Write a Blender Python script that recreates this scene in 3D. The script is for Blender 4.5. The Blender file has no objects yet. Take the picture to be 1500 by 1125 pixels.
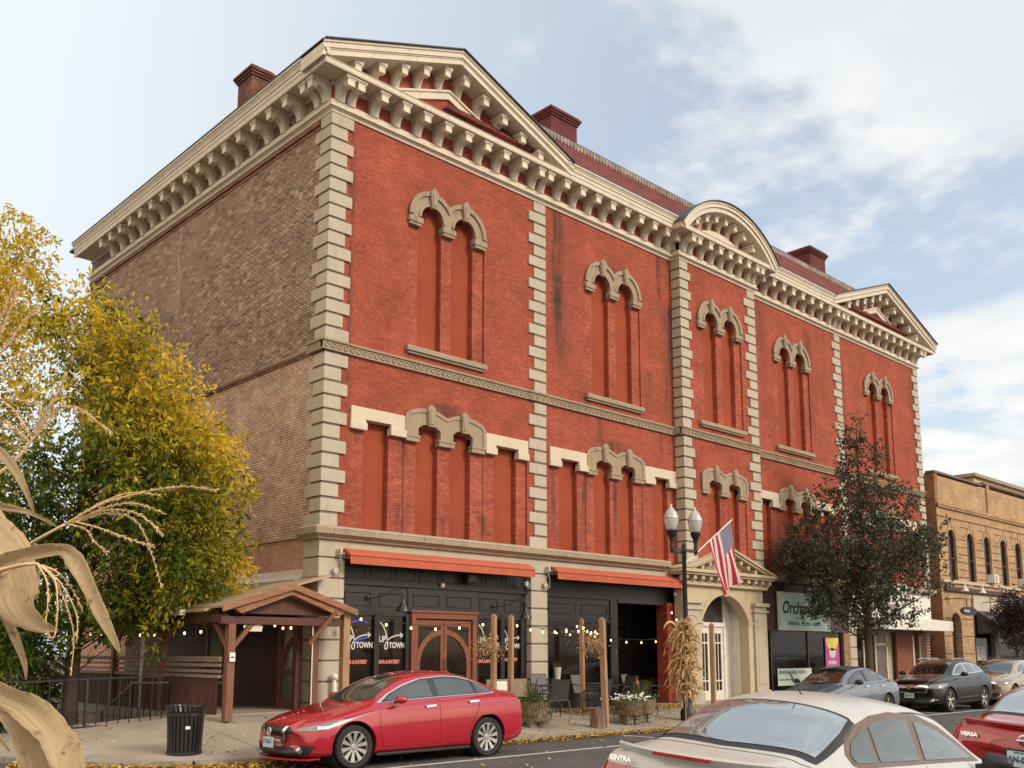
import bpy, bmesh, math, random
import numpy as np
from mathutils import Vector, Matrix
from mathutils.geometry import tessellate_polygon, delaunay_2d_cdt
from mathutils.bvhtree import BVHTree
R = math.radians
random.seed(7)
S = bpy.context.scene
COL = S.collection
# ---------------------------------------------------------------- camera
CAM = Vector((-11.930967, -18.722529, 1.85))
AX_R = Vector((0.7269274640064489, -0.6867128577362341, 0.0013831460109520188))
AX_U = Vector((-0.10359857135966559, -0.10767386593985857, 0.9887738237867151))
AX_F = Vector((0.6788547695092003, 0.7189101401519525, 0.14941356130321887))
cd = bpy.data.cameras.new('camera'); cam = bpy.data.objects.new('camera', cd); COL.objects.link(cam)
m = Matrix.Identity(4)
for i in range(3):
    m[i][0] = AX_R[i]; m[i][1] = AX_U[i]; m[i][2] = -AX_F[i]; m[i][3] = CAM[i]
cam.matrix_world = m
cd.sensor_width = 36; cd.lens = 1432.364 / 1500 * 36
cd.shift_x = (750 - 741.48) / 1500; cd.shift_y = (739.2 - 562.5) / 1500
cd.clip_start = 0.1; cd.clip_end = 3000
S.camera = cam
def at(u, v, d):
    return CAM + (AX_F + AX_R * ((u - 741.48) / 1432.364) - AX_U * ((v - 739.2) / 1432.364)) * d
# ---------------------------------------------------------------- light
SUN_AZ = R(286)      # direction towards the sun, from +x counter-clockwise
SUN_EL = R(32)
S.view_settings.view_transform = 'Standard'; S.view_settings.look = 'None'
S.view_settings.exposure = 1.12; S.view_settings.gamma = 1
W = bpy.data.worlds.new('World'); S.world = W; W.use_nodes = True
nt = W.node_tree; nt.nodes.clear()
def N(t, **k):
    n = nt.nodes.new(t)
    for a, b in k.items(): setattr(n, a, b)
    return n
def build_world():
    L = nt.links.new
    out = N('ShaderNodeOutputWorld'); bg = N('ShaderNodeBackground'); bg.inputs[1].default_value = 1.0
    sky = N('ShaderNodeTexSky', sky_type='NISHITA'); sky.sun_disc = False
    sky.sun_elevation = SUN_EL; sky.sun_rotation = math.pi / 2 - SUN_AZ
    sky.air_density = 1.0; sky.dust_density = 2.5; sky.ozone_density = 1.5
    sc = N('ShaderNodeMix', data_type='RGBA', blend_type='MULTIPLY'); sc.inputs[0].default_value = 1
    sc.inputs[7].default_value = (.135, .122, .105, 1)
    L(sky.outputs[0], sc.inputs[6])
    tc = N('ShaderNodeTexCoord'); sep = N('ShaderNodeSeparateXYZ'); L(tc.outputs['Generated'], sep.inputs[0])
    # project the direction on a cloud layer overhead
    mz = N('ShaderNodeMath', operation='MAXIMUM'); L(sep.outputs[2], mz.inputs[0]); mz.inputs[1].default_value = .0
    az = N('ShaderNodeMath', operation='ADD'); L(mz.outputs[0], az.inputs[0]); az.inputs[1].default_value = .16
    dx = N('ShaderNodeMath', operation='DIVIDE'); L(sep.outputs[0], dx.inputs[0]); L(az.outputs[0], dx.inputs[1])
    dy = N('ShaderNodeMath', operation='DIVIDE'); L(sep.outputs[1], dy.inputs[0]); L(az.outputs[0], dy.inputs[1])
    cv = N('ShaderNodeCombineXYZ'); L(dx.outputs[0], cv.inputs[0]); L(dy.outputs[0], cv.inputs[1]); cv.inputs[2].default_value = 3.7
    n1 = N('ShaderNodeTexNoise'); n1.inputs['Scale'].default_value = 2.3; n1.inputs['Detail'].default_value = 9; n1.inputs['Roughness'].default_value = .55
    n1.inputs['Distortion'].default_value = .25
    L(cv.outputs[0], n1.inputs['Vector'])
    # more cloud towards +x (right of the view), veil everywhere else
    n2 = N('ShaderNodeTexNoise'); n2.inputs['Scale'].default_value = 10.0; n2.inputs['Detail'].default_value = 6; n2.inputs['Roughness'].default_value = .55
    L(cv.outputs[0], n2.inputs['Vector'])
    ga = N('ShaderNodeMapRange'); ga.inputs[1].default_value = .42; ga.inputs[2].default_value = .86; ga.inputs[3].default_value = -.16; ga.inputs[4].default_value = .065
    L(sep.outputs[0], ga.inputs[0])
    a1 = N('ShaderNodeMath', operation='ADD'); L(n1.outputs[0], a1.inputs[0]); zg = N('ShaderNodeMapRange'); zg.inputs[1].default_value = .58; zg.inputs[2].default_value = .8; zg.inputs[3].default_value = 0; zg.inputs[4].default_value = .13
    L(sep.outputs[2], zg.inputs[0]); gz = N('ShaderNodeMath', operation='ADD'); L(ga.outputs[0], gz.inputs[0]); L(zg.outputs[0], gz.inputs[1]); L(gz.outputs[0], a1.inputs[1])
    n2s = N('ShaderNodeMath', operation='MULTIPLY_ADD'); L(n2.outputs[0], n2s.inputs[0]); n2s.inputs[1].default_value = .34; L(a1.outputs[0], n2s.inputs[2])
    rp = N('ShaderNodeMapRange', interpolation_type='SMOOTHSTEP'); rp.inputs[1].default_value = .595; rp.inputs[2].default_value = .80; L(n2s.outputs[0], rp.inputs[0])
    # thin veil brightening towards the left / horizon
    vl = N('ShaderNodeMapRange'); vl.inputs[1].default_value = .74; vl.inputs[2].default_value = .25; vl.inputs[3].default_value = .27; vl.inputs[4].default_value = .97
    L(sep.outputs[0], vl.inputs[0])
    vh = N('ShaderNodeMapRange'); vh.inputs[1].default_value = .35; vh.inputs[2].default_value = .0; vh.inputs[3].default_value = 0; vh.inputs[4].default_value = .5
    L(sep.outputs[2], vh.inputs[0])
    mx0 = N('ShaderNodeMath', operation='MAXIMUM'); L(vl.outputs[0], mx0.inputs[0]); L(vh.outputs[0], mx0.inputs[1])
    veil = N('ShaderNodeMix', data_type='RGBA'); L(mx0.outputs[0], veil.inputs[0]); L(sc.outputs[2], veil.inputs[6]); wr = N('ShaderNodeMapRange', interpolation_type='SMOOTHSTEP'); wr.inputs[1].default_value = .15; wr.inputs[2].default_value = -.45; L(sep.outputs[0], wr.inputs[0])
    wm = N('ShaderNodeMix', data_type='RGBA'); wm.inputs[6].default_value = VEIL; wm.inputs[7].default_value = (.74, .64, .52, 1); L(wr.outputs[0], wm.inputs[0]); L(wm.outputs[2], veil.inputs[7])
    # cloud colour: white with slightly grey-blue bases
    n3 = N('ShaderNodeTexNoise'); n3.inputs['Scale'].default_value = 3.1; n3.inputs['Detail'].default_value = 5; L(cv.outputs[0], n3.inputs['Vector'])
    cr = N('ShaderNodeMix', data_type='RGBA'); cr.inputs[6].default_value = CL_A; cr.inputs[7].default_value = CL_B
    r3 = N('ShaderNodeMapRange'); r3.inputs[1].default_value = .35; r3.inputs[2].default_value = .62; L(n3.outputs[0], r3.inputs[0]); L(r3.outputs[0], cr.inputs[0])
    cm = N('ShaderNodeMix', data_type='RGBA')
    fm = N('ShaderNodeMath', operation='MULTIPLY'); L(rp.outputs[0], fm.inputs[0]); fm.inputs[1].default_value = .93
    L(fm.outputs[0], cm.inputs[0]); L(veil.outputs[2], cm.inputs[6]); L(cr.outputs[2], cm.inputs[7])
    L(cm.outputs[2], bg.inputs[0]); L(bg.outputs[0], out.inputs[0])
VEIL = (.405, .435, .45, 1); CL_A = (.38, .395, .41, 1); CL_B = (.47, .465, .455, 1)
build_world()
sd = bpy.data.lights.new('sun', 'SUN'); so = bpy.data.objects.new('sun', sd); COL.objects.link(so)
sd.energy = 1.2; sd.angle = R(18); sd.color = (1, .86, .68)
sdir = Vector((math.cos(SUN_AZ) * math.cos(SUN_EL), math.sin(SUN_AZ) * math.cos(SUN_EL), math.sin(SUN_EL)))
so.rotation_euler = sdir.to_track_quat('Z', 'Y').to_euler(); so.location = sdir * 60
# ---------------------------------------------------------------- materials
MATS = {}
def newmat(name):
    m = bpy.data.materials.new(name); m.use_nodes = True
    t = m.node_tree; b = t.nodes['Principled BSDF']; MATS[name] = m
    return m, t, b
def nd(t, ty, ins=None, **k):
    n = t.nodes.new(ty)
    for a, b in k.items(): setattr(n, a, b)
    if ins:
        for a, b in ins.items():
            if hasattr(b, 'is_output') or b.__class__.__name__.startswith('NodeSocket'): t.links.new(b, n.inputs[a])
            else: n.inputs[a].default_value = b
    return n
def c4(c): return (c[0], c[1], c[2], 1)
def mix(t, f, a, b, mode='MIX'):
    n = nd(t, 'ShaderNodeMix', data_type='RGBA', blend_type=mode)
    for i, v in ((0, f), (6, a), (7, b)):
        if v.__class__.__name__.startswith('NodeSocket'): t.links.new(v, n.inputs[i])
        else: n.inputs[i].default_value = v if i == 0 else (c4(v) if len(v) == 3 else v)
    return n.outputs[2]
def rng(t, v, a, b, c=0, d=1, smooth=False):
    n = nd(t, 'ShaderNodeMapRange', {0: v, 1: a, 2: b, 3: c, 4: d})
    if smooth: n.interpolation_type = 'SMOOTHSTEP'
    return n.outputs[0]
def mth(t, op, a, b=0.0):
    return nd(t, 'ShaderNodeMath', {0: a, 1: b}, operation=op).outputs[0]
def noise(t, vec, scale, detail=4, rough=.55):
    return nd(t, 'ShaderNodeTexNoise', {'Vector': vec, 'Scale': scale, 'Detail': detail, 'Roughness': rough}).outputs[0]
def mat(name, col, rough=.6, var=.25, scale=3, metal=0, bump=0, bscale=30, spec=.5, coat=0, stretch=None, col2=None, emit=None, estr=0, grime=0):
    m, t, b = newmat(name)
    tc = nd(t, 'ShaderNodeTexCoord'); v = tc.outputs['Object']
    if stretch: v = nd(t, 'ShaderNodeMapping', {0: v, 3: stretch}).outputs[0]
    if var or col2:
        n = noise(t, v, scale, 6, .6)
        f = rng(t, n, .3, .7)
        lo = col2 if col2 else tuple(x * (1 - var) for x in col); hi = col if col2 else tuple(min(1, x * (1 + var * .6)) for x in col)
        c = mix(t, f, lo, hi)
        if grime:
            g = rng(t, noise(t, v, scale * .37, 8, .7), .5, .72, 0, grime)
            c = mix(t, g, c, tuple(x * .35 for x in col))
        t.links.new(c, b.inputs['Base Color'])
    else: b.inputs['Base Color'].default_value = c4(col)
    b.inputs['Roughness'].default_value = rough; b.inputs['Metallic'].default_value = metal
    b.inputs['Specular IOR Level'].default_value = spec
    if coat: b.inputs['Coat Weight'].default_value = coat; b.inputs['Coat Roughness'].default_value = .04
    if bump:
        bn = nd(t, 'ShaderNodeBump', {'Height': noise(t, v, bscale, 5), 'Strength': bump, 'Distance': .02})
        t.links.new(bn.outputs[0], b.inputs['Normal'])
    if emit: b.inputs['Emission Color'].default_value = c4(emit); b.inputs['Emission Strength'].default_value = estr
    return m
def brick(name, c1, c2, mortar, axis='x', bw=.205, rh=.0675, ms=.006, bump=.6, extra=None, rough=.85, mvar=.0):
    m, t, b = newmat(name)
    tc = nd(t, 'ShaderNodeTexCoord'); s = nd(t, 'ShaderNodeSeparateXYZ', {0: tc.outputs['Object']})
    h = s.outputs[0] if axis == 'x' else s.outputs[1]
    v = nd(t, 'ShaderNodeCombineXYZ', {0: h, 1: s.outputs[2]}).outputs[0]
    br = nd(t, 'ShaderNodeTexBrick', {'Vector': v, 'Color1': c4(c1), 'Color2': c4(c2), 'Mortar': c4(mortar), 'Scale': 1, 'Mortar Size': ms, 'Mortar Smooth': .3, 'Bias': 0, 'Brick Width': bw, 'Row Height': rh})
    br.offset = .5
    o = tc.outputs['Object']
    n1 = rng(t, noise(t, o, .9, 7, .65), .3, .7, .72, 1.15)
    n2 = rng(t, noise(t, o, 14, 3, .5), .3, .7, .8, 1.15)
    w0 = nd(t, 'ShaderNodeTexWhiteNoise', {0: nd(t, 'ShaderNodeVectorMath', {0: v, 1: (bw, rh, 1)}, operation='SNAP').outputs[0]}, noise_dimensions='3D').outputs[0]
    wv = mth(t, 'MULTIPLY', rng(t, w0, 0, 1, .90, 1.08), rng(t, w0, .955, .96, 1, .78))
    mv = mth(t, 'MULTIPLY', mth(t, 'MULTIPLY', n1, n2), wv)
    hs = nd(t, 'ShaderNodeHueSaturation', {'Color': br.outputs[0], 'Value': mv})
    c = hs.outputs[0]
    if extra: c = extra(t, s, o, c)
    t.links.new(c, b.inputs['Base Color'])
    b.inputs['Roughness'].default_value = rough; b.inputs['Specular IOR Level'].default_value = .25
    hh = mth(t, 'MULTIPLY_ADD', noise(t, o, 60, 3), .35); 
    inv = mth(t, 'SUBTRACT', 1.0, br.outputs[1])
    ad = mth(t, 'ADD', inv, hh)
    bn = nd(t, 'ShaderNodeBump', {'Height': ad, 'Strength': bump, 'Distance': .012})
    t.links.new(bn.outputs[0], b.inputs['Normal'])
    return m
def streaks(cols, tint=(.05, .03, .028)):
    # dark vertical water stains at given x positions: (x, half width, z top, z bottom, strength)
    def f(t, s, o, c):
        mp = nd(t, 'ShaderNodeMapping', {0: o, 3: (7, 7, .55)}).outputs[0]
        nn = rng(t, noise(t, mp, 1.0, 6, .7), .36, .62)
        for (x, w, zt, zb, k) in cols:
            dx = mth(t, 'ABSOLUTE', mth(t, 'SUBTRACT', s.outputs[0], x))
            dx = mth(t, 'ADD', dx, mth(t, 'MULTIPLY', mth(t, 'SUBTRACT', noise(t, o, 2.2, 6, .7), .5), w * 1.6))
            fx = rng(t, dx, -w * .3, w, 1, 0, True)
            fz = rng(t, s.outputs[2], zb, zb + (zt - zb) * .6, 0, 1, True)
            fz2 = rng(t, s.outputs[2], zt, zt + .15, 1, 0)
            a = mth(t, 'MULTIPLY', fx, mth(t, 'MULTIPLY', fz, fz2))
            a = mth(t, 'MULTIPLY', a, mth(t, 'ADD', nn, .12)); a = mth(t, 'MULTIPLY', a, k * 1.15)
            c = mix(t, nd(t, 'ShaderNodeClamp', {0: a}).outputs[0], c, tint)
        # pale efflorescence flecks
        p = rng(t, noise(t, nd(t, 'ShaderNodeMapping', {0: o, 3: (5, 5, 1.2)}).outputs[0], 1.3, 8, .75), .66, .78, 0, .45)
        c = mix(t, p, c, (.42, .22, .17))
        return c
    return f
RED = brick('painted_red_brick', (.385, .092, .053), (.345, .080, .047), (.26, .064, .040), 'x',
            extra=streaks([(7.75, .5, 14.7, 8.9, 1.1), (12.55, .25, 14.7, 12.2, .9), (13.05, .55, 13, 8.6, .9), (11.1, .5, 12.5, 9.5, .55), (9.0, .3, 9.4, 8.4, .5), (9.6, .35, 8.9, 7.6, .6), (12.5, .2, 8.9, 7.4, .8), (18.6, .6, 14.6, 9.5, .45), (21.9, .6, 14.2, 9.0, .6), (.62, .16, 14.6, 4.7, .8), (7.0, .35, 14.6, 5, .15), (24.6, .3, 14, 8, .4), (4.2, .12, 8.9, 8.2, .3), (10.1, .3, 7.2, 5.0, .7), (7.6, .25, 7.1, 5.5, .5), (31.0, .4, 14, 8, .5), (3.6, 1.3, 8.06, 7.55, .75), (10.24, 1.3, 8.06, 7.5, .8), (1.5, .8, 7.75, 7.4, .35), (3.6, .9, 13.95, 13.0, .2), (10.24, 1.0, 13.95, 12.7, .55), (16.5, .5, 12, 9, .15), (27.6, 1.2, 8.05, 7.5, .7), (20.6, 1.2, 8.05, 7.5, .7), (8.0, .6, 12, 9, .5), (11.9, .5, 10.6, 8.8, .5)]))
REDY = brick('painted_red_brick_return', (.385, .092, .053), (.345, .080, .047), (.26, .064, .040), 'y')
PIER = brick('red_brick_pier', (.42, .105, .06), (.33, .075, .048), (.27, .08, .06), 'x', mvar=.2,
             extra=streaks([(2.33, .22, 7.2, 6.2, .8), (.95, .2, 7.1, 6.3, .4), (2.3, .3, 5.3, 4.6, .8), (3.6, .14, 5.2, 4.6, .8), (4.95, .25, 5.3, 4.6, .7), (7.6, .22, 7.1, 4.6, .8), (8.95, .3, 7.1, 4.7, .85), (10.27, .22, 7.2, 4.6, 1.0), (11.4, .3, 6, 4.8, .4), (13.1, .25, 7, 4.6, .7), (15.43, .2, 7.1, 5, .4)]))
PANEL = mat('red_painted_panel', (.30, .066, .034), .8, .16, .9, bump=.05, bscale=6, grime=.16, spec=.12)
def side_extra(t, s, o, c):
    mp = nd(t, 'ShaderNodeMapping', {0: o, 3: (1, .35, 1.1)}).outputs[0]
    a = rng(t, noise(t, mp, .55, 8, .75), .42, .64, 0, .55)
    c = mix(t, a, c, (.25, .155, .115))
    a = rng(t, noise(t, nd(t, 'ShaderNodeMapping', {0: o, 3: (1, .6, 3)}).outputs[0], 2.3, 8, .75), .56, .72, 0, .5)
    c = mix(t, a, c, (.62, .47, .33))
    w_ = nd(t, 'ShaderNodeTexWhiteNoise', {0: nd(t, 'ShaderNodeVectorMath', {0: o, 1: (1, .205, .0675)}, operation='SNAP').outputs[0]}, noise_dimensions='3D').outputs[0]
    c = mix(t, rng(t, w_, .86, .9, 0, .55), c, (.09, .06, .05)); c = mix(t, rng(t, w_, .1, .06, 0, .5), c, (.55, .42, .32))
    y = mth(t, 'ADD', s.outputs[1], mth(t, 'MULTIPLY', noise(t, o, .7, 5), .9))
    st = rng(t, mth(t, 'ABSOLUTE', mth(t, 'SUBTRACT', y, 8.6)), 0, .09, 1, 0)
    st = mth(t, 'MULTIPLY', st, rng(t, s.outputs[2], 11.0, 12.2, 0, .35))
    return mix(t, st, c, (.6, .5, .42))
SIDE_U = brick('bare_side_brick_upper', (.56, .39, .285), (.33, .22, .16), (.09, .065, .052), 'y', ms=.014, extra=side_extra)
def mid_extra(t, s, o, c):
    a = rng(t, noise(t, o, 1.6, 8, .75), .48, .68, 0, .5)
    c = mix(t, a, c, (.70, .56, .42))
    a = rng(t, noise(t, o, 1.7, 6, .6), .62, .7, 0, .7)
    return mix(t, a, c, (.36, .12, .07))
SIDE_M = brick('bare_side_brick_middle', (.66, .45, .33), (.54, .345, .25), (.23, .15, .12), 'y', ms=.011, extra=mid_extra)
SIDE_L = brick('salmon_side_brick_lower', (.62, .32, .235), (.54, .26, .19), (.38, .20, .15), 'y', ms=.008, extra=lambda t, s, o, c: mix(t, rng(t, noise(t, o, .8, 5), .4, .65, 0, .5), c, (.52, .33, .22)))
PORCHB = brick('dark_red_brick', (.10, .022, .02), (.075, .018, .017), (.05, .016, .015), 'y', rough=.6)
ENTB = brick('bright_red_brick', (.30, .05, .03), (.24, .04, .028), (.12, .05, .04), 'x')
CHIMB = brick('dark_brown_brick', (.19, .065, .05), (.12, .042, .036), (.09, .05, .04), 'x', extra=lambda t, s, o, c: mix(t, rng(t, noise(t, o, 2.5, 6), .5, .65, 0, .6), c, (.26, .15, .1)))
CHIMR = brick('maroon_painted_brick', (.17, .045, .045), (.14, .038, .038), (.08, .03, .03), 'x')
def stone_mat(name, col, dark, rough=.8, streak=.5):
    m, t, b = newmat(name)
    o = nd(t, 'ShaderNodeTexCoord').outputs['Object']
    n = rng(t, noise(t, o, 1.6, 7, .65), .3, .7)
    c = mix(t, n, tuple(x * .86 for x in col), col)
    mp = nd(t, 'ShaderNodeMapping', {0: o, 3: (5, 5, .8)}).outputs[0]
    st = rng(t, noise(t, mp, 1.4, 8, .72), .54, .74, 0, streak)
    c = mix(t, st, c, dark)
    sp = rng(t, noise(t, o, 24, 4, .6), .6, .74, 0, .35)
    c = mix(t, sp, c, dark)
    t.links.new(c, b.inputs['Base Color']); b.inputs['Roughness'].default_value = rough; b.inputs['Specular IOR Level'].default_value = .3
    bn = nd(t, 'ShaderNodeBump', {'Height': noise(t, o, 35, 6, .7), 'Strength': .35, 'Distance': .02}); t.links.new(bn.outputs[0], b.inputs['Normal'])
    return m
STONE = stone_mat('cream_grey_stone', (.47, .415, .33), (.24, .19, .145))
JOINT = mat('quoin_joint', (.20, .15, .115), .9, .3, 8)
CORN = stone_mat('cream_painted_cornice', (.68, .60, .49), (.29, .22, .155), .6, .65)
BSTONE = stone_mat('brown_stone_trim', (.35, .275, .195), (.12, .085, .06), .85, .8)
WSTONE = stone_mat('pale_lintel_stone', (.62, .53, .41), (.4, .32, .23), .75, .3)
TSTONE = stone_mat('tan_portal_stone', (.52, .42, .29), (.25, .18, .115), .8, .6)
BLACK = mat('black_storefront_paint', (.014, .012, .014), .45, .4, 5)
DARKGL = mat('dark_window_glass', (.022, .014, .010), .05, 0, 1.6, spec=.28, col2=(.001, .001, .002))
INTER = mat('dark_interior', (.01, .008, .01), .9, .3)
ORANGE = mat('orange_awning_canvas', (.43, .10, .05), .85, .12, 4)
def wood(name, col, dark, sc=(14, 14, 1.2), rough=.65):
    m, t, b = newmat(name); o = nd(t, 'ShaderNodeTexCoord').outputs['Object']
    mp = nd(t, 'ShaderNodeMapping', {0: o, 3: sc}).outputs[0]
    c = mix(t, rng(t, noise(t, mp, 2.2, 7, .65), .32, .68), dark, col)
    k = rng(t, noise(t, o, 5.5, 2), .70, .76, 0, .8); c = mix(t, k, c, tuple(x * .3 for x in dark))
    t.links.new(c, b.inputs['Base Color']); b.inputs['Roughness'].default_value = rough
    bn = nd(t, 'ShaderNodeBump', {'Height': noise(t, mp, 5, 5), 'Strength': .25, 'Distance': .01}); t.links.new(bn.outputs[0], b.inputs['Normal'])
    return m
WOOD = wood('stained_timber', (.24, .10, .052), (.11, .045, .026))
WOODX = wood('stained_timber_rafter', (.34, .15, .075), (.17, .07, .035), (1.5, 14, 14))
WOODD = wood('dark_timber', (.115, .035, .02), (.05, .018, .012))
POSTW = wood('weathered_cedar_post', (.42, .25, .135), (.23, .125, .065))
GREYW = wood('grey_weathered_wood', (.36, .26, .18), (.13, .085, .06))
PLANTW = wood('barrel_wood', (.25, .165, .10), (.10, .065, .045))
DOORW = wood('reddish_door_wood', (.24, .075, .035), (.12, .035, .018))
BLKM = mat('black_metal', (.012, .012, .014), .35, .3, 10, metal=.0, spec=.6)
DGREEN = mat('dark_cast_iron', (.012, .014, .014), .4, .3, 10)
ROOFM = brick('red_roof_slates', (.16, .035, .03), (.20, .05, .042), (.06, .015, .015), 'x', bw=.28, rh=.16, ms=.012, bump=1.0, extra=lambda t, s, o, c: mix(t, rng(t, noise(t, nd(t, 'ShaderNodeMapping', {0: o, 3: (.25, 1, 2.5)}).outputs[0], 1.2, 7, .7), .58, .66, 0, .8), c, (.035, .012, .014)))
SLATE = mat('dark_slate', (.05, .042, .05), .6, .3, 8)
METR = mat('metal_roof_sheet', (.36, .26, .17), .5, .25, 1.5)
WHITEP = mat('white_paint', (.68, .65, .60), .5, .12, 4)
WHITEM = mat('white_metal_flashing', (.62, .57, .48), .45, .2, 9)
ASPH = mat('asphalt', (.082, .077, .079), .85, .3, 1.1, bump=.5, bscale=90, grime=.35)
def add_cracks(m, scale, width, col, k):
    t = m.node_tree; b = t.nodes['Principled BSDF']; src = b.inputs['Base Color'].links[0].from_socket
    o = nd(t, 'ShaderNodeTexCoord').outputs['Object']
    d = nd(t, 'ShaderNodeVectorMath', {0: o, 1: nd(t, 'ShaderNodeTexNoise', {'Vector': o, 'Scale': 1.7, 'Detail': 6}).outputs[1]}, operation='ADD').outputs[0]
    v = nd(t, 'ShaderNodeTexVoronoi', {'Vector': d, 'Scale': scale}, feature='DISTANCE_TO_EDGE').outputs[0]
    f = mth(t, 'MULTIPLY', rng(t, v, 0, width, 1, 0), rng(t, noise(t, o, .35, 3), .45, .6, 0, k))
    c = mix(t, f, src, col); sp = rng(t, noise(t, o, 45, 2), .66, .72, 0, .35); c = mix(t, sp, c, tuple(min(1, x * 6) for x in col))
    t.links.new(c, b.inputs['Base Color'])
CONC = mat('sidewalk_concrete', (.33, .28, .225), .9, .22, .9, bump=.35, bscale=70, grime=.3)
add_cracks(ASPH, .45, .012, (.02, .02, .02), .9); add_cracks(CONC, .35, .006, (.07, .055, .045), .8)
KERBM = mat('kerb_granite', (.25, .21, .18), .9, .35, 5, bump=.5, bscale=40, grime=.3)
LINEP = mat('worn_white_road_paint', (.55, .53, .5), .8, .3, 8)
GROUND = mat('ground', (.10, .09, .06), .95, .3, 1)
CHROME = mat('chrome', (.75, .75, .75), .12, 0, metal=1)
SILVR = mat('satin_alloy', (.55, .53, .5), .3, .1, 6, metal=.7)
RUBBER = mat('tyre_rubber', (.018, .016, .016), .8, .3, 10)
BLKP = mat('black_plastic', (.015, .015, .016), .5, .2)
GLASSW = mat('car_window_glass', (.012, .016, .017), .03, 0, spec=1.0, coat=1)
# ---------------------------------------------------------------- mesh builder
class MB:
    def __init__(s): s.v = []; s.f = []; s.m = []; s.mi = 0
    def add(s, vs, fs):
        o = len(s.v); s.v += [tuple(p) for p in vs]
        for f in fs: s.f.append(tuple(i + o for i in f)); s.m.append(s.mi)
        return s
    def box(s, x0, x1, y0, y1, z0, z1):
        return s.add([(x0, y0, z0), (x1, y0, z0), (x1, y1, z0), (x0, y1, z0), (x0, y0, z1), (x1, y0, z1), (x1, y1, z1), (x0, y1, z1)],
                     [(0, 3, 2, 1), (4, 5, 6, 7), (0, 1, 5, 4), (1, 2, 6, 5), (2, 3, 7, 6), (3, 0, 4, 7)])
    def beam(s, p, q, w, h, up=(0, 0, 1)):
        p = Vector(p); q = Vector(q); d = (q - p).normalized(); a = d.cross(Vector(up))
        if a.length < 1e-4: a = d.cross(Vector((0, 1, 0)))
        a.normalize(); b = a.cross(d).normalized(); vs = []
        for c in (p, q):
            for i, j in ((-1, -1), (1, -1), (1, 1), (-1, 1)): vs.append(c + a * (i * w / 2) + b * (j * h / 2))
        return s.add(vs, [(0, 1, 2, 3), (7, 6, 5, 4), (0, 4, 5, 1), (1, 5, 6, 2), (2, 6, 7, 3), (3, 7, 4, 0)])
    def tube(s, pts, r, n=8, cap=True):
        pts = [Vector(p) for p in pts]; rs = r if isinstance(r, (list, tuple)) else [r] * len(pts)
        vs = []; fs = []; pa = None
        for i, p in enumerate(pts):
            d = (pts[min(i + 1, len(pts) - 1)] - pts[max(i - 1, 0)])
            d = d.normalized() if d.length > 1e-9 else Vector((0, 0, 1))
            if pa is None: a = d.cross(Vector((0, 0, 1))); a = a if a.length > .05 else d.cross(Vector((1, 0, 0)))
            else: a = pa - d * pa.dot(d)
            a.normalize(); pa = a; b = d.cross(a)
            for k in range(n):
                t = 2 * math.pi * k / n; vs.append(p + (a * math.cos(t) + b * math.sin(t)) * rs[i])
        for i in range(len(pts) - 1):
            for k in range(n):
                fs.append((i * n + k, i * n + (k + 1) % n, (i + 1) * n + (k + 1) % n, (i + 1) * n + k))
        if cap: fs.append(tuple(range(n - 1, -1, -1))); fs.append(tuple((len(pts) - 1) * n + k for k in range(n)))
        return s.add(vs, fs)
    def lathe(s, prof, c=(0, 0, 0), n=20, axis='z', cap=True):
        vs = []; fs = []
        for r, h in prof:
            for k in range(n):
                t = 2 * math.pi * k / n; a, b = r * math.cos(t), r * math.sin(t)
                p = (a, b, h) if axis == 'z' else ((h, a, b) if axis == 'x' else (a, h, b))
                vs.append((p[0] + c[0], p[1] + c[1], p[2] + c[2]))
        for i in range(len(prof) - 1):
            for k in range(n): fs.append((i * n + k, i * n + (k + 1) % n, (i + 1) * n + (k + 1) % n, (i + 1) * n + k))
        if cap: fs.append(tuple(range(n - 1, -1, -1))); fs.append(tuple((len(prof) - 1) * n + k for k in range(n)))
        return s.add(vs, fs)
    def ext(s, loops, a0, a1, plane='xz', sides=True, back=True):
        """extrude a 2D polygon (first loop) with holes between a0 and a1 along the third axis"""
        if not isinstance(loops[0][0], (tuple, list)): loops = [loops]
        def P(q, a): return (q[0], a, q[1]) if plane == 'xz' else ((a, q[0], q[1]) if plane == 'yz' else (q[0], q[1], a))
        tris = tessellate_polygon([[Vector((x, y, 0)) for x, y in l] for l in loops])
        flat = [q for l in loops for q in l]; n = len(flat)
        vs = [P(q, a0) for q in flat] + [P(q, a1) for q in flat]; fs = []
        for t in tris:
            fs.append(tuple(t))
            if back: fs.append(tuple(i + n for i in reversed(t)))
        if sides:
            o = 0
            for l in loops:
                k = len(l)
                for i in range(k): j = (i + 1) % k; fs.append((o + i, o + j, o + j + n, o + i + n))
                o += k
        return s.add(vs, fs)
    def obj(s, name, mt, parent=None, smooth=False, bevel=0, fix=True, label=None, cat=None, group=None, kind=None):
        me = bpy.data.meshes.new(name); me.from_pydata([tuple(v) for v in s.v], [], s.f)
        ms = mt if isinstance(mt, (list, tuple)) else [mt]
        for q in ms: me.materials.append(q)
        if len(ms) > 1: me.polygons.foreach_set('material_index', s.m)
        if fix:
            bm = bmesh.new(); bm.from_mesh(me); bmesh.ops.recalc_face_normals(bm, faces=bm.faces); bm.to_mesh(me); bm.free()
        if smooth: me.shade_smooth() if smooth is True else me.set_sharp_from_angle(angle=R(smooth))
        if smooth and smooth is not True:
            me.shade_smooth(); me.set_sharp_from_angle(angle=R(smooth))
        o = bpy.data.objects.new(name, me); COL.objects.link(o)
        if parent: o.parent = parent
        if bevel:
            b = o.modifiers.new('bevel', 'BEVEL'); b.width = bevel; b.segments = 2; b.limit_method = 'ANGLE'
        tag(o, label, cat, group, kind)
        return o
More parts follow.
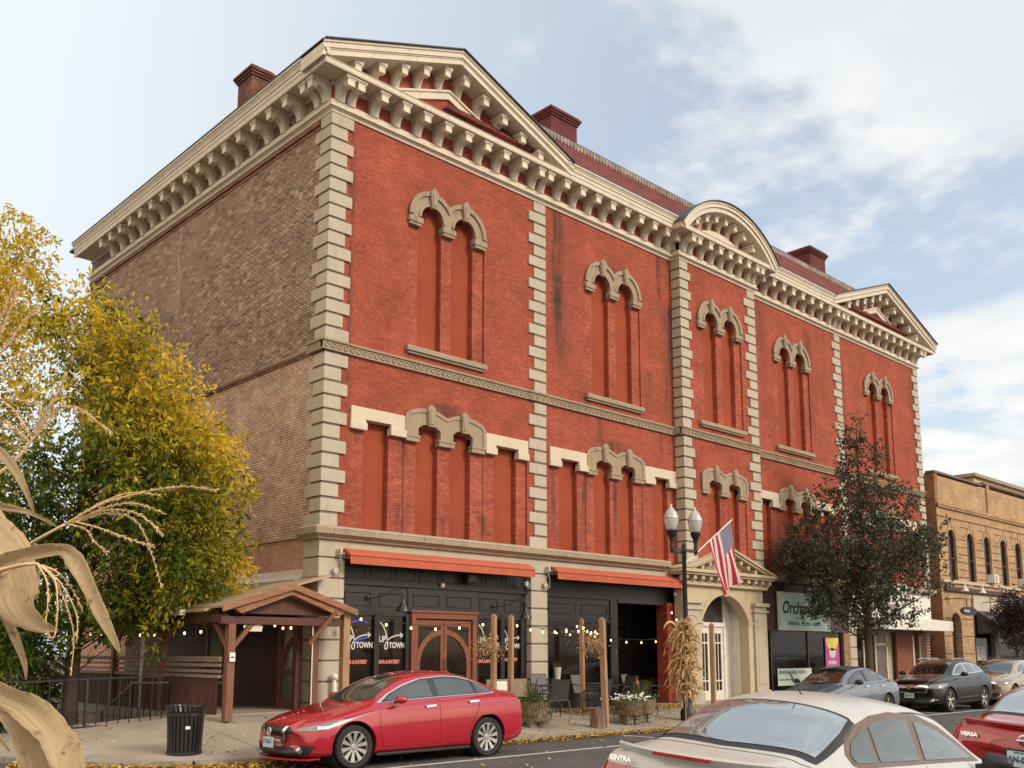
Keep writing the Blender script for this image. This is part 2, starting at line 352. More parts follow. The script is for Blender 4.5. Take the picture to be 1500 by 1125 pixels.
def tag(o, label=None, cat=None, group=None, kind=None):
    if label: o['label'] = label
    if cat: o['category'] = cat
    if group: o['group'] = group
    if kind: o['kind'] = kind
    return o
def thing(name, label, cat, loc=(0, 0, 0), rz=0, group=None, rot=None):
    o = bpy.data.objects.new(name, None); o.empty_display_size = .2; COL.objects.link(o)
    o.location = loc; o.rotation_euler = rot if rot else (0, 0, rz)
    return tag(o, label, cat, group)
def kids(o): return [c for c in bpy.data.objects if c.parent == o]
def dup(root, loc, rz=0, label=None, scale=None):
    def cp(o, par):
        c = o.copy(); COL.objects.link(c)
        if par: c.parent = par
        for ch in kids(o): cp(ch, c)
        return c
    r = cp(root, None); r.location = loc; r.rotation_euler = (0, 0, rz)
    if label: r['label'] = label
    if scale: r.scale = (scale,) * 3
    return r
def text(txt, size, name, mt, parent, loc, rot=(R(90), 0, 0), ext=.002, sx=1, bold=0, align='LEFT', shear=0):
    cu = bpy.data.curves.new('t', 'FONT'); cu.body = txt; cu.size = size; cu.extrude = ext; cu.align_x = align; cu.shear = shear
    cu.offset = bold; cu.resolution_u = 3
    o = bpy.data.objects.new('t', cu); COL.objects.link(o)
    bpy.context.view_layer.update()
    me = bpy.data.meshes.new_from_object(o.evaluated_get(bpy.context.evaluated_depsgraph_get()))
    bpy.data.objects.remove(o); bpy.data.curves.remove(cu)
    me.name = name; me.materials.clear(); me.materials.append(mt)
    q = bpy.data.objects.new(name, me); COL.objects.link(q); q.parent = parent
    q.location = loc; q.rotation_euler = rot; q.scale = (sx, 1, 1)
    return q
# ================================================================ ground
def lerp(a, b, t): return a + (b - a) * t
def zbase(x):
    if x < -2.6: return lerp(.58, .3, min(1, (-2.6 - x) / 3.2))
    if x < 0: return .58
    if x < 8: return lerp(.58, .34, x / 8)
    return .32
def zs(x, y): return lerp(.1, zbase(x), max(0, min(1, (y + 3.6) / 3.6)))
KP = [(-8.4, 4.5), (-7.4, 2.2), (-6.8, .6), (-6.35, -.6), (-5.9, -1.8), (-5.3, -2.75), (-4.4, -3.35), (-3.2, -3.6)] + [(x, -3.6) for x in range(-2, 16)] + [(x, -3.6) for x in (18, 21, 24, 27, 30, 34, 38, 44, 52, 62, 75)]
BP = [(-6.6, 3.2), (-6.3, 2.4), (-6.0, 2.1), (-5.4, 1.9), (-4.8, 1.7), (-4.2, 1.5), (-3.5, 1.35), (-2.8, 1.2)] + [(x, 1.2) for x in range(-2, 16)] + [(x, 1.2) for x in (18, 21, 24, 27, 30, 34, 38, 44, 52, 62, 75)]
def build_ground():
    MB().ext([(-900, -900), (900, -900), (900, 900), (-900, 900)], -.62, -.9, 'xy').obj('ground', GROUND, kind='structure')
    MB().ext([(-80, -45), (170, -45), (170, -3.4), (-3, -3.4), (-6.3, 0), (-8, 5), (-8, 90), (-80, 90)], 0, -.3, 'xy').obj('road', ASPH, kind='structure')
    MB().ext([(-7.9, 4.2), (-6.1, .2), (-2.7, .6), (-2.7, 12), (-2.7, 40), (-7.9, 40)], -.02, -.3, 'xy').obj('yard_ground', mat('yard_soil', (.07, .055, .035), .95, .4, 2), kind='structure')
    n = 9; mb = MB(); vs = []
    for k, b in zip(KP, BP):
        for j in range(n):
            t = j / (n - 1); x = lerp(k[0], b[0], t); y = lerp(k[1], b[1], t)
            z = lerp(.1, zbase(x), t) if k[0] < -3.2 else zs(x, y)
            vs.append((x, y, z))
    fs = [(i * n + j, (i + 1) * n + j, (i + 1) * n + j + 1, i * n + j + 1) for i in range(len(KP) - 1) for j in range(n - 1)]
    mb.add(vs, fs); mb.obj('sidewalk', CONC, smooth=True, kind='structure')
    # skirt under the back edge of the sidewalk towards the sunken yard
    mb = MB(); 
    for i in range(0, 8):
        a, b = BP[i], BP[i + 1]; mb.add([(a[0], a[1], -.3), (b[0], b[1], -.3), (b[0], b[1], zbase(b[0])), (a[0], a[1], zbase(a[0]))], [(0, 1, 2, 3)])
    mb.obj('sidewalk_edge', CONC, kind='structure')
    mb = MB()
    for i in range(len(KP) - 1):
        a = Vector(KP[i]); b = Vector(KP[i + 1]); d = (b - a).normalized(); nn = Vector((d.y, -d.x)) * .14
        seg = max(1, int((b - a).length / 2.0))
        for s in range(seg):
            p = a.lerp(b, s / seg + .004); q = a.lerp(b, (s + 1) / seg - .004)
            mb.add([(p.x + nn.x, p.y + nn.y, -.05), (q.x + nn.x, q.y + nn.y, -.05), (q.x, q.y, -.05), (p.x, p.y, -.05),
                    (p.x + nn.x * .85, p.y + nn.y * .85, .106), (q.x + nn.x * .85, q.y + nn.y * .85, .106), (q.x, q.y, .108), (p.x, p.y, .108)],
                   [(0, 3, 2, 1), (4, 5, 6, 7), (0, 1, 5, 4), (1, 2, 6, 5), (2, 3, 7, 6), (3, 0, 4, 7)])
    mb.obj('kerb', KERBM, kind='structure', bevel=.015)
    mb = MB(); mb.box(-4.6, 60, -5.68, -5.59, .001, .004)
    for x in (-.9 + 5.2, 10.2, 17.9, 24): mb.box(x + 1.2, x + 1.28, -5.59, -3.8, .001, .004)
    mb.obj('parking_line', LINEP, kind='structure')
    mb = MB(); mb.box(2.0, 5.2, -6.75, -6.67, .001, .004); mb.obj('road_seam', mat('asphalt_seam', (.16, .15, .14), .9, .3, 4), kind='structure')
    # sidewalk joints
    mb = MB()
    for x in [i * 1.52 - 3 for i in range(0, 30)]:
        for j in range(8):
            y0 = -3.58 + j * .45; y1 = y0 + .45
            z0 = zs(x, y0) + .002; z1 = zs(x, y1) + .002
            mb.add([(x, y0, z0), (x + .014, y0, z0), (x + .014, y1, z1), (x, y1, z1)], [(0, 1, 2, 3)])
    for (y) in (-2.1, -.75):
        for x in range(-3, 30): mb.add([(x, y, zs(x, y) + .002), (x + 1, y, zs(x + 1, y) + .002), (x + 1, y + .014, zs(x + 1, y) + .003), (x, y + .014, zs(x, y) + .003)], [(0, 1, 2, 3)])
    mb.obj('sidewalk_joints', mat('joint_dirt', (.12, .10, .08), .95, .2, 5), kind='structure', fix=False)
build_ground()
LEAFM = {}
def leafmat(name, c1, c2, c3, trans=.3):
    m, t, b = newmat(name)
    a = nd(t, 'ShaderNodeAttribute', attribute_name='hue')
    r = nd(t, 'ShaderNodeValToRGB', {0: a.outputs[2]}); e = r.color_ramp.elements
    e[0].color = c4(c1); e[0].position = .15; e[1].color = c4(c3); e[1].position = .85
    k = e.new(.5); k.color = c4(c2)
    t.links.new(r.outputs[0], b.inputs['Base Color']); b.inputs['Roughness'].default_value = .5; b.inputs['Specular IOR Level'].default_value = .3
    tr = nd(t, 'ShaderNodeBsdfTranslucent', {0: r.outputs[0]}); mx = nd(t, 'ShaderNodeMixShader', {0: trans})
    t.links.new(b.outputs[0], mx.inputs[1]); t.links.new(tr.outputs[0], mx.inputs[2])
    t.links.new(mx.outputs[0], t.nodes['Material Output'].inputs[0]); return m
def leaf_mesh(name, P, D, U, L, Wd, hue, mt, parent=None, fold=.25, **kw):
    """P base points, D directions, U side vectors, L lengths, Wd widths (numpy)"""
    n = len(P); nrm = np.cross(D, U)
    v = np.empty((n, 4, 3))
    v[:, 0] = P; v[:, 1] = P + D * (L * .5)[:, None] + U * (Wd * .5)[:, None] + nrm * (fold * Wd)[:, None]
    v[:, 2] = P + D * L[:, None]; v[:, 3] = P + D * (L * .5)[:, None] - U * (Wd * .5)[:, None] + nrm * (fold * Wd)[:, None]
    me = bpy.data.meshes.new(name); me.vertices.add(n * 4); me.vertices.foreach_set('co', v.reshape(-1))
    me.loops.add(n * 6); me.polygons.add(n * 2)
    i = np.arange(n) * 4
    li = np.stack([i, i + 1, i + 2, i, i + 2, i + 3], 1).reshape(-1)
    me.loops.foreach_set('vertex_index', li.astype(np.int32))
    me.polygons.foreach_set('loop_start', (np.arange(n * 2) * 3).astype(np.int32))
    me.update(calc_edges=True); me.validate()
    at_ = me.attributes.new('hue', 'FLOAT', 'POINT'); at_.data.foreach_set('value', np.repeat(hue, 4).astype(np.float32))
    me.materials.append(mt); o = bpy.data.objects.new(name, me); COL.objects.link(o)
    if parent: o.parent = parent
    tag(o, kw.get('label'), kw.get('cat'), kw.get('group'), kw.get('kind')); return o
RS = np.random.RandomState(11)
def unit(a): return a / np.linalg.norm(a, axis=1, keepdims=True)
FALLM = leafmat('fallen_leaf', (.18, .10, .04), (.52, .33, .09), (.72, .50, .12), .15)
def litter():
    pts = []
    def strip(n, x0, x1, yf, spread, zf):
        for _ in range(n):
            x = RS.uniform(x0, x1); y = yf(x) + abs(RS.normal(0, spread)) * (-1 if RS.rand() < .8 else .5)
            pts.append((x, y, zf(x, y)))
    zr = lambda x, y: RS.uniform(.004, .04)
    strip(1500, 3.2, 8.2, lambda x: -3.78, .16, zr)
    strip(2300, -4.2, 0.2, lambda x: -3.80, .28, zr)
    strip(700, 0.2, 3.2, lambda x: -3.80, .12, zr)
    strip(900, 8, 20, lambda x: -3.78, .14, zr)
    # leaves round the corner kerb
    for _ in range(1900):
        s = RS.uniform(3.2, 7); i = int(s); f = s - i
        x = lerp(KP[i][0], KP[i + 1][0], f); y = lerp(KP[i][1], KP[i + 1][1], f); e = abs(RS.normal(0, .28)) + .15
        pts.append((x - e * .6, y - e * .75, RS.uniform(.004, .04)))
    zw = lambda x, y: zs(x, y) + RS.uniform(.004, .05)
    for _ in range(1500):
        x = RS.uniform(6.9, 12.6); y = -.55 - abs(RS.normal(0, .35)); pts.append((x, y, zw(x, y)))
    for _ in range(420):
        x = RS.uniform(-6, 12); y = RS.uniform(-3.5, -.4) if x > -4.4 else RS.uniform(-1.5, 1); pts.append((x, y, zs(x, y) + .006))
    for _ in range(260):
        x = RS.uniform(-4, 16); y = RS.uniform(-8, -3.9); pts.append((x, y, .006))
    P = np.array(pts); n = len(P); a = RS.uniform(0, 6.28, n)
    D = unit(np.stack([np.cos(a), np.sin(a), RS.uniform(-.1, .45, n)], 1)); U = unit(np.stack([-np.sin(a), np.cos(a), RS.uniform(-.4, .4, n)], 1))
    leaf_mesh('fallen_leaves', P, D, U, RS.uniform(.06, .13, n), RS.uniform(.03, .065, n), RS.rand(n), FALLM, label='drift of yellow fallen leaves along the kerb and sidewalk', cat='fallen leaves', kind='stuff')
litter()
# ================================================================ main building
B = thing('commercial_building', 'long red brick building with cream quoins, bracketed cornice and blind arched windows', 'building')
P1 = (6.58, 7.25); P2 = 13.25; PJ = -.32; P3 = (16.98, 17.65); P4 = (23.78, 24.43); LX = 31.6
ZC = 4.65; ZQ = 14.65; ZW = 15.35; DEP = 15.2
def arc(cx, cz, r, a0, a1, n=14): return [(cx + r * math.cos(R(a0 + (a1 - a0) * i / n)), cz + r * math.sin(R(a0 + (a1 - a0) * i / n))) for i in range(n + 1)]
UW = [3.62, 10.24, 15.45, 20.63, 27.65]
# upper double windows: opening offsets from the centre
UO = [(-.93, -.17), (.18, .92)]
holes1 = []; 
def zone_rect(x0, x1, z0, z1): return [(x0, z0), (x1, z0), (x1, z1), (x0, z1)]
def upper_outline(c):
    return [(c - 1.28, 9.38), (c + 1.30, 9.38), (c + 1.30, 12.86)] + arc(c + .55, 12.86, .74, 0, 137, 12)[1:] + arc(c - .55, 12.86, .74, 43, 180, 12) 
def low_outline(c):
    return [(c - 1.28, ZC - .1), (c + 1.30, ZC - .1), (c + 1.30, 7.55), (c + .55, 7.72), (c, 7.62), (c - .55, 7.72), (c - 1.28, 7.55)]
# 2F: left lintel, arches, right lintel zones relative to the pavilion centre
def flat_outline(x0, x1): return [(x0, ZC - .1), (x1, ZC - .1), (x1, 7.5), (x0, 7.5)]
BAYS = [ # x0, x1, y, centre, flat lintels [(zone x0,x1, open x0,x1)]
    (0, 13.25, 0, [UW[0], UW[1]], [(.72, 2.31, 1.15, 1.88), (4.97, 6.53, 5.34, 6.15), (7.39, 8.95, 7.83, 8.59), (11.60, 13.2, 12.08, 12.82)]),
    (13.25, 17.65, PJ, [UW[2]], []),
    (17.65, LX, 0, [UW[3], UW[4]], [(17.72, 19.3, 18.12, 18.87), (21.98, 23.55, 22.36, 23.1), (24.6, 26.3, 25.1, 25.85), (28.98, 30.6, 29.4, 30.15)])]
JOINT_R = mat('dark_red_seam', (.20, .05, .04), .8, .2)
surr = []
for (x0, x1, y, cs, fl) in BAYS:
    outer = [(x0, ZC - .15), (x1, ZC - .15), (x1, ZW), (x0, ZW)]
    lows = []
    for k_, c in enumerate(cs):
        o_ = low_outline(c)
        if fl:
            a0 = fl[2 * k_][0]; b1 = fl[2 * k_ + 1][1]
            o_ = [(a0, ZC - .1), (b1, ZC - .1), (b1, 7.5), (c + 1.30, 7.5), (c + 1.30, 7.55), (c + .55, 7.72), (c, 7.62), (c - .55, 7.72), (c - 1.28, 7.55), (c - 1.28, 7.5), (a0, 7.5)]
        lows.append(o_)
    hs = [upper_outline(c)[::-1] for c in cs] + [o_[::-1] for o_ in lows]
    mb = MB(); mb.ext([outer] + hs, y, y + .09, 'xz'); mb.obj('front_wall', RED, B)
    # recessed pier layer
    mb = MB()
    for c in cs:
        op = [[(c + a, 9.38), (c + b, 9.38), (c + b, 12.86)] + arc(c + (a + b) / 2, 12.86, (b - a) / 2, 0, 180, 12)[1:] for a, b in UO]
        mb.ext([upper_outline(c)] + [o[::-1] for o in op], y + .05, y + .30)
        # pier strips between the openings (plain boxes, no holes), lintel zone above them
        k_ = cs.index(c); ed = [lows[k_][0][0]]
        ops = [(c + a + .02, c + b - .04, 7.36) for a, b in UO] + [(p, q, 7.28) for _, _, p, q in fl[2 * k_:2 * k_ + 2]]
        ops.sort(); xs_ = lows[k_][0][0]
        for p, q, zt_ in ops:
            mb.box(xs_, p, y + .05, y + .3, ZC - .1, 7.6); mb.box(p, q, y + .05, y + .3, zt_ + .02, 7.6); xs_ = q
        mb.box(xs_, lows[k_][1][0], y + .05, y + .3, ZC - .1, 7.6)
    mb.obj('window_piers', PIER, B)
    if fl:
        mb = MB()
        for c in cs:
            for x in (c - 1.30, c + 1.305): mb.box(x, x + .022, y + .044, y + .06, ZC, 7.04)
        mb.obj('pier_joints', mat('dark_vertical_joint', (.07, .022, .018), .9, .2) if 'dark_vertical_joint' not in MATS else MATS['dark_vertical_joint'], B)
    # blind windows
    for c in cs:
        for kind in (0, 1):
            mb = MB()
            for a, b in UO:
                if kind == 0: mb.ext([(c + a - .05, 9.3), (c + b + .05, 9.3), (c + b + .05, 13.4), (c + a - .05, 13.4)], y + .20, y + .24)
                else: mb.ext([(c + a - .05, ZC - .1), (c + b + .05, ZC - .1), (c + b + .05, 7.6), (c + a - .05, 7.6)], y + .20, y + .24)
            w = mb.obj('blind_window', PANEL, B)
            mb = MB()
            for a, b in UO:
                for z in ((10.6, 11.85) if kind == 0 else (5.1, 6.25)): mb.box(c + a, c + b, y + .197, y + .2, z + a * .02, z + a * .02 + .008)
            mb.obj('board_seam', JOINT_R, w)
            mb = MB()
            if kind == 0:
                o = [(c - 1.28, 12.72), (c - 1.28, 12.86)] + arc(c - .55, 12.86, .715, 180, 40, 16)[1:] + arc(c + .55, 12.86, .715, 140, 0, 16) + [(c + 1.285, 12.72), (c + .93, 12.72), (c + .93, 12.86)] + \
                    arc(c + .55, 12.86, .395, 0, 180, 14)[1:] + [(c + .17, 12.72), (c - .17, 12.72), (c - .17, 12.86)] + arc(c - .55, 12.86, .395, 0, 180, 14)[1:] + [(c - .93, 12.72)]
                mb.ext(o, y - .05, y + .19)
                o2 = arc(c - .55, 12.86, .76, 180, 43, 16) + arc(c + .55, 12.86, .76, 137, 0, 16) + arc(c + .55, 12.86, .64, 0, 149.5, 16) + arc(c - .55, 12.86, .64, 30.5, 180, 16)
                mb.ext(o2, y - .095, y - .045)
                o3 = arc(c - .55, 12.86, .45, 180, 0, 16) + arc(c - .55, 12.86, .37, 0, 180, 16); mb.ext(o3, y - .075, y - .045)
                o3 = arc(c + .55, 12.86, .45, 180, 0, 16) + arc(c + .55, 12.86, .37, 0, 180, 16); mb.ext(o3, y - .075, y - .045)
                for a, b in ((c - 1.34, c - .86), (c - .24, c + .24), (c + .86, c + 1.34)):
                    mb.box(a + .02, b - .02, y - .10, y + .1, 12.66, 12.80); mb.box(a + .05, b - .05, y - .075, y + .1, 12.58, 12.655)
                mb.obj('arch_surround', BSTONE, w, bevel=.012)
                for k in (c - .55, c + .55):
                    mb = MB(); mb.ext([(k - .075, 13.16), (k + .075, 13.16), (k + .13, 13.60), (k, 13.73), (k - .13, 13.60)], y - .15, y - .04)
                    mb.ext([(k - .045, 13.22), (k + .045, 13.22), (k + .08, 13.56), (k, 13.65), (k - .08, 13.56)], y - .17, y - .15); mb.obj('keystone', BSTONE, w, bevel=.01)
                mb = MB(); mb.box(c - 1.33, c + 1.33, y - .13, y + .1, 9.25, 9.37); mb.box(c - 1.28, c + 1.28, y - .08, y + .1, 9.19, 9.25); mb.box(c - 1.32, c + 1.32, y - .09, y + .18, 9.37, 9.40)
                mb.obj('sill', BSTONE, w, bevel=.01)
            else:
                o = [(c - 1.29, 7.05), (c - 1.29, 7.60), (c - 1.2, 7.70), (c - 1.0, 7.77), (c - .78, 7.81), (c - .55, 7.83), (c - .3, 7.79), (c, 7.68), (c + .3, 7.79), (c + .55, 7.83), (c + .78, 7.81), (c + 1.0, 7.77), (c + 1.2, 7.70), (c + 1.30, 7.60), (c + 1.30, 7.05), (c + .88, 7.05), (c + .88, 7.34), (c + .78, 7.42), (c + .55, 7.48), (c + .34, 7.42), (c + .22, 7.34), (c + .22, 7.05),
                     (c - .20, 7.05), (c - .20, 7.34), (c - .34, 7.42), (c - .55, 7.48), (c - .78, 7.42), (c - .90, 7.34), (c - .90, 7.05)]
                mb.ext(o, y - .06, y + .19)
                mb.ext([(c - 1.32, 7.1), (c - 1.32, 7.62), (c - 1.22, 7.73), (c - 1.0, 7.81), (c - .78, 7.85), (c - .55, 7.87), (c - .28, 7.83), (c, 7.72), (c + .28, 7.83), (c + .55, 7.87), (c + .78, 7.85), (c + 1.0, 7.81), (c + 1.23, 7.73), (c + 1.33, 7.62), (c + 1.33, 7.1), (c + 1.22, 7.1), (c + 1.22, 7.57), (c + 1.14, 7.65), (c + .95, 7.71), (c + .55, 7.77), (c + .28, 7.73), (c, 7.62), (c - .28, 7.73), (c - .55, 7.77), (c - .95, 7.71), (c - 1.13, 7.65), (c - 1.21, 7.57), (c - 1.21, 7.1)], y - .085, y - .045)
                for a, b in ((c - 1.31, c - .85), (c - .27, c + .27), (c + .83, c + 1.32)): mb.box(a, b, y - .09, y + .1, 7.08, 7.14); mb.box(a + .02, b - .02, y - .075, y + .1, 6.97, 7.08)
                mb.obj('arch_surround', BSTONE, w, bevel=.012)
                for k in (c - .55, c + .55):
                    mb = MB(); mb.ext([(k - .08, 7.40), (k + .08, 7.40), (k + .12, 7.88), (k, 7.97), (k - .12, 7.88)], y - .15, y - .04)
                    mb.ext([(k - .045, 7.46), (k + .045, 7.46), (k + .075, 7.83), (k, 7.89), (k - .075, 7.83)], y - .17, y - .15); mb.obj('keystone', BSTONE, w, bevel=.01)
    for a, b, p, q in fl:
        mb = MB(); mb.ext([(p - .05, ZC - .1), (q + .05, ZC - .1), (q + .05, 7.4), (p - .05, 7.4)], y + .20, y + .24); w = mb.obj('blind_window', PANEL, B)
        mb = MB(); mb.ext([(a, 7.05), (a, 7.57), (b, 7.57), (b, 7.05), (q, 7.05), (q, 7.28), (p, 7.28), (p, 7.05)], y - .06, y + .19)
        mb.box(a - .02, p + .02, y - .09, y + .1, 7.02, 7.20); mb.box(q - .02, b + .02, y - .09, y + .1, 7.02, 7.20); mb.obj('lintel', WSTONE, w, bevel=.01)
# returns of the centre bay, backing volume
mb = MB(); mb.box(P2, P2 + .05, PJ, .02, ZC - .1, ZW - .002); mb.box(P3[1] - .05, P3[1], PJ, .02, ZC - .1, ZW - .003); mb.obj('return_wall', REDY, B)
mb = MB(); mb.box(.3, LX - .3, .31, DEP - .1, 4.4, 15.3); mb.obj('core', INTER, B)
mb = MB(); mb.box(.3, LX - .3, 1.7, 1.8, .0, 4.5); mb.obj('interior_partition', INTER, B)
# side wall in three slightly stepped faces
mb = MB(); mb.box(.0, .4, .03, DEP, 8.80, ZW - .004); mb.obj('side_wall', SIDE_U, B)
mb = MB(); mb.box(.05, .4, .03, DEP, 4.48, 8.799); mb.obj('side_wall', SIDE_M, B)
mb = MB(); mb.box(.11, .4, .03, DEP, .0, 4.479); mb.obj('side_wall', SIDE_L, B)
mb = MB(); mb.box(LX - .4, LX - .02, .1, DEP, .0, ZW - .005); mb.obj('side_wall', SIDE_M, B)
mb = MB(); mb.box(-.06, .05, .5, DEP, ZQ - .12, ZQ - .02); mb.box(-.02, .03, .5, DEP, ZQ - .22, ZQ - .14)
for k in range(16): mb.box(-.035, .03, .5, DEP, 8.83 + k * 0, 8.88); break
mb.obj('brick_band', brick('brick_band', (.30, .16, .11), (.22, .1, .07), (.09, .05, .04), 'y'), B)
# quoins
def quoin_stack(kind, x0, x1, y, z0, z1):
    if z1 - z0 > 7:
        quoin_stack(kind, x0, x1, y, z0, 8.76); quoin_stack(kind, x0, x1, y, 9.035, z1); return
    mb = MB(); mj = MB(); n = int(round((z1 - z0) / .333)); h = (z1 - z0) / n
    rnd = random.Random(int(x0 * 10) + kind)
    for i in range(n):
        a = z0 + i * h; b = a + h - .058; lg = (i + (0 if kind != 0 else 1)) % 2 == (n % 2)
        zc = a + h / 2
        j = rnd.uniform(-.006, .006)
        if kind == 0:   # building corner, left
            fx = .60 if lg else .42; sy = .42 if lg else .62
            mb.ext([(-.055 + j, -.055 + j), (fx, -.055 + j), (fx, .06), (.06, .06), (.06, sy), (-.055 + j, sy)], a, b, 'xy')
        elif kind == 1: # flat, right edge straight
            xa = x0 if lg else x0 + .2; mb.box(xa, x1 + .002 * i % .003, y - .05 + j, y + .05, a, b)
        elif kind == 2: # centre bay left, wraps round the return
            fx = x0 + (.55 if lg else .40)
            mb.ext([(x0 - .05, y - .055 + j), (fx, y - .055 + j), (fx, y + .05), (x0 + .04, y + .05), (x0 + .04, -.01), (x0 - .05, -.01)], a, b, 'xy')
        elif kind == 3: # building corner, right
            fx = .60 if lg else .40
            mb.ext([(x1 - fx, y - .055 + j), (x1 + .05, y - .055 + j), (x1 + .05, .6), (x1 - .1, .6), (x1 - .1, y + .05), (x1 - fx, y + .05)], a, b, 'xy')
    # darker bed joints between the blocks
    if kind == 0: mj.ext([(-.025, -.025), (.42, -.025), (.42, .04), (.04, .04), (.04, .44), (-.025, .44)], z0, z1, 'xy')
    elif kind == 1: mj.box(x0 + .21, x1 - .004, y - .022, y + .04, z0, z1)
    elif kind == 2: mj.ext([(x0 - .02, y - .022), (x0 + .40, y - .022), (x0 + .4, y + .03), (x0 + .03, y + .03), (x0 + .03, -.012), (x0 - .02, -.012)], z0, z1, 'xy')
    else: mj.box(x1 - .4, x1 + .02, y - .022, y + .5, z0, z1)
    o = mb.obj('quoin_stack', STONE, B, bevel=.014); mj.obj('bed_joint', JOINT, o)
quoin_stack(0, 0, 0, 0, ZC + .02, ZQ + .06); quoin_stack(1, P1[0], P1[1], 0, ZC + .02, ZQ + .06); quoin_stack(2, P2, P2, PJ, ZC + .02, ZQ + .06)
quoin_stack(1, P3[0], P3[1], PJ, ZC + .02, ZQ + .06); quoin_stack(1, P4[0], P4[1], 0, ZC + .02, ZQ + .06); quoin_stack(3, LX, LX, 0, ZC + .02, ZQ + .06)
# ---- swept mouldings
def sweep(path, prof, name, mt, close_ends=True, parent=B, bevel=0):
    """path: (x,y) list, outward is to the right of travel; prof: (out,z) closed"""
    n = len(path); offs = []
    for i in range(n):
        ds = []
        if i > 0: ds.append((Vector(path[i]) - Vector(path[i - 1])).normalized())
        if i < n - 1: ds.append((Vector(path[i + 1]) - Vector(path[i])).normalized())
        ns = [Vector((d.y, -d.x)) for d in ds]
        if len(ns) == 1: offs.append(ns[0])
        else:
            b = ns[0] + ns[1]; b.normalize(); offs.append(b / max(.2, b.dot(ns[0])))
    k = len(prof); vs = []; fs = []
    for p, o in zip(path, offs):
        for a, z in prof: vs.append((p[0] + o.x * a, p[1] + o.y * a, z))
    for i in range(n - 1):
        for j in range(k): fs.append((i * k + j, i * k + (j + 1) % k, (i + 1) * k + (j + 1) % k, (i + 1) * k + j))
    fs.append(tuple(range(k))); fs.append(tuple((n - 1) * k + j for j in range(k)))
    return MB().add(vs, fs).obj(name, mt, parent, bevel=bevel)
PATH = [(0, DEP), (0, 0), (P2, 0), (P2, PJ), (P3[1], PJ), (P3[1], 0), (LX, 0), (LX, DEP)]
PFR = [(0, DEP), (0, 0), (P2, 0), (P2, PJ), (P3[1], PJ), (P3[1], 0), (LX, 0), (LX, 1)]
sweep(PATH, [(-.02, 14.68), (.04, 14.68), (.05, 14.73), (.10, 14.77), (.14, 14.78), (.14, 14.83), (.09, 14.86), (.09, 14.97), (-.02, 14.97)], 'frieze_moulding', CORN, bevel=.006)
sweep(PATH, [(-.05, 15.36), (.05, 15.36), (.05, 15.475), (.585, 15.475), (.585, 15.43), (.62, 15.43), (.635, 15.47), (.635, 15.55), (.66, 15.58), (-.05, 15.585)], 'cornice', CORN, bevel=.006)
CR = [(-.05, 15.587), (.64, 15.587), (.64, 15.68), (.67, 15.70), (.67, 15.75), (.72, 15.83), (.74, 15.84), (.74, 15.90), (-.05, 15.92)]
FL = [(.6, 15.902), (.76, 15.902), (.76, 15.93), (.5, 15.95), (.5, 15.93)]
for k_, pa in enumerate(([(0, DEP), (0, -.70)], [(7.55, 0), (12.75, 0)], [(18.1, 0), (23.1, 0)], [(LX, -.70), (LX, DEP)])):
    sweep(pa, CR if k_ in (1, 2) else [(.55, 15.587)] + CR[1:-1] + [(.55, 15.90)], 'crown_moulding', CORN, bevel=.006); sweep(pa, FL, 'cornice_flashing', SLATE)
# guilloche belt course: band with a row of rings
def belt(xa, xb, y, dark=False):
    mb = MB(); mb.box(xa, xb, y - .06, y + .05, 8.80, 9.0); mb.box(xa, xb, y - .10, y + .05, 8.98, 9.03); mb.box(xa, xb, y - .09, y + .05, 8.765, 8.80)
    n = max(2, int((xb - xa) / .17)); 
    for i in range(n):
        c = xa + (i + .5) * (xb - xa) / n; vs = []; m_ = 10
        for r, dy in ((.075, .062), (.066, .085), (.048, .085), (.04, .062)):
            for k in range(m_): t = 6.2832 * k / m_; vs.append((c + r * math.cos(t), y - dy, 8.89 + r * math.sin(t)))
        mb.add(vs, [(q * m_ + k, q * m_ + (k + 1) % m_, (q + 1) * m_ + (k + 1) % m_, (q + 1) * m_ + k) for q in range(3) for k in range(m_)])
    mb.obj('belt_course', BSTONE, B)
for a, b, y in ((-.1, .62, -.0), (.64, P1[0] - .02, .02), (P1[0], P1[1], 0), (P1[1] + .02, P2 - .07, .02), (P2 - .1, P2 + .55, PJ), (P2 + .57, P3[0] - .02, PJ + .02), (P3[0], P3[1] + .02, PJ), (P3[1] + .04, P4[0] - .02, .02), (P4[0], P4[1], 0), (P4[1] + .02, LX - .62, .02), (LX - .6, LX + .1, 0)): belt(a, b, y)
mb = MB(); mb.box(-.1, -.0, -.02, .62, 8.8, 9.0); mb.box(-.14, .0, -.06, .62, 8.98, 9.03); mb.box(-.13, 0, -.06, .62, 8.765, 8.8)
for i in range(5): mb.box(-.115, -.1, .06 + i * .11, .12 + i * .11, 8.82, 8.96)
mb.obj('belt_course', BSTONE, B)
mb = MB(); mb.box(P2 - .1, P2, PJ, 0, 8.8, 9.0); mb.obj('belt_course', BSTONE, B)
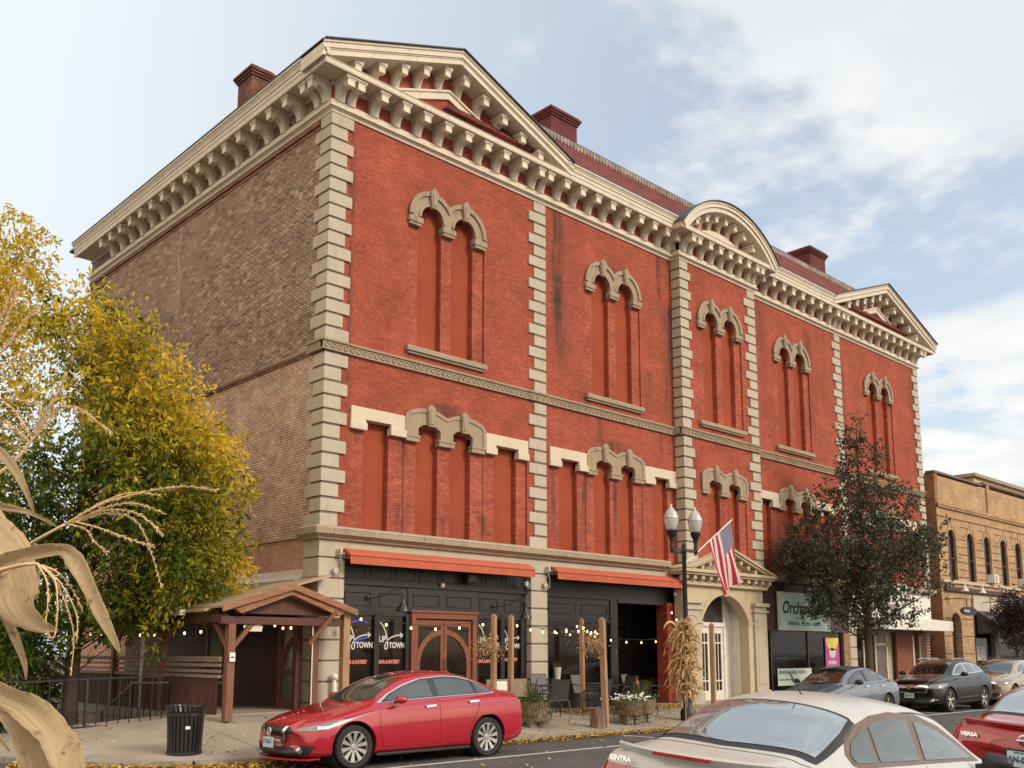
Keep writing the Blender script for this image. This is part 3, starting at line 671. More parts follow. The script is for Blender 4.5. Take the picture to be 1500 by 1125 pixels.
# ground floor cornice and stone frieze band
sweep([(.0, .62), (0, 0), (12.55, 0)], [(-.05, 4.36), (.12, 4.36), (.14, 4.41), (.20, 4.44), (.20, 4.46), (.26, 4.47), (.26, 4.62), (.22, 4.66), (-.05, 4.67)], 'ground_cornice', BSTONE, bevel=.008)
mb = MB()
for x in (.12, 1.35, 4.2, 6.7, 7.25, 9.2, 11.2): mb.box(x, x + .025, -.275, -.2, 4.50, 4.62)
mb.box(0, 12.5, -.268, -.2, 4.60, 4.63); mb.obj('cornice_panelling', STONE, B)
sweep([(P3[1] + .2, 0), (LX, 0), (LX, .6)], [(-.05, 4.36), (.12, 4.36), (.14, 4.41), (.22, 4.44), (.24, 4.47), (.24, 4.62), (-.05, 4.66)], 'ground_cornice', BSTONE)
mb = MB(); mb.box(-.04, 12.9, -.045, .25, 3.98, 4.358); mb.box(-.04, .3, .25, .62, 3.98, 4.357)
mb.obj('stone_fascia', STONE, B, bevel=.01)
# ground floor piers with rusticated blocks
def pier(x0, x1, z0, z1, y=-.045, side=False, dz=.47):
    mb = MB(); mj = MB(); n = int(round((z1 - z0) / dz)); h = (z1 - z0) / n
    for i in range(n):
        a = z0 + i * h; b = a + h - .035
        if side: mb.ext([(x0, y), (x1, y), (x1, .25), (x0 + .2, .25), (x0 + .2, .62), (x0, .62)], a, b, 'xy')
        else: mb.box(x0, x1, y, .25, a, b)
    if side: mj.ext([(x0 + .03, y + .03), (x1 - .03, y + .03), (x1 - .03, .2), (x0 + .2, .2), (x0 + .2, .58), (x0 + .03, .58)], z0, z1, 'xy')
    else: mj.box(x0 + .03, x1 - .03, y + .03, .2, z0, z1)
    o = mb.obj('ground_pier', STONE, B, bevel=.025); mj.obj('bed_joint', JOINT, o)
pier(-.04, .66, .3, 3.978, side=True); pier(6.64, 7.27, .2, 3.978)
# ---- console brackets
def bracket_proto():
    mb = MB(); w = .105
    o = [(0, 14.95), (.13, 14.95), (.14, 15.02), (.165, 15.10), (.21, 15.18), (.28, 15.235), (.38, 15.265), (.40, 15.265), (.40, 15.17), (.545, 15.17), (.545, 15.31), (.56, 15.33), (.56, 15.48), (0, 15.48)]
    mb.ext([(-a, z) for a, z in o], -w, w, 'yz')
    mb.ext([(-a, z) for a, z in [(0, 14.99), (.10, 14.99), (.11, 15.04), (.14, 15.13), (.20, 15.22), (.28, 15.275), (.38, 15.30), (.38, 15.4), (0, 15.4)]], -w - .02, w + .02, 'yz')
    mb.box(-w - .05, w + .05, -.575, 0, 15.375, 15.478); mb.box(-w - .03, w + .03, -.56, 0, 15.34, 15.374)
    return mb
bp = bracket_proto().obj('bracket', CORN, B, bevel=.01)
first = [True]
def brk(x, y, dz=0, rz=0, sc=1.0):
    if first[0]: o = bp; first[0] = False
    else: o = bp.copy(); COL.objects.link(o)
    o.location = (x, y, dz); o.rotation_euler = (0, 0, rz); o.parent = B
    if sc != 1: o.scale = (sc, sc, sc); o.location.z = dz + 15.478 * (1 - sc)
    return o
for x in (.16, .46, 1.15, 1.82, 2.49, 3.18, 3.88, 4.57, 5.25, 5.94, 6.63, 7.0): brk(x, 0)
for i in range(8): brk(7.68 + i * .68, 0)
brk(12.98, 0)
for x in (P2 + .15, P2 + .48, 14.35, 14.93, 15.5, 16.07, 16.62, 17.18, 17.5): brk(x, PJ)
for i in range(9): brk(18.1 + i * .68, 0)
for x in (23.98, 24.32, 25.0, 25.68, 26.36, 27.04, 27.72, 28.4, 29.08, 29.76, 30.44, 31.12, 31.45): brk(x, 0)
for x in [.18, .52] + [1.33 + i * .78 for i in range(16)]: brk(0, x, 0, R(-90))
for y in (.3, 1.1): brk(LX, y, 0, R(90))
brk(P2, -.1, 0, R(-90), .9)
mb = MB(); mb.box(-.01, LX + .01, -.012, .02, 14.96, 15.37); mb.obj('frieze_panel', mat('frieze_red', (.33, .07, .05), .7, .15, 3), B)
# ---- pediments
def pediment(xl, xr, xa, zl, za, y0, nb, name):
    t = (za - zl) / (xa - xl); tr = (za - zl) / (xr - xa)
    def chev(d0, d1, ya, yb, mb, l=0, r=0):
        mb.ext([(xl + l, zl - d0), (xa, za - d0), (xr - r, zl - d0), (xr - r, zl - d1), (xa, za - d1), (xl + l, zl - d1)], ya, yb)
    mb = MB(); chev(.0, .07, y0 - .03, .3, mb); chev(.07, .20, y0, .3, mb); chev(.20, .235, y0 + .03, .3, mb); chev(.235, .37, y0 + .05, .3, mb)
    p = mb.obj(name, CORN, B, bevel=.006)
    mb = MB(); chev(-.03, -.002, y0 - .09, 1.2, mb); mb.obj('rake_flashing', SLATE, p)
    mb = MB(); 
    mb.ext([(xl + .4, zl - .27), (xr - .4, zl - .27), (xa, za - .38)], -.03, .04); mb.obj('tympanum', MATS['frieze_red'], p)
    mb = MB(); s = .70
    hw = (xr - xl) * .5
    def ch2(o, i, ya, yb): 
        B0 = zl - .26; xo = (za - o - B0) / t; xo2 = (za - o - B0) / tr; xi = (za - i - B0) / t; xi2 = (za - i - B0) / tr
        mb.ext([(xa - xo, B0), (xa, za - o), (xa + xo2, B0), (xa + xi2, B0), (xa, za - i), (xa - xi, B0)], ya, yb)
    ch2(.92, 1.13, -.14, -.03); ch2(.88, .94, -.18, -.03); mb.obj('inner_gable_moulding', CORN, p)
    mb = MB(); mb.ext([(xa - (za - 1.12 - zl + .26) / t, zl - .26), (xa + (za - 1.12 - zl + .26) / tr, zl - .26), (xa, za - 1.12)], -.07, -.035); mb.obj('inner_gable_panel', RED, p)
    # brackets under the rakes
    for i in range(nb):
        f = (i + .55) / (nb + .15) * .74
        for sgn in (-1, 1):
            dx = (i * .70 + .33); x = xa + sgn * dx; z = za - .37 - dx * (t if sgn < 0 else tr)
            brk(x, 0, z - 15.478, 0, .92)
    return p
pediment(-.74, 7.75, 3.5, 15.90, 17.52, -.71, 5, 'pediment')
pediment(23.0, 32.36, 27.7, 15.90, 17.58, -.71, 5, 'pediment')
# segmental pediment over the centre bay
def segped():
    cx = 15.42; zl = 15.60; za = 16.98; hw = 2.84; y0 = PJ - .71
    rise = za - zl; r = (hw * hw + rise * rise) / (2 * rise); cz = za - r; ang = math.degrees(math.asin(hw / r))
    def band(r0, r1, ya, yb, mb): mb.ext(arc(cx, cz, r0, 90 + ang, 90 - ang, 28) + arc(cx, cz, r1, 90 - ang, 90 + ang, 28), ya, yb)
    mb = MB(); band(r, r - .07, y0 - .03, .3, mb); band(r - .07, r - .19, y0, .3, mb); band(r - .19, r - .34, y0 + .05, .3, mb)
    p = mb.obj('segmental_pediment', CORN, B, bevel=.006)
    mb = MB(); band(r + .03, r + .002, y0 - .08, 1.2, mb); mb.obj('arch_flashing', SLATE, p)
    mb = MB(); a2 = math.degrees(math.acos((zl - cz) / (r - .3))); mb.ext(arc(cx, cz, r - .3, 90 + a2, 90 - a2, 24), PJ - .03, PJ + .04); mb.obj('tympanum', MATS['frieze_red'], p)
    mb = MB(); r2 = r - .80; a2 = math.degrees(math.acos((zl + .02 - cz) / r2)); r3 = r - 1.0; a3 = math.degrees(math.acos(min(1, (zl + .02 - cz) / r3)))
    mb.ext(arc(cx, cz, r2, 90 + a2, 90 - a2, 20) + arc(cx, cz, r3, 90 - a3, 90 + a3, 20), PJ - .15, PJ - .03); mb.obj('inner_arch_moulding', CORN, p)
    for i in range(-3, 4):
        x = cx + i * .56; z = cz + math.sqrt((r - .34) ** 2 - (x - cx) ** 2); brk(x, PJ, z - 15.478, 0, .85)
segped()
# ---- roof: mansard slope with cresting, deck, chimneys
mb = MB(); zr = 18.02; yr = 1.25
mb.add([(3.2, -.40, 15.93), (30.2, -.40, 15.93), (28.6, yr, zr), (5.2, yr, zr), (3.2, DEP, 15.68), (30.2, DEP, 15.68), (28.6, DEP - 1.4, zr), (5.2, DEP - 1.4, zr)],
       [(0, 1, 2, 3), (1, 5, 6, 2), (5, 4, 7, 6), (4, 0, 3, 7), (3, 2, 6, 7), (0, 4, 5, 1)])
roof = mb.obj('roof', ROOFM, B)
mb = MB(); mb.box(-.6, LX + .6, .05, DEP + .6, 15.8, 15.88); mb.obj('roof_deck', SLATE, roof)
mb = MB(); mb.box(5.2, 28.6, yr - .12, yr + .1, zr, zr + .07)
mb.obj('ridge_cap', SLATE, roof)
mb = MB(); n = 150
for i in range(n):
    x = 5.2 + (i + .1) * 23.4 / n; w = 23.4 / n * .8
    mb.ext([(x, zr), (x + w, zr), (x + w, zr - .16), (x + w * .5, zr - .24), (x, zr - .16)], yr - .17, yr - .13)
mb.obj('scalloped_ridge_trim', mat('weathered_ridge_trim', (.30, .24, .20), .8, .6, 2.5), roof)
for (z, y, h) in ((16.5, .14, 0), (17.15, .62, 0)):
    pass
def chimney(x0, x1, y0, y1, z0, z1, mt, hip=False):
    mb = MB(); mb.box(x0, x1, y0, y1, z0, z1 - .3)
    for k, e in enumerate((.04, .08, .12, .06)): mb.box(x0 - e, x1 + e, y0 - e, y1 + e, z1 - .3 + k * .075, z1 - .3 + (k + 1) * .075)
    mb.obj('chimney', mt, roof)
chimney(1.0, 1.62, 6.0, 6.85, 15.7, 19.15, CHIMB); chimney(9.75, 11.0, 2.1, 3.2, 15.7, 19.75, CHIMR); chimney(26.3, 27.65, 2.1, 3.2, 15.7, 19.8, CHIMR)
# ================================================================ storefronts
TXW = mat('white_window_lettering', (.55, .54, .52), .6, 0); TXR = mat('red_outlined_lettering', (.55, .16, .13), .6, 0)
TXB = mat('black_lettering', (.02, .02, .03), .6, 0); TXM = mat('magenta_print', (.42, .06, .25), .6, .1)
def logo_decal(pane, x, y, z, s=1.0):
    """swoosh arrow with UP TOWN lettering and outlined BAR & EATERY below, on the pane"""
    k = s
    mb = MB()
    def stroke(pts, w):
        vs = []; n = len(pts)
        for i, p in enumerate(pts):
            a = Vector(pts[max(0, i - 1)]); b = Vector(pts[min(n - 1, i + 1)]); d = (b - a).normalized(); q = Vector((-d.y, d.x)) * (w[i] if isinstance(w, list) else w) / 2
            vs += [(x + (p[0] + q.x) * k, y - .004, z + (p[1] + q.y) * k), (x + (p[0] - q.x) * k, y - .004, z + (p[1] - q.y) * k)]
        mb.add(vs, [(2 * i, 2 * i + 1, 2 * i + 3, 2 * i + 2) for i in range(n - 1)])
    def bez(a, b, c, d, n=14):
        o = []
        for i in range(n + 1):
            t = i / n; o.append(tuple((1 - t) ** 3 * a[j] + 3 * (1 - t) ** 2 * t * b[j] + 3 * (1 - t) * t * t * c[j] + t ** 3 * d[j] for j in range(2)))
        return o
    stroke(bez((-.02, .50), (.12, .46), (.25, .12), (.23, -.08)), .032)
    stroke(bez((.23, -.08), (.22, -.17), (.13, -.15), (.15, -.06)), .03)
    stroke(bez((.15, -.06), (.22, .13), (.42, .20), (.66, .20)), .028)
    stroke([(.60, .25), (.69, .20)], .03); stroke([(.69, .20), (.61, .14)], .03)
    mb.obj('logo_swoosh', TXW, pane, fix=False)
    text('UP', .21 * k, 'lettering', TXW, pane, (x - .03 * k, y - .006, z + .03 * k), sx=.8, bold=.006)
    text('TOWN', .19 * k, 'lettering', TXW, pane, (x + .27 * k, y - .006, z - .11 * k), sx=.78, bold=.006)
    text('BAR & EATERY', .115 * k, 'lettering', TXR, pane, (x - .02, y - .006, z - .48 * k), sx=.82, bold=.008)
def black_panels(mb, x0, x1, z0, z1, y, n):
    w = (x1 - x0) / n
    for i in range(n):
        a = x0 + i * w + .12; b = x0 + (i + 1) * w - .12
        mb.box(a, b, y - .03, y, z1 - .16, z1 - .14); mb.box(a, b, y - .02, y, z0 + .12, z0 + .14)
        mb.box(a, a + .02, y - .018, y, z0 + .14, z1 - .16); mb.box(b - .02, b, y - .018, y, z0 + .14, z1 - .16)
MET_L = mat('dull_black_highlight', (.03, .028, .03), .4, .2)
def storefront_left():
    y = .16
    mb = MB()
    mb.box(.66, 6.64, y, y + .12, 3.40, 3.978)            # upper panelled band
    mb.box(.66, 6.64, y - .04, y, 3.40, 3.47)
    for i in range(8):
        a = .78 + i * .73; mb.box(a, a + .6, y - .015, y, 3.86, 3.875); mb.box(a, a + .6, y - .015, y, 3.55, 3.565); mb.box(a, a + .012, y - .015, y, 3.565, 3.86); mb.box(a + .588, a + .6, y - .015, y, 3.565, 3.86)
    mb.box(.66, 2.66, y + .02, y + .13, 2.76, 3.40); mb.box(4.82, 6.64, y + .02, y + .13, 2.76, 3.40); mb.box(2.64, 4.84, y + .0, y + .1, 2.80, 3.40)
    black_panels(mb, .70, 2.64, 2.80, 3.38, y + .02, 2); black_panels(mb, 2.68, 4.80, 2.84, 3.38, y, 2); black_panels(mb, 4.86, 6.6, 2.80, 3.38, y + .02, 2)
    for a, b in ((.66, .86), (1.66, 1.80), (2.58, 2.70), (4.80, 4.92), (5.70, 5.84), (6.44, 6.64)): mb.box(a, b, y - .02, y + .12, .3, 2.76)
    for a, b in ((.86, 1.66), (1.80, 2.58), (4.92, 5.70), (5.84, 6.44)): mb.box(a, b, y + .01, y + .12, .3, .92); mb.box(a, b, y - .03, y + .12, .92, .98); mb.box(a, b, y, y + .12, 2.70, 2.76)
    mb.box(.66, 6.64, y + .28, y + .3, .3, 3.4)
    f = mb.obj('storefront_frame', BLACK, B, bevel=.006)
    for i, (a, b) in enumerate(((.86, 1.66), (1.80, 2.58), (4.92, 5.70), (5.84, 6.44))):
        p = MB().box(a, b, y + .06, y + .08, .98, 2.70).obj('shop_window', DARKGL, B)
        logo_decal(p, (a + .06 if i != 3 else a - .02), y + .05, 2.06, .98 if i != 3 else .9)
    p = MB().box(1.06, 1.5, y + .048, y + .05, 2.52, 2.53).obj('x', mat('blue_neon', (.03, .03, .3), .4, 0, emit=(.06, .05, .9), estr=.35), B); p.name = 'neon_tube'
    p2 = MB(); p2.tube([(1.02 + i * .06, y + .045, 2.52 + .05 * math.sin(i / 8 * 3.14)) for i in range(9)], .014, 6); p2.tube([(1.15 + i * .05, y + .045, 2.10 + .015 * i) for i in range(8)], .012, 6)
    bpy.data.objects.remove(p); p2.obj('neon_tube', MATS['blue_neon'], B)
    # arched double door
    y2 = y - .03
    mb = MB(); mb.box(2.70, 2.84, y2 - .06, y2 + .1, .3, 2.80); mb.box(4.66, 4.80, y2 - .06, y2 + .1, .3, 2.80); mb.box(2.84, 4.66, y2 - .06, y2 + .1, 2.66, 2.80); mb.box(2.66, 4.84, y2 - .09, y2 + .1, 2.80, 2.86)
    mb.box(2.84, 4.66, y2 - .04, y2 + .1, .3, .34)
    door = mb.obj('entrance_door', DOORW, B, bevel=.01)
    for s, (a, b) in enumerate(((2.85, 3.745), (3.755, 4.65))):
        mb = MB(); st = .10
        mb.ext([[(a, .34), (b, .34), (b, 2.64), (a, 2.64)], [(a + st, .52), (b - st, .52), (b - st, 2.48), (a + st, 2.48)][::-1]], y2, y2 + .05)
        cx = b - .02 if s == 0 else a + .02
        r0, r1 = .86, .72; z0 = 1.55
        q = arc(cx, z0, r0, 90, 180, 16) + arc(cx, z0, r1, 180, 90, 16) if s == 0 else arc(cx, z0, r0, 0, 90, 16) + arc(cx, z0, r1, 90, 0, 16)
        mb.ext(q, y2 - .012, y2 + .045)
        xx = (cx - r0, cx - r1) if s == 0 else (cx + r1, cx + r0)
        mb.box(max(a, min(xx)), min(b, max(xx)), y2 - .012, y2 + .045, .52, z0); mb.box(a + st, b - st, y2 - .01, y2 + .045, .95, 1.05)
        leaf = mb.obj('door_leaf', DOORW, door, bevel=.008)
        MB().box(a + st - .01, b - st + .01, y2 + .02, y2 + .03, .5, 2.5).obj('door_glass', DARKGL, door)
    mb = MB(); mb.tube([(3.70, y2 - .06, 1.2), (3.70, y2 - .06, 1.7)], .012, 8); mb.tube([(3.80, y2 - .06, 1.2), (3.80, y2 - .06, 1.7)], .012, 8)
    mb.obj('handle', BLKM, door)
    MB().box(3.42, 3.64, y2 - .002, y2 + .002, 1.22, 1.30).obj('red_sticker', mat('red_open_sign', (.6, .05, .05), .5, 0, emit=(.8, .1, .08), estr=.35), door)
storefront_left()
def storefront_mid():
    y = .16; mb = MB()
    mb.box(7.27, 13.05, y - .02, y + .12, 3.38, 3.978); mb.box(7.27, 10.3, y + .02, y + .13, 2.76, 3.38); black_panels(mb, 7.4, 10.1, 2.80, 3.36, y + .02, 2)
    mb.box(10.1, 10.42, y - .02, y + .14, .3, 3.38); mb.box(10.42, 13.0, y - .05, y + .14, 3.30, 3.42)
    mb.box(7.27, 7.50, y - .02, y + .12, .3, 2.76); mb.box(7.5, 10.1, y, y + .12, 2.70, 2.76); mb.box(7.5, 10.1, y, y + .12, .3, .95); mb.box(7.5, 10.1, y - .04, y + .12, .95, 1.0)
    mb.box(8.77, 8.84, y + .04, y + .1, 1.0, 2.7)
    f = mb.obj('storefront_frame', BLACK, B, bevel=.006)
    MB().box(7.5, 10.1, y + .06, y + .08, 1.0, 2.7).obj('shop_window', DARKGL, B)
    mb = MB(); mb.box(10.42, 12.95, 1.5, 1.56, .3, 3.4); mb.box(10.38, 10.42, .2, 1.5, .3, 3.4); mb.box(10.4, 12.95, .2, 1.5, 3.42, 3.5); mb.obj('entry_recess', BLACK, B)
    MB().box(11.5, 12.4, 1.46, 1.495, .4, 2.7).obj('door_leaf', DARKGL, B)
    MB().box(10.6, 11.3, 1.40, 1.47, 1.05, 1.09).obj('push_bar', SILVR, B)
    mb = MB(); mb.box(12.62, 13.0, .0, .42, .25, 3.37); mb.obj('brick_jamb', ENTB, B)
storefront_mid()
def awning(x0, x1, name='awning'):
    a = MB()
    prof = [(.0, 4.16), (-.12, 4.18), (-.34, 4.06), (-.36, 4.03), (-.37, 3.82), (-.35, 3.82), (-.34, 3.99), (-.12, 4.1), (0, 4.06)]
    a.ext([(y - .05, z) for y, z in prof], x0, x1, 'yz')
    w = a.obj(name, ORANGE, B)
    mb = MB(); mb.box(x0 + .01, x1 - .01, -.425, -.41, 4.0, 4.012); mb.obj('seam', mat('awning_seam_dark', (.25, .05, .03), .9, 0), w)  # thin dark red strip along the awning seam
    mb = MB()
    for x, s in ((x0 - .1, -1), (x1 + .06, 1)):
        mb.box(x - .03, x + .03, -.2, .0, 4.02, 4.16); mb.tube([(x, -.1, 4.1), (x - .03, -.18, 4.02), (x + .02, -.28, 4.05)], .02, 6)
        mb.tube([(x, -.12, 4.05), (x + .06, -.14, 3.8), (x + .05, -.13, 3.62), (x - .02, -.12, 3.56), (x - .1, -.1, 3.62)], .014, 6)
        mb.lathe([(.005, -.03), (.07, -.03), (.07, .03), (.005, .03)], (x - .1, -.12, 3.66), 12, 'y')
    mb.obj('awning_bracket', mat('grey_awning_gear', (.45, .42, .38), .5, .2, 10), w)
awning(.56, 6.42); awning(7.30, 12.93)
def gooseneck(x, z, y, mt, name, label, cat, drop=.34, sc=1.0, shade='dark', grp=None, swing=.55):
    t = thing(name, label, cat, (x, y, z), 0, grp)
    mb = MB(); mb.lathe([(.01, 0), (.055, 0), (.05, .03), (.01, .03)], (0, -.03, 0), 12, 'y'); 
    pts = [(0, 0, 0), (swing * .15, -.12, -.02), (swing * .45, -.3, .03), (swing * .7, -.45, .18), (swing * .9, -.55, .18), (swing, -.6, .08), (swing, -.6, -.08)]
    sm = []
    for i in range(len(pts) - 1):
        for k in range(4): sm.append(tuple(lerp(pts[i][j], pts[i + 1][j], k / 4) for j in range(3)))
    mb.tube([tuple(c * sc for c in p) for p in sm + [pts[-1]]], .014 * sc, 6); mb.obj('arm', mt, t, smooth=True)
    c = (swing * sc, -.6 * sc, 0)
    mb = MB(); mb.lathe([(.03 * sc, -.02 * sc), (.04 * sc, -.10 * sc), (.06 * sc, -.16 * sc), (.16 * sc, -.30 * sc), (.165 * sc, -.33 * sc), (.15 * sc, -.32 * sc), (.05 * sc, -.2 * sc)], c, 18, cap=False); mb.obj('lamp_shade', mt, t, smooth=40)
    return t
gooseneck(1.45, 3.12, .12, BLKM, 'wall_lamp', 'black gooseneck wall lamp above the bar windows left of the arched door', 'wall lamp')
gooseneck(5.45, 3.05, .12, BLKM, 'wall_lamp', 'black gooseneck wall lamp right of the arched door beside the stone pier', 'wall lamp')
t = thing('loudspeaker', 'small black loudspeaker mounted under the left orange awning', 'loudspeaker', (4.5, .05, 3.70)); MB().box(-.16, .16, -.16, 0, -.11, .11).obj('cabinet', BLKP, t, bevel=.02); MB().lathe([(.01, -.17), (.08, -.165), (.09, -.16)], (0, 0, 0), 14, 'y').obj('cone', BLKM, t)
t = thing('alarm_box', 'small red and white alarm box on the black fascia over the door', 'alarm box', (3.68, .14, 3.5)); MB().box(-.06, .06, -.05, 0, -.06, .06).obj('housing', mat('alarm_red', (.5, .22, .16), .5, .3, 30), t, bevel=.01); MB().box(-.03, .03, -.06, -.05, -.02, .03).obj('lens', WHITEP, t)
# ================================================================ stone entrance portal
def portal():
    yf = -.38; pr = MB()
    x0, x1 = 12.95, 17.45
    # front slab with segmental arch opening
    o = [(x0, .25), (13.88, .25), (13.88, 2.84)]
    cx = 15.2; hw = 1.32; rise = .86; r = (hw * hw + rise * rise) / (2 * rise); cz = 2.84 + rise - r; a = math.degrees(math.asin(hw / r))
    o += arc(cx, cz, r, 90 + a, 90 - a, 20)[1:-1] + [(16.52, 2.84), (16.52, .25), (x1, .25), (x1, 4.2), (x0, 4.2)]
    pr.ext(o, yf, yf + .35); p = pr.obj('portal', TSTONE, B, bevel=.012)
    mb = MB()
    mb.ext(arc(cx, cz, r + .13, 90 + a, 90 - a, 20) + arc(cx, cz, r, 90 - a, 90 + a, 20), yf - .03, yf)
    mb.ext([(15.08, 3.66), (15.32, 3.66), (15.38, 3.96), (15.02, 3.96)], yf - .08, yf); mb.obj('archivolt', TSTONE, p, bevel=.01)
    mb = MB()
    for a_, b_ in ((x0, 13.72), (16.78, x1 + .05)):
        mb = MB(); mb.box(a_, b_, yf - .1, yf, .25, 3.45); mb.box(a_ - .05, b_ + .05, yf - .15, yf, .25, .62); mb.box(a_ - .05, b_ + .05, yf - .16, yf, 3.18, 3.24); mb.box(a_ - .07, b_ + .07, yf - .19, yf, 3.38, 3.50); mb.box(a_ + .12, b_ - .12, yf - .115, yf - .1, .8, 3.05)
        mb.obj('pilaster', STONE, p, bevel=.015)
    mb = MB()
    mb.box(16.46, 16.78, yf - .05, yf + .02, 2.76, 2.84); mb.box(13.62, 13.94, yf - .05, yf + .02, 2.76, 2.84); mb.box(16.40, 16.8, yf - .06, yf + .4, .25, .5); mb.box(16.48, 16.74, yf - .03, yf + .3, .5, 2.76)
    mb.obj('inner_jamb', TSTONE, p, bevel=.015)
    mb = MB(); mb.box(x0 - .08, x1 + .12, yf - .14, .0, 3.95, 4.06)
    n = 12
    for i in range(n): x = x0 - .1 + i * (x1 - x0 + .2) / (n - 1); mb.box(x - .08, x + .08, yf - .25, yf, 4.12, 4.26); mb.box(x - .08, x + .08, yf - .18, yf, 4.05, 4.12)
    mb.box(x0 - .26, x1 + .28, yf - .31, .0, 4.26, 4.33); mb.box(x0 - .33, x1 + .35, yf - .38, .0, 4.33, 4.43)
    mb.obj('entablature', TSTONE, p, bevel=.01)
    cx2 = 15.2
    def ch(zo, zi, ya, yb, mb): t = .31; xo = (zo - 4.42) / t; xi = (zi - 4.42) / t; mb.ext([(cx2 - xo, 4.45), (cx2, zo), (cx2 + xo, 4.45), (cx2 + xi, 4.45), (cx2, zi), (cx2 - xi, 4.45)], ya, yb)
    mb = MB(); ch(5.22, 5.14, yf - .38, .0, mb); ch(5.14, 5.06, yf - .32, .0, mb); ch(4.98, 4.92, yf - .1, 0, mb)
    for s in (-1, 1):
        for i in range(5): x = cx2 + s * (.25 + i * .42); z = 5.06 - (abs(x - cx2)) * .31; mb.box(x - .07, x + .07, yf - .25, yf, max(4.44, z - .15), z)
    mb.obj('small_pediment', TSTONE, p, bevel=.008)
    mb = MB(); mb.ext([(cx2 - 1.6, 4.45), (cx2 + 1.6, 4.45), (cx2, 4.94)], yf - .02, 0); mb.obj('pediment_panel', BSTONE, p)
    # vestibule with white panelled sides and the door
    mb = MB(); mb.box(16.52, 16.6, yf + .35, .45, .25, 3.9); mb.box(13.8, 13.88, yf + .35, .45, .25, 3.9); mb.box(13.8, 16.6, yf + .35, .45, 3.72, 3.8)
    mb.box(16.1, 16.52, .32, .36, .25, 3.72); mb.box(13.88, 14.4, .32, .36, .25, 3.72)
    for z in (.5, 1.6): mb.box(16.49, 16.525, yf + .5, .2, z, z + .95)
    mb.obj('vestibule', WHITEP, p)
    mb = MB(); yd = .3
    mb.box(14.38, 14.5, yd - .05, yd + .05, .25, 2.82); mb.box(16.0, 16.12, yd - .05, yd + .05, .25, 3.72); mb.box(14.38, 16.1, yd - .06, yd + .05, 2.70, 2.84); mb.box(13.88, 16.52, yd + .0, yd + .05, .25, .3)
    d = mb.obj('entrance_door', WHITEP, p, bevel=.008)
    MB().box(14.0, 16.0, yd, yd + .02, 2.84, 3.72).obj('fanlight', mat('smoky_glass', (.06, .045, .05), .1, .3, 4), p)
    for a_, b_ in ((14.50, 15.24), (15.26, 16.0)):
        mb = MB(); cols = [a_ + .12 + i * (b_ - a_ - .24) / 3 for i in range(4)]
        mb.box(a_, a_ + .12, yd - .01, yd + .03, .3, 2.69); mb.box(b_ - .12, b_, yd - .01, yd + .03, .3, 2.69)
        for z0, z1 in ((.3, .62), (.92, .96), (2.15, 2.19), (2.48, 2.69)): mb.box(a_ + .12, b_ - .12, yd - .008, yd + .03, z0, z1)
        for x in cols[1:3]: mb.box(x - .014, x + .014, yd - .006, yd + .03, .62, 2.48)
        l = mb.obj('door_leaf', WHITEP, d)
        MB().box(a_ + .1, b_ - .1, yd + .032, yd + .04, .6, 2.5).obj('door_glass', DARKGL, d)
    mb = MB(); mb.box(15.29, 15.33, yd - .07, yd - .012, 1.25, 1.5); mb.obj('handle', BLKM, d)
portal()
# ================================================================ right hand storefronts
MAR = mat('maroon_fascia', (.075, .035, .04), .55, .25, 2)
def storefront_print():
    y = .02; mb = MB(); mb.box(17.6, 24.4, y, y + .12, 2.66, 4.36); mb.box(17.6, 24.4, y - .03, y, 3.9, 3.94); mb.box(17.6, 24.4, y - .05, y, 2.62, 2.68)
    mb.obj('shop_fascia', MAR, B)
    mb = MB()
    for a, b in ((17.6, 18.05), (18.5, 18.6), (21.02, 21.12), (23.5, 23.62)): mb.box(a, b, y + .02, y + .12, .3, 2.62)
    mb.box(17.6, 23.6, y + .02, y + .12, .3, .55); mb.box(17.6, 23.6, y + .3, y + .34, .3, 2.65); mb.obj('storefront_frame', BLKM, B)
    for a, b in ((18.05, 18.5), (18.6, 21.02), (21.12, 23.5)): MB().box(a, b, y + .06, y + .08, .55, 2.62).obj('shop_window', DARKGL, B)
    mb = MB(); mb.box(23.62, 24.05, -.02, .25, .25, 2.6); mb.obj('brick_jamb', brick('tan_brick_jamb', (.42, .24, .14), (.33, .17, .1), (.3, .2, .14)), B)
    pier(24.05, 24.62, .25, 4.36)
storefront_print()
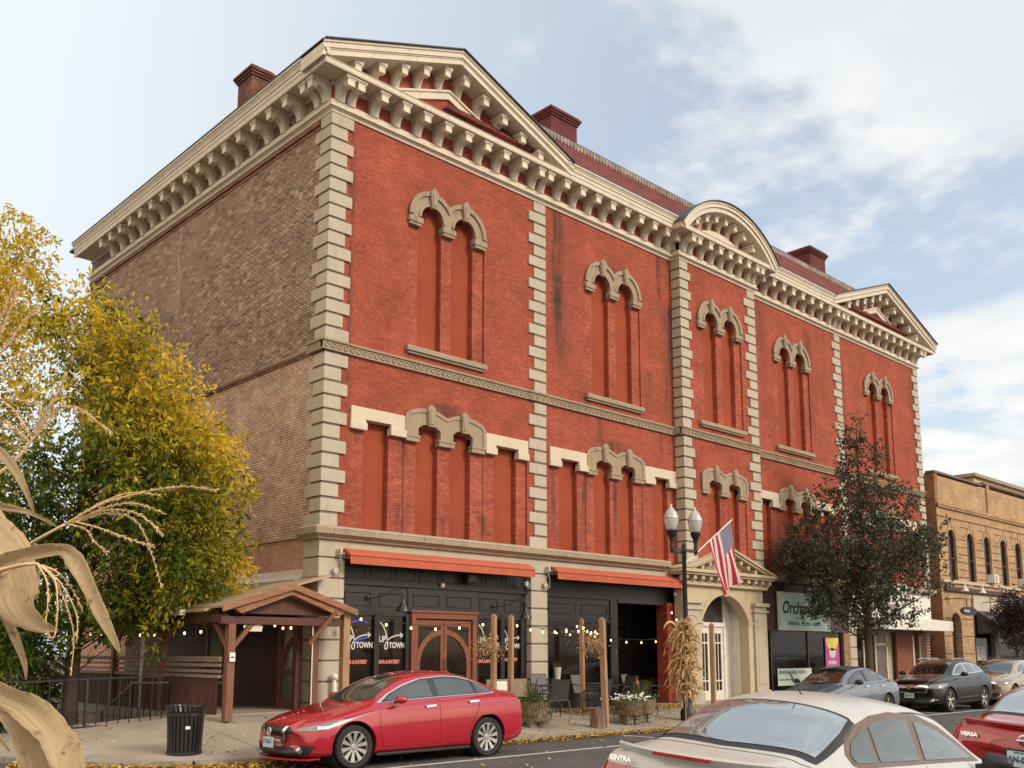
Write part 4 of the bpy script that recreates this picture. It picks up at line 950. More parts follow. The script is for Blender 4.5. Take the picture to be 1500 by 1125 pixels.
def sign_board():
    t = thing('shop_sign', 'pale turquoise shop sign with white frame and black script lettering', 'sign', (20.65, -.04, 3.32))
    mb = MB(); w, h = 1.76, .68
    mb.ext([[(-w, -h), (w, -h), (w, h), (-w, h)], [(-w + .06, -h + .06), (w - .06, -h + .06), (w - .06, h - .06), (-w + .06, h - .06)][::-1]], -.10, 0); mb.obj('frame', WHITEP, t, bevel=.006)
    MB().box(-w + .05, w - .05, -.07, -.01, -h + .05, h - .05).obj('panel', mat('turquoise_panel', (.50, .72, .67), .5, .08, 2), t)
    text('Orchards', .62, 'lettering', TXB, t, (-w + .2, -.075, -.07), sx=.95, bold=.014, shear=.25)
    text('Gallery', .13, 'lettering', TXB, t, (-.35, -.075, -.28))
    text('PRINTING \u2022 PROMO \u2022 SHIRTS', .21, 'lettering', TXB, t, (-1.15, -.075, -.50), sx=.82)
    t = thing('window_sign', 'low white sign with PRINTING lettering in the shop window', 'sign', (20.05, .05, 1.08))
    MB().box(-1.15, 1.15, -.02, 0, -.38, .22).obj('board', mat('pale_board', (.52, .62, .55), .6, .05), t)
    text('PRINTING \u2022 SIGNS \u2022 PROMO', .17, 'lettering', TXB, t, (-1.08, -.024, .02), sx=.86)
    text('banners  decals  shirts', .11, 'lettering', TXB, t, (-1.08, -.024, -.2), sx=.9)
    t = thing('window_banner', 'magenta banner with white starburst and yellow top in the shop window', 'banner', (22.8, .05, 1.75))
    MB().box(-.52, .52, -.015, 0, -.65, .62).obj('banner_sheet', TXM, t)
    mb = MB(); n = 28; c = (0, .1)
    vs = [(0, -.02, .1)] + [((.32 if i % 2 == 0 else .2) * math.cos(6.2832 * i / n), -.02, .1 + (.24 if i % 2 == 0 else .15) * math.sin(6.2832 * i / n)) for i in range(n)]
    mb.add(vs, [(0, 1 + i, 1 + (i + 1) % n) for i in range(n)]); mb.obj('starburst', TXW, t, fix=False)
    mb = MB(); mb.ext(arc(0, .66, .48, 180, 360, 14), -.02, -.016); mb.obj('yellow_disc', mat('yellow_print', (.7, .55, .1), .6, 0), t)
    text('BANNERS', .17, 'lettering', TXW, t, (-.34, -.02, -.32), sx=.8, bold=.01); text('PAPER SIGNS', .13, 'lettering', TXW, t, (-.38, -.02, -.53), sx=.8, bold=.008)
sign_board()
def storefront_white():
    y = .0; mb = MB(); mb.box(24.62, 31.55, y - .03, y + .1, 2.8, 4.34); mb.obj('white_fascia', WHITEP, B)
    mb = MB(); mb.ext([(-.9, 3.20), (0, 3.32), (0, 2.80), (-.9, 2.78)], 24.9, 31.7, 'yz'); mb.obj('white_canopy', WHITEP, B, bevel=.01)
    mb = MB(); mb.box(24.62, 31.5, .62, .66, .3, 2.8); mb.box(24.62, 24.66, .1, .64, .3, 2.8); mb.obj('entry_recess', mat('beige_recess_wall', (.40, .33, .25), .8, .15), B)
    mb = MB()
    for a, b in ((24.8, 24.9), (25.9, 26.0), (26.9, 27.0), (27.9, 28.0), (30.4, 30.55), (31.1, 31.3)): mb.box(a, b, .35, .45, .3, 2.6)
    mb.box(24.8, 27.0, .35, .45, .75, .82); mb.box(27, 28, .35, .45, 2.15, 2.25); mb.obj('storefront_frame', mat('cream_frame', (.55, .48, .38), .5, .1), B)
    MB().box(24.9, 26.9, .4, .42, .82, 2.6).obj('shop_window', DARKGL, B); MB().box(30.55, 31.1, .4, .42, .5, 2.6).obj('shop_window', mat('brown_reflecting_glass', (.06, .025, .02), .08, .3, 3), B)
    MB().box(27.0, 27.9, .38, .43, .3, 2.15).obj('door_leaf', mat('grey_shop_door', (.12, .1, .1), .4, .3, 3), B); mb = MB(); mb.tube([(27.8, .33, 1.1), (27.8, .33, 1.4)], .015); mb.obj('handle', SILVR, B)
    mb = MB(); mb.box(28.95, 30.4, .4, .5, .3, 2.7); mb.obj('timber_panel', DOORW, B); mb = MB(); mb.box(24.8, 27, .34, .44, .25, .75); mb.obj('brick_stallriser', ENTB, B)
    t = thing('hanging_sign', 'white rounded box sign hung high over the white canopy', 'sign', (27.4, -.3, 4.25))
    mb = MB(); o = []
    for cx, cz, a in ((.95, .28, 0), (-.95, .28, 90), (-.95, -.28, 180), (.95, -.28, 270)): o += arc(cx, cz, .16, a, a + 90, 5)
    mb.ext(o, -.12, .12); mb.obj('sign_box', WHITEP, t, bevel=.02); mb = MB(); mb.box(-.6, -.55, 0, .3, -.02, .02); mb.box(.55, .6, 0, .3, -.02, .02); mb.obj('bracket', BLKM, t)
    mb = MB(); o2 = [(x * .96, z * .92) for x, z in o]; mb.ext([o, o2[::-1]], -.135, -.12); mb.obj('rim', SILVR, t)
storefront_white()
# ================================================================ tan brick neighbour
TANB = brick('tan_brick', (.54, .36, .205), (.46, .29, .16), (.34, .23, .14), 'x', extra=lambda t, s, o, c: mix(t, rng(t, noise(t, o, 1.6, 6), .48, .66, 0, .5), c, (.32, .19, .11)))
TANS = brick('tan_brick_shaded_side', (.36, .18, .085), (.27, .13, .065), (.2, .11, .07), 'y')  # darker, redder than the front: this side's shade is in the brick colour
def neighbour():
    t = thing('brick_shop_building', 'tan brick two storey building with five arched windows and white gooseneck lamps', 'building', (0, 0, 0))
    x0, x1 = 32.9, 52; zt = 10.3
    arches = [34.38, 36.56, 38.6, 40.73, 42.75, 44.8, 46.9]
    hs = [([(c - .47, 5.22), (c + .47, 5.22), (c + .47, 7.1)] + arc(c, 7.1, .47, 0, 180, 10)[1:])[::-1] for c in arches]
    door = ([(33.75, .2), (34.85, .2), (34.85, 3.15)] + arc(34.3, 3.15, .55, 0, 180, 10)[1:])[::-1]
    mb = MB(); mb.ext([[(x0, .2), (36.3, .2), (36.3, 4.6), (x1, 4.6), (x1, 8.7), (x0, 8.7)], door] + hs, 0, .35); mb.box(x0, x1, .02, .35, 8.7, 10.0)
    mb.obj('front_wall', TANB, t)
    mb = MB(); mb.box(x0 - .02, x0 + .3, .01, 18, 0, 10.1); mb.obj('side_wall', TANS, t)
    mb = MB(); mb.box(x0 - .05, x0 + 5.6, -.03, .4, 10.1, 10.2); mb.box(x0 + 5.6, x1, -.05, .4, 10.2, 10.3); mb.obj('coping', mat('weathered_coping', (.14, .1, .1), .8, .3), t)
    mb = MB(); mb.box(x0, x1, -.12, .02, 8.62, 8.72); mb.box(x0, x1, -.08, .02, 8.5, 8.6)
    for i in range(90): mb.box(x0 + i * .21, x0 + i * .21 + .1, -.1, .02, 8.52, 8.62)
    mb.box(x0, x1, -.05, .0, 8.1, 8.15); mb.box(38.9, 39.2, -.06, .0, 8.72, 10.2); mb.obj('brick_cornice', TANB, t)
    # rusticated joints round the windows
    mb = MB(); edges = [x0 + .1] + arches
    for i in range(len(arches)):
        l = (arches[i - 1] + .62) if i else x0 + .12; r = arches[i] - .62
        for k in range(8):
            z = 5.35 + k * .36
            if z < 7.5: mb.box(l, r + .1, -.012, .0, z, z + .035)
        c = arches[i]
        mb.box(c - .02, c + .02, -.012, 0, 7.65, 8.05); mb.beam((c - .62, -.006, 7.3), (c - .25, -.006, 7.75), .012, .035); mb.beam((c + .62, -.006, 7.3), (c + .25, -.006, 7.75), .012, .035)
        mb.box(c - 1.0, c - .62, -.012, 0, 7.3, 7.335); mb.box(c - 1.1, c - .25, -.012, 0, 7.75, 7.785)
    for z in (1.0, 1.8, 2.6, 3.4): mb.box(x0 + .1, 33.65, -.012, 0, z, z + .035); mb.box(34.95, 36.1, -.012, 0, z, z + .035)
    mb.obj('block_joints', mat('dark_brick_joint', (.10, .05, .03), .9, 0), t)
    for i, c in enumerate(arches):
        w = MB().ext([(c - .5, 5.2), (c + .5, 5.2), (c + .5, 7.15)] + arc(c, 7.15, .48, 0, 180, 10)[1:], .14, .16).obj('window', DARKGL, t)
        mb = MB(); mb.box(c - .46, c - .40, .10, .14, 5.22, 7.3); mb.box(c + .40, c + .46, .10, .14, 5.22, 7.3); mb.box(c - .4, c + .4, .10, .14, 6.2, 6.26); mb.obj('frame', mat('dark_brown_frame', (.05, .03, .03), .5, 0), w)
    mb = MB(); mb.box(x0 + .05, x1, -.10, .0, 5.05, 5.18); mb.obj('sill_course', TSTONE, t)
    mb = MB(); mb.box(x0 + .2, x1, -.14, .0, 4.66, 4.86); mb.obj('ledge', mat('dark_brown_ledge', (.06, .03, .03), .7, .2), t)
    mb = MB(); mb.box(36.3, x1, .0, .2, 3.75, 4.6); mb.obj('fascia_panels', mat('cream_fascia', (.48, .41, .33), .7, .1), t)
    mb = MB()
    for x in (38.4, 40.6, 42.8): mb.box(x, x + .05, -.02, .0, 3.76, 4.6)
    mb.box(36.25, 36.32, -.03, 0, .3, 4.65); mb.obj('fascia_strips', MAR, t)
    mb = MB(); mb.ext([(34.3 - .6, .2), (34.3 + .6, .2), (34.9, 3.2)] + arc(34.3, 3.15, .6, 0, 180, 10), .3, .32); mb.obj('door', mat('dark_doorway', (.02, .018, .022), .4, .2), t)
    mb = MB(); mb.box(33.75, 34.85, .24, .3, 2.55, 2.62); mb.obj('transom', MATS['dark_brown_frame'], t)
    mb = MB(); mb.box(36.35, x1, .3, .34, .3, 3.75); mb.obj('shop_window', DARKGL, t)
    mb = MB(); mb.box(39.0, 39.5, .1, .3, .3, 3.5); mb.box(36.35, 45, .2, .3, .3, .8); mb.obj('shop_pier', mat('grey_shop_pier', (.16, .15, .14), .7, .2), t)
    mb = MB(); mb.box(36.6, 38.2, .26, .29, 1.5, 2.2); mb.obj('window_poster', mat('white_poster', (.5, .5, .48), .7, .3, 3), t)
    aw = mat('charcoal_awning', (.06, .048, .055), .8, .15)
    mb = MB(); mb.ext([(-.02, 3.85), (-1.5, 2.85), (-1.5, 2.62), (-1.46, 2.62), (-1.46, 2.83), (-.02, 3.78)], 36.6, 44, 'yz')
    mb.add([(36.6, -.02, 3.8), (36.6, -1.5, 2.85), (36.6, -.02, 2.75), (36.62, -.02, 3.8), (36.62, -1.5, 2.85), (36.62, -.02, 2.75)], [(0, 1, 2), (5, 4, 3), (0, 1, 4, 3), (1, 2, 5, 4)]); mb.obj('shop_awning', aw, t)
neighbour()
for x, lb in ((33.2, 'white gooseneck sign lamp on the tan brick building, nearest to the arched doorway'), (35.2, 'white gooseneck sign lamp on the tan brick building, second from the doorway'), (39.5, 'white gooseneck sign lamp on the tan brick building, farthest along above the awning')):
    gooseneck(x, 4.95, -.12, WHITEP, 'sign_lamp', lb, 'wall lamp', sc=1.0, grp='white gooseneck lamps on the tan brick building', swing=.5)
for c, lb in ((38.6, 'white window air conditioner in the third arched window'), (42.75, 'white window air conditioner in the fifth arched window')):
    t = thing('air_conditioner', lb, 'air conditioner', (c, .0, 5.24), 0, 'window air conditioners on the tan building'); MB().box(-.3, .3, -.35, .1, 0, .42).obj('casing', WHITEP, t, bevel=.02)
    mb = MB()
    for k in range(6): mb.box(-.24, .1, -.36, -.35, .06 + k * .055, .085 + k * .055)
    mb.obj('grille', mat('ac_grille', (.2, .2, .2), .6, 0), t)
def oval_sign(x, y, z, w, h, c1, c2, label, txt, cat='sign'):
    t = thing('oval_sign', label, cat, (x, y, z)); mb = MB(); mb.ext([(w * math.cos(6.2832 * i / 28), h * math.sin(6.2832 * i / 28)) for i in range(28)], -.05, .05); mb.obj('board', c1, t, bevel=.01)
    if txt: text(txt, h * (1.5 if txt == 'S' else .55), 'lettering', c2, t, (-w * .72, -.055, -h * (.5 if txt == 'S' else .2)), sx=.8, bold=.01)
    mb = MB(); mb.beam((-w * .2, -.0, h), (-w * .2, 0, h + .35), .03, .03); mb.beam((w * .4, 0, h), (w * .4, 0, h + .35), .03, .03); mb.beam((-w * .8, 0, h + .35), (w * .8, 0, h + .35), .04, .04); mb.beam((-w * .8, 0, h + .35), (-w * .8, -y, h + .35), .04, .04); mb.obj('bracket', BLKM, t)
    return t
oval_sign(33.75, -.8, 3.72, .85, .2, BLKP, TXW, 'dark oval hanging sign with white lettering beside the arched doorway', 'OPEN STUDIO')
oval_sign(38.3, -1.7, 3.55, .95, .38, BLKP, TXW, 'black oval hanging sign with a large white letter by the dark awning', 'S')
t = thing('yellow_building', 'pale yellow building rising behind the tan brick roofline', 'building', (0, 0, 0)); YB = mat('pale_yellow_render', (.46, .36, .20), .8, .12, 1)
MB().box(48, 80, 4, 30, 0, 12.3).obj('wall', YB, t); MB().box(47.8, 80.2, 3.8, 30, 12.3, 12.5).obj('coping', BSTONE, t)
mb = MB(); 
for i in range(5): mb.box(52 + i * 5, 53.6 + i * 5, 3.95, 4.0, 9.2, 10.9)
mb.obj('window', DARKGL, t)
# dark gap gate between the buildings
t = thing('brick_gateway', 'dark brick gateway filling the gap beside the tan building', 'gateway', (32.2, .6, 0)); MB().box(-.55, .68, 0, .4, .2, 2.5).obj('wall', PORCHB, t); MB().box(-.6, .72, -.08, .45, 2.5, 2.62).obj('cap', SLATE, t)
# ================================================================ timber porch
def porch():
    t = thing('timber_porch', 'timber framed porch with metal shed roof and front gable along the brick side wall', 'porch')
    fz = .6; xo = -2.55
    mb = MB(); mb.box(-2.75, .0, -.05, 10.5, .42, fz); mb.obj('porch_floor', CONC, t); mb = MB(); mb.box(-2.72, -2.6, .9, 10.5, .1, .41); mb.obj('fascia_board', GREYW, t)
    # shed roof
    mb = MB(); 
    def zr(x): return 3.52 + (x) * (3.52 - 2.70) / 2.85
    mb.add([(0.1, -.35, 3.55), (-2.85, -.35, 2.70), (-2.85, 11, 2.70), (.1, 11, 3.55), (.1, -.35, 3.50), (-2.85, -.35, 2.65), (-2.85, 11, 2.65), (.1, 11, 3.50)], [(0, 1, 2, 3), (7, 6, 5, 4), (0, 4, 5, 1), (1, 5, 6, 2), (2, 6, 7, 3), (3, 7, 4, 0)]); mb.obj('shed_roof', METR, t)
    mb = MB(); mb.box(.08, .112, .66, 11, 3.54, 3.74)
    mb.add([(.11, .66, 3.62), (-.22, .66, 3.47), (-.22, 11, 3.47), (.11, 11, 3.62), (.11, .66, 3.58), (-.22, .66, 3.44), (-.22, 11, 3.44), (.11, 11, 3.58)], [(0, 1, 2, 3), (7, 6, 5, 4), (0, 4, 5, 1)]); mb.obj('flashing', WHITEM, t)
    mb = MB(); mb.box(-2.97, -2.85, .5, 11, 2.60, 2.71); mb.obj('gutter', WHITEP, t)
    mb = MB(); mb.tube([(-2.9, 2.9, 2.6), (-2.86, 2.9, 2.45), (-2.7, 2.9, 2.3), (-2.68, 2.9, 2.1), (-2.68, 2.9, .2)], .04, 8); mb.obj('downpipe', WHITEP, t, smooth=True)
    # gable
    xa, za = -1.2, 3.22; xl, zl = -2.74, 2.72; xr, zr_ = .36, 2.72
    mb = MB()
    for (x1, z1) in ((xl, zl), (xr, zr_)):
        for ya, yb, off in ((-.95, .7, 0),):
            d = Vector((x1 - xa, 0, z1 - za)); 
            mb.add([(xa, ya, za + .05), (x1, ya, z1 + .05), (x1, yb, z1 + .05), (xa, yb, za + .05), (xa, ya, za), (x1, ya, z1), (x1, yb, z1), (xa, yb, za)], [(0, 1, 2, 3), (7, 6, 5, 4), (0, 4, 5, 1), (1, 5, 6, 2), (2, 6, 7, 3), (3, 7, 4, 0)])
    mb.obj('gable_roof', METR, t)
    mb = MB(); s = (za - zl) / (xa - xl)
    mb.ext([(xl - .04, zl + .04), (xa, za + .045), (xr + .04, zl + .04), (xr + .04, zl - .09), (xa, za - .10), (xl - .04, zl - .09)], -.99, -.94); mb.obj('barge_board', WOODX, t, bevel=.008)
    mb = MB(); mb.ext([(xl + .25, zl - .02), (xa, za - .101), (xr - .25, zl - .02), (xr - .4, zl - .11), (xa, za - .20), (xl + .4, zl - .11)], -.93, -.80); mb.obj('rafter', WOODX, t, bevel=.008)
    mb = MB(); mb.ext([(xl + .3, zl - .1), (xa, za - .2), (xr - .3, zl - .1)], -.70, -.66); mb.obj('gable_panel', WOODD, t)
    mb = MB(); mb.box(-2.7, .4, -.78, -.60, 2.40, 2.56); mb.box(-2.66, -2.50, -.7, 10.5, 2.44, 2.60); mb.obj('tie_beam', WOODD, t, bevel=.01)
    def post(x, y, z0, z1, mt, w=.16): return MB().box(x - w / 2, x + w / 2, y - w / 2, y + w / 2, z0, z1).obj('post', mt, t, bevel=.01)
    post(-2.45, -.7, fz - .1, 2.42, WOOD, .16); post(.23, -.75, .3, 2.66, POSTW, .17); post(-.12, -.1, fz - .1, 2.5, WOOD, .14); post(-.30, .3, fz, 2.5, WOODD, .15)
    for y in (2.0, 4.6, 7.2): post(-2.6, y, fz - .3, 2.45, WOOD, .15)
    def brace(p, q, mt=WOOD): MB().beam(p, q, .09, .10, (0, 1, 0)).obj('brace', mt, t, bevel=.006)
    brace((-.62, -.68, 2.02), (-.12, -.9, 2.72), WOOD); brace((-2.40, -.7, 1.95), (-1.95, -.7, 2.45)); brace((-2.48, -.66, 1.95), (-2.5, -.15, 2.45)); 
    for y in (2.0, 4.6, 7.2): brace((-2.6, y, 2.0), (-2.6, y - .4, 2.42)); brace((-2.6, y, 2.0), (-2.6, y + .4, 2.42))
    MB().beam((-.55, -.70, .5), (-.55, -.70, 2.4), .02, .02).obj('conduit', WHITEP, t)
    # rails and slats along the outer side
    mb = MB()
    for z in (1.66, 1.56, 1.44): mb.box(-2.60, -2.56, -.6, 7.4, z, z + .06)
    mb.box(-2.62, -2.54, -.6, 7.4, 1.72, 1.76); mb.box(-2.64, -2.52, -.6, 7.4, 1.34, 1.40); mb.obj('bench_rail', GREYW, t)
    mb = MB()
    for i in range(68): y = -.5 + i * .115; mb.box(-2.60, -2.57, y, y + .07, .62, 1.34)
    mb.obj('slat_panel', WOODD, t)
    # inner wall, door and window of the brick building under the porch roof
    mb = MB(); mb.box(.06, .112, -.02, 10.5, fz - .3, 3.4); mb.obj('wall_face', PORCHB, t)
    dx = .02
    mb = MB(); 
    mb.ext([[(.66, .6), (1.62, .6), (1.62, 2.62), (.66, 2.62)], [(.80, .75), (1.46, .75), (1.46, 1.35), (.80, 1.35)][::-1], [(.80, 1.45), (1.46, 1.45), (1.46, 2.45), (.80, 2.45)][::-1]], dx - .04, dx + .03, 'yz')
    mb.ext(arc(.80, 1.55, .66, 0, 80, 12) + arc(.80, 1.55, .55, 80, 0, 12), dx - .05, dx + .02, 'yz')
    d = mb.obj('porch_door', DOORW, t, bevel=.006)
    MB().box(dx + .01, dx + .02, .75, 1.5, .7, 2.5).obj('door_glass', mat('pale_door_glass', (.17, .17, .15), .25, .25, 6), d); MB().box(dx - .08, dx + .03, .52, .66, .55, 2.66).obj('door_frame', WOODX, d)
    mb = MB(); mb.ext([[(4.25, 1.5), (5.25, 1.5), (5.25, 2.78), (4.25, 2.78)], [(4.38, 1.6), (5.12, 1.6), (5.12, 2.66), (4.38, 2.66)][::-1]], dx - .03, dx + .03, 'yz'); mb.ext(arc(5.12, 1.75, .85, 90, 180, 12) + arc(5.12, 1.75, .74, 180, 90, 12), dx - .04, dx + .02, 'yz')
    w = mb.obj('porch_window', WOODX, t); MB().box(dx + .01, dx + .02, 4.3, 5.2, 1.55, 2.7).obj('curtain', mat('green_curtain', (.28, .33, .22), .8, .3, 20, stretch=(1, 3, .2)), w)
    t2 = thing('outlet_box', 'small white outlet box fixed on the front porch post', 'outlet box', (-2.45, -.80, 1.75)); MB().box(-.06, .06, -.03, 0, -.09, .09).obj('cover', WHITEP, t2, bevel=.006); MB().box(-.035, .035, -.034, -.03, -.015, .01).obj('socket', BLKP, t2)
    t2 = thing('exit_light', 'white emergency light box hung under the porch gable beam', 'light', (-1.92, -.66, 2.36)); MB().box(-.16, .16, -.06, .06, -.1, .08).obj('casing', mat('cream_plastic', (.62, .56, .42), .5, .05), t2, bevel=.01); MB().box(-.19, -.16, -.03, .03, -.03, .02).obj('lamp_head', WHITEP, t2); MB().box(.16, .19, -.03, .03, -.03, .02).obj('lamp_head', WHITEP, t2)
    t2 = thing('bench', 'dark slatted wooden bench beside the brick wall inside the porch', 'bench', (-.75, 3.0, .6)); mb = MB()
    for k in range(4): mb.box(-.5 + k * .11, -.41 + k * .11, -.6, .6, .42, .45)
    mb.obj('seat', WOODD, t2); mb = MB()
    for k in range(4): mb.box(-.04, -.01, -.6, .6, .52 + k * .11, .6 + k * .11)
    mb.obj('backrest', WOODD, t2)
    for sx in (-.45, -.05):
        for sy in (-.55, .55): MB().box(sx - .03, sx + .03, sy - .03, sy + .03, 0, .42 if sx < -.2 else .95).obj('leg', WOODD, t2)
    return t
porch()
# ================================================================ black metal railings
def railing(name, pts, h, label, cat='railing', low=.12, step=.125, mt=BLKM, posts=True, rod=.009, extra=None):
    t = thing(name, label, cat, pts[0]); o = Vector(pts[0]); mb = MB(); pk = MB()
    P = [Vector(p) - o for p in pts]
    for i in range(len(P) - 1):
        a, b = P[i], P[i + 1]
        mb.beam(a + Vector((0, 0, h)), b + Vector((0, 0, h)), .045, .03); mb.beam(a + Vector((0, 0, low)), b + Vector((0, 0, low)), .03, .03)
        L = (b - a).length; n = max(1, int(L / step))
        for k in range(1, n): p = a.lerp(b, k / n); pk.beam(p + Vector((0, 0, low)), p + Vector((0, 0, h)), rod * 2, rod * 2, (0, 1, 0))
    mb.obj('rail', mt, t); 
    if pk.v: pk.obj('pickets', mt, t)
    for p in P: MB().beam(p + Vector((0, 0, -.25)), p + Vector((0, 0, h + .02)), .05, .05, (0, 1, 0)).obj('post', mt, t)
    return t
A0 = Vector((-10.2, 2.6, .22)); A1 = Vector((-6.0, 1.55, .27)); A2 = Vector((-4.5, 1.15, .33)); A3 = Vector((-2.93, .72, .38))
railing('railing', [A0, A1, A2, A3], .99, 'long black picket railing along the back of the sidewalk', low=.06, step=.2)
STL = mat('worn_steel_handrail', (.22, .21, .20), .3, .3, 8, metal=.7)
def ramp_rail(p0, p1, p2, p3, label):
    t = thing('handrail', label, 'handrail', p0); o = Vector(p0); q = [Vector(p) - o for p in (p0, p1, p2, p3)]
    hb = -.55
    mb = MB(); mb.tube([q[0], q[1], q[2]], .022, 8); mb.obj('rail', STL, t, smooth=40); mb = MB(); mb.tube([q[0] + Vector((0, 0, -.62)), q[1] + Vector((0, 0, -.78)), q[2] + Vector((0, 0, -.78))], .018, 8); mb.obj('lower_rail', STL, t)
    mb = MB()
    for a, b, n in ((q[0], q[1], 5), (q[1], q[2], 6)):
        for k in range(n + 1): p = a.lerp(b, k / n); mb.beam(p, p + Vector((0, 0, -.72 if k else -.85)), .016, .016, (0, 1, 0))
    mb.obj('pickets', BLKM, t); MB().beam(q[2], q[2] + Vector((0, 0, -.9)), .04, .04, (0, 1, 0)).obj('post', BLKM, t); MB().beam(q[0], q[0] + Vector((0, 0, -.9)), .04, .04, (0, 1, 0)).obj('post', BLKM, t)
ramp_rail((-3.72, 2.3, .62), (-3.31, 1.79, 1.21), (-2.76, 1.27, 1.21), (0, 0, 0), 'short black ramp handrail with steel top, left of the trash can')
ramp_rail((-2.61, 1.95, .6), (-2.3, 1.5, 1.2), (-1.69, .95, 1.2), (0, 0, 0), 'black ramp handrail with steel top ending beside the porch entrance')
# ================================================================ trash can
def trash():
    t = thing('trash_can', 'black slatted metal trash can on the sidewalk beside the red car', 'trash can', (-4.22, -2.62, .09)); n = 26; mb = MB()
    for k in range(n):
        a = 6.2832 * k / n; c, s = math.cos(a), math.sin(a); r0, r1, r2 = .27, .30, .345
        pts = [(r0 * c, r0 * s, .06), (r1 * c, r1 * s, .74), (r2 * c, r2 * s, .86)]
        for i in range(2): mb.beam(pts[i], pts[i + 1], .05, .012, (c, s, 0))
    mb.obj('slats', BLKM, t); mb = MB()
    for r, z, h in ((.285, .05, .05), (.30, .70, .035), (.35, .85, .02)): mb.lathe([(r - .012, z), (r + .012, z), (r + .012, z + h), (r - .012, z + h), (r - .012, z)], (0, 0, 0), 30, cap=False)
    mb.obj('hoops', BLKM, t); MB().lathe([(.24, .03), (.25, .70), (.23, .70)], (0, 0, 0), 24).obj('liner', BLKP, t); MB().lathe([(.22, .0), (.22, .05)], (0, 0, 0), 20).obj('base', BLKM, t)
    MB().box(-.14, -.06, -.305, -.295, .48, .53).obj('label_plate', WHITEP, t)
trash()
# ================================================================ street lamp, flag, corn bundle
GLOBE = mat('frosted_lamp_globe', (.62, .62, .60), .15, .0, spec=.6)
b = GLOBE.node_tree.nodes['Principled BSDF']; b.inputs['Transmission Weight'].default_value = .35
LP = Vector((9.14, -3.25, .1))
def lamp():
    t = thing('street_lamp', 'twin globe black street lamp with corn stalks tied to its base', 'street lamp', LP)
    MB().lathe([(.2, 0), (.2, .25), (.15, .35), (.10, .5), (.085, .9), (.065, 1.0), (.055, 4.33), (.07, 4.36), (.07, 4.45)], (0, 0, 0), 18).obj('pole', DGREEN, t, smooth=30)
    d = Vector((.94, -.12, 0)).normalized() * .45
    mb = MB(); mb.beam(-d, d, .06, .06); mb.beam(-d * .9 + Vector((0, 0, -.03)), (0, 0, -.12), .03, .03); mb.lathe([(.05, -.3), (.06, .12), (.01, .2)], (0, 0, 0), 12); o = mb.obj('crossarm', DGREEN, t); o.location = (0, 0, 4.43)
    for s in (-1, 1):
        p = d * s
        a = MB().lathe([(.02, -.12), (.05, -.04), (.06, .06), (.045, .14), (.07, .30), (.10, .36), (.13, .42), (.14, .48), (.12, .50)], (p.x, p.y, 4.43), 16).obj('lamp_holder', DGREEN, t, smooth=30)
        g = MB().lathe([(.10, .48), (.135, .53), (.17, .65), (.195, .78), (.195, .85), (.175, .88), (.175, .90), (.14, .98), (.08, 1.06), (.05, 1.09), (.028, 1.11), (.042, 1.15), (.01, 1.20)], (p.x, p.y, 4.43), 24).obj('globe', GLOBE, t, smooth=True)
        MB().lathe([(.197, .80), (.202, .82), (.197, .84)], (p.x, p.y, 4.43), 24, cap=False).obj('globe_band', SILVR, g)
lamp()
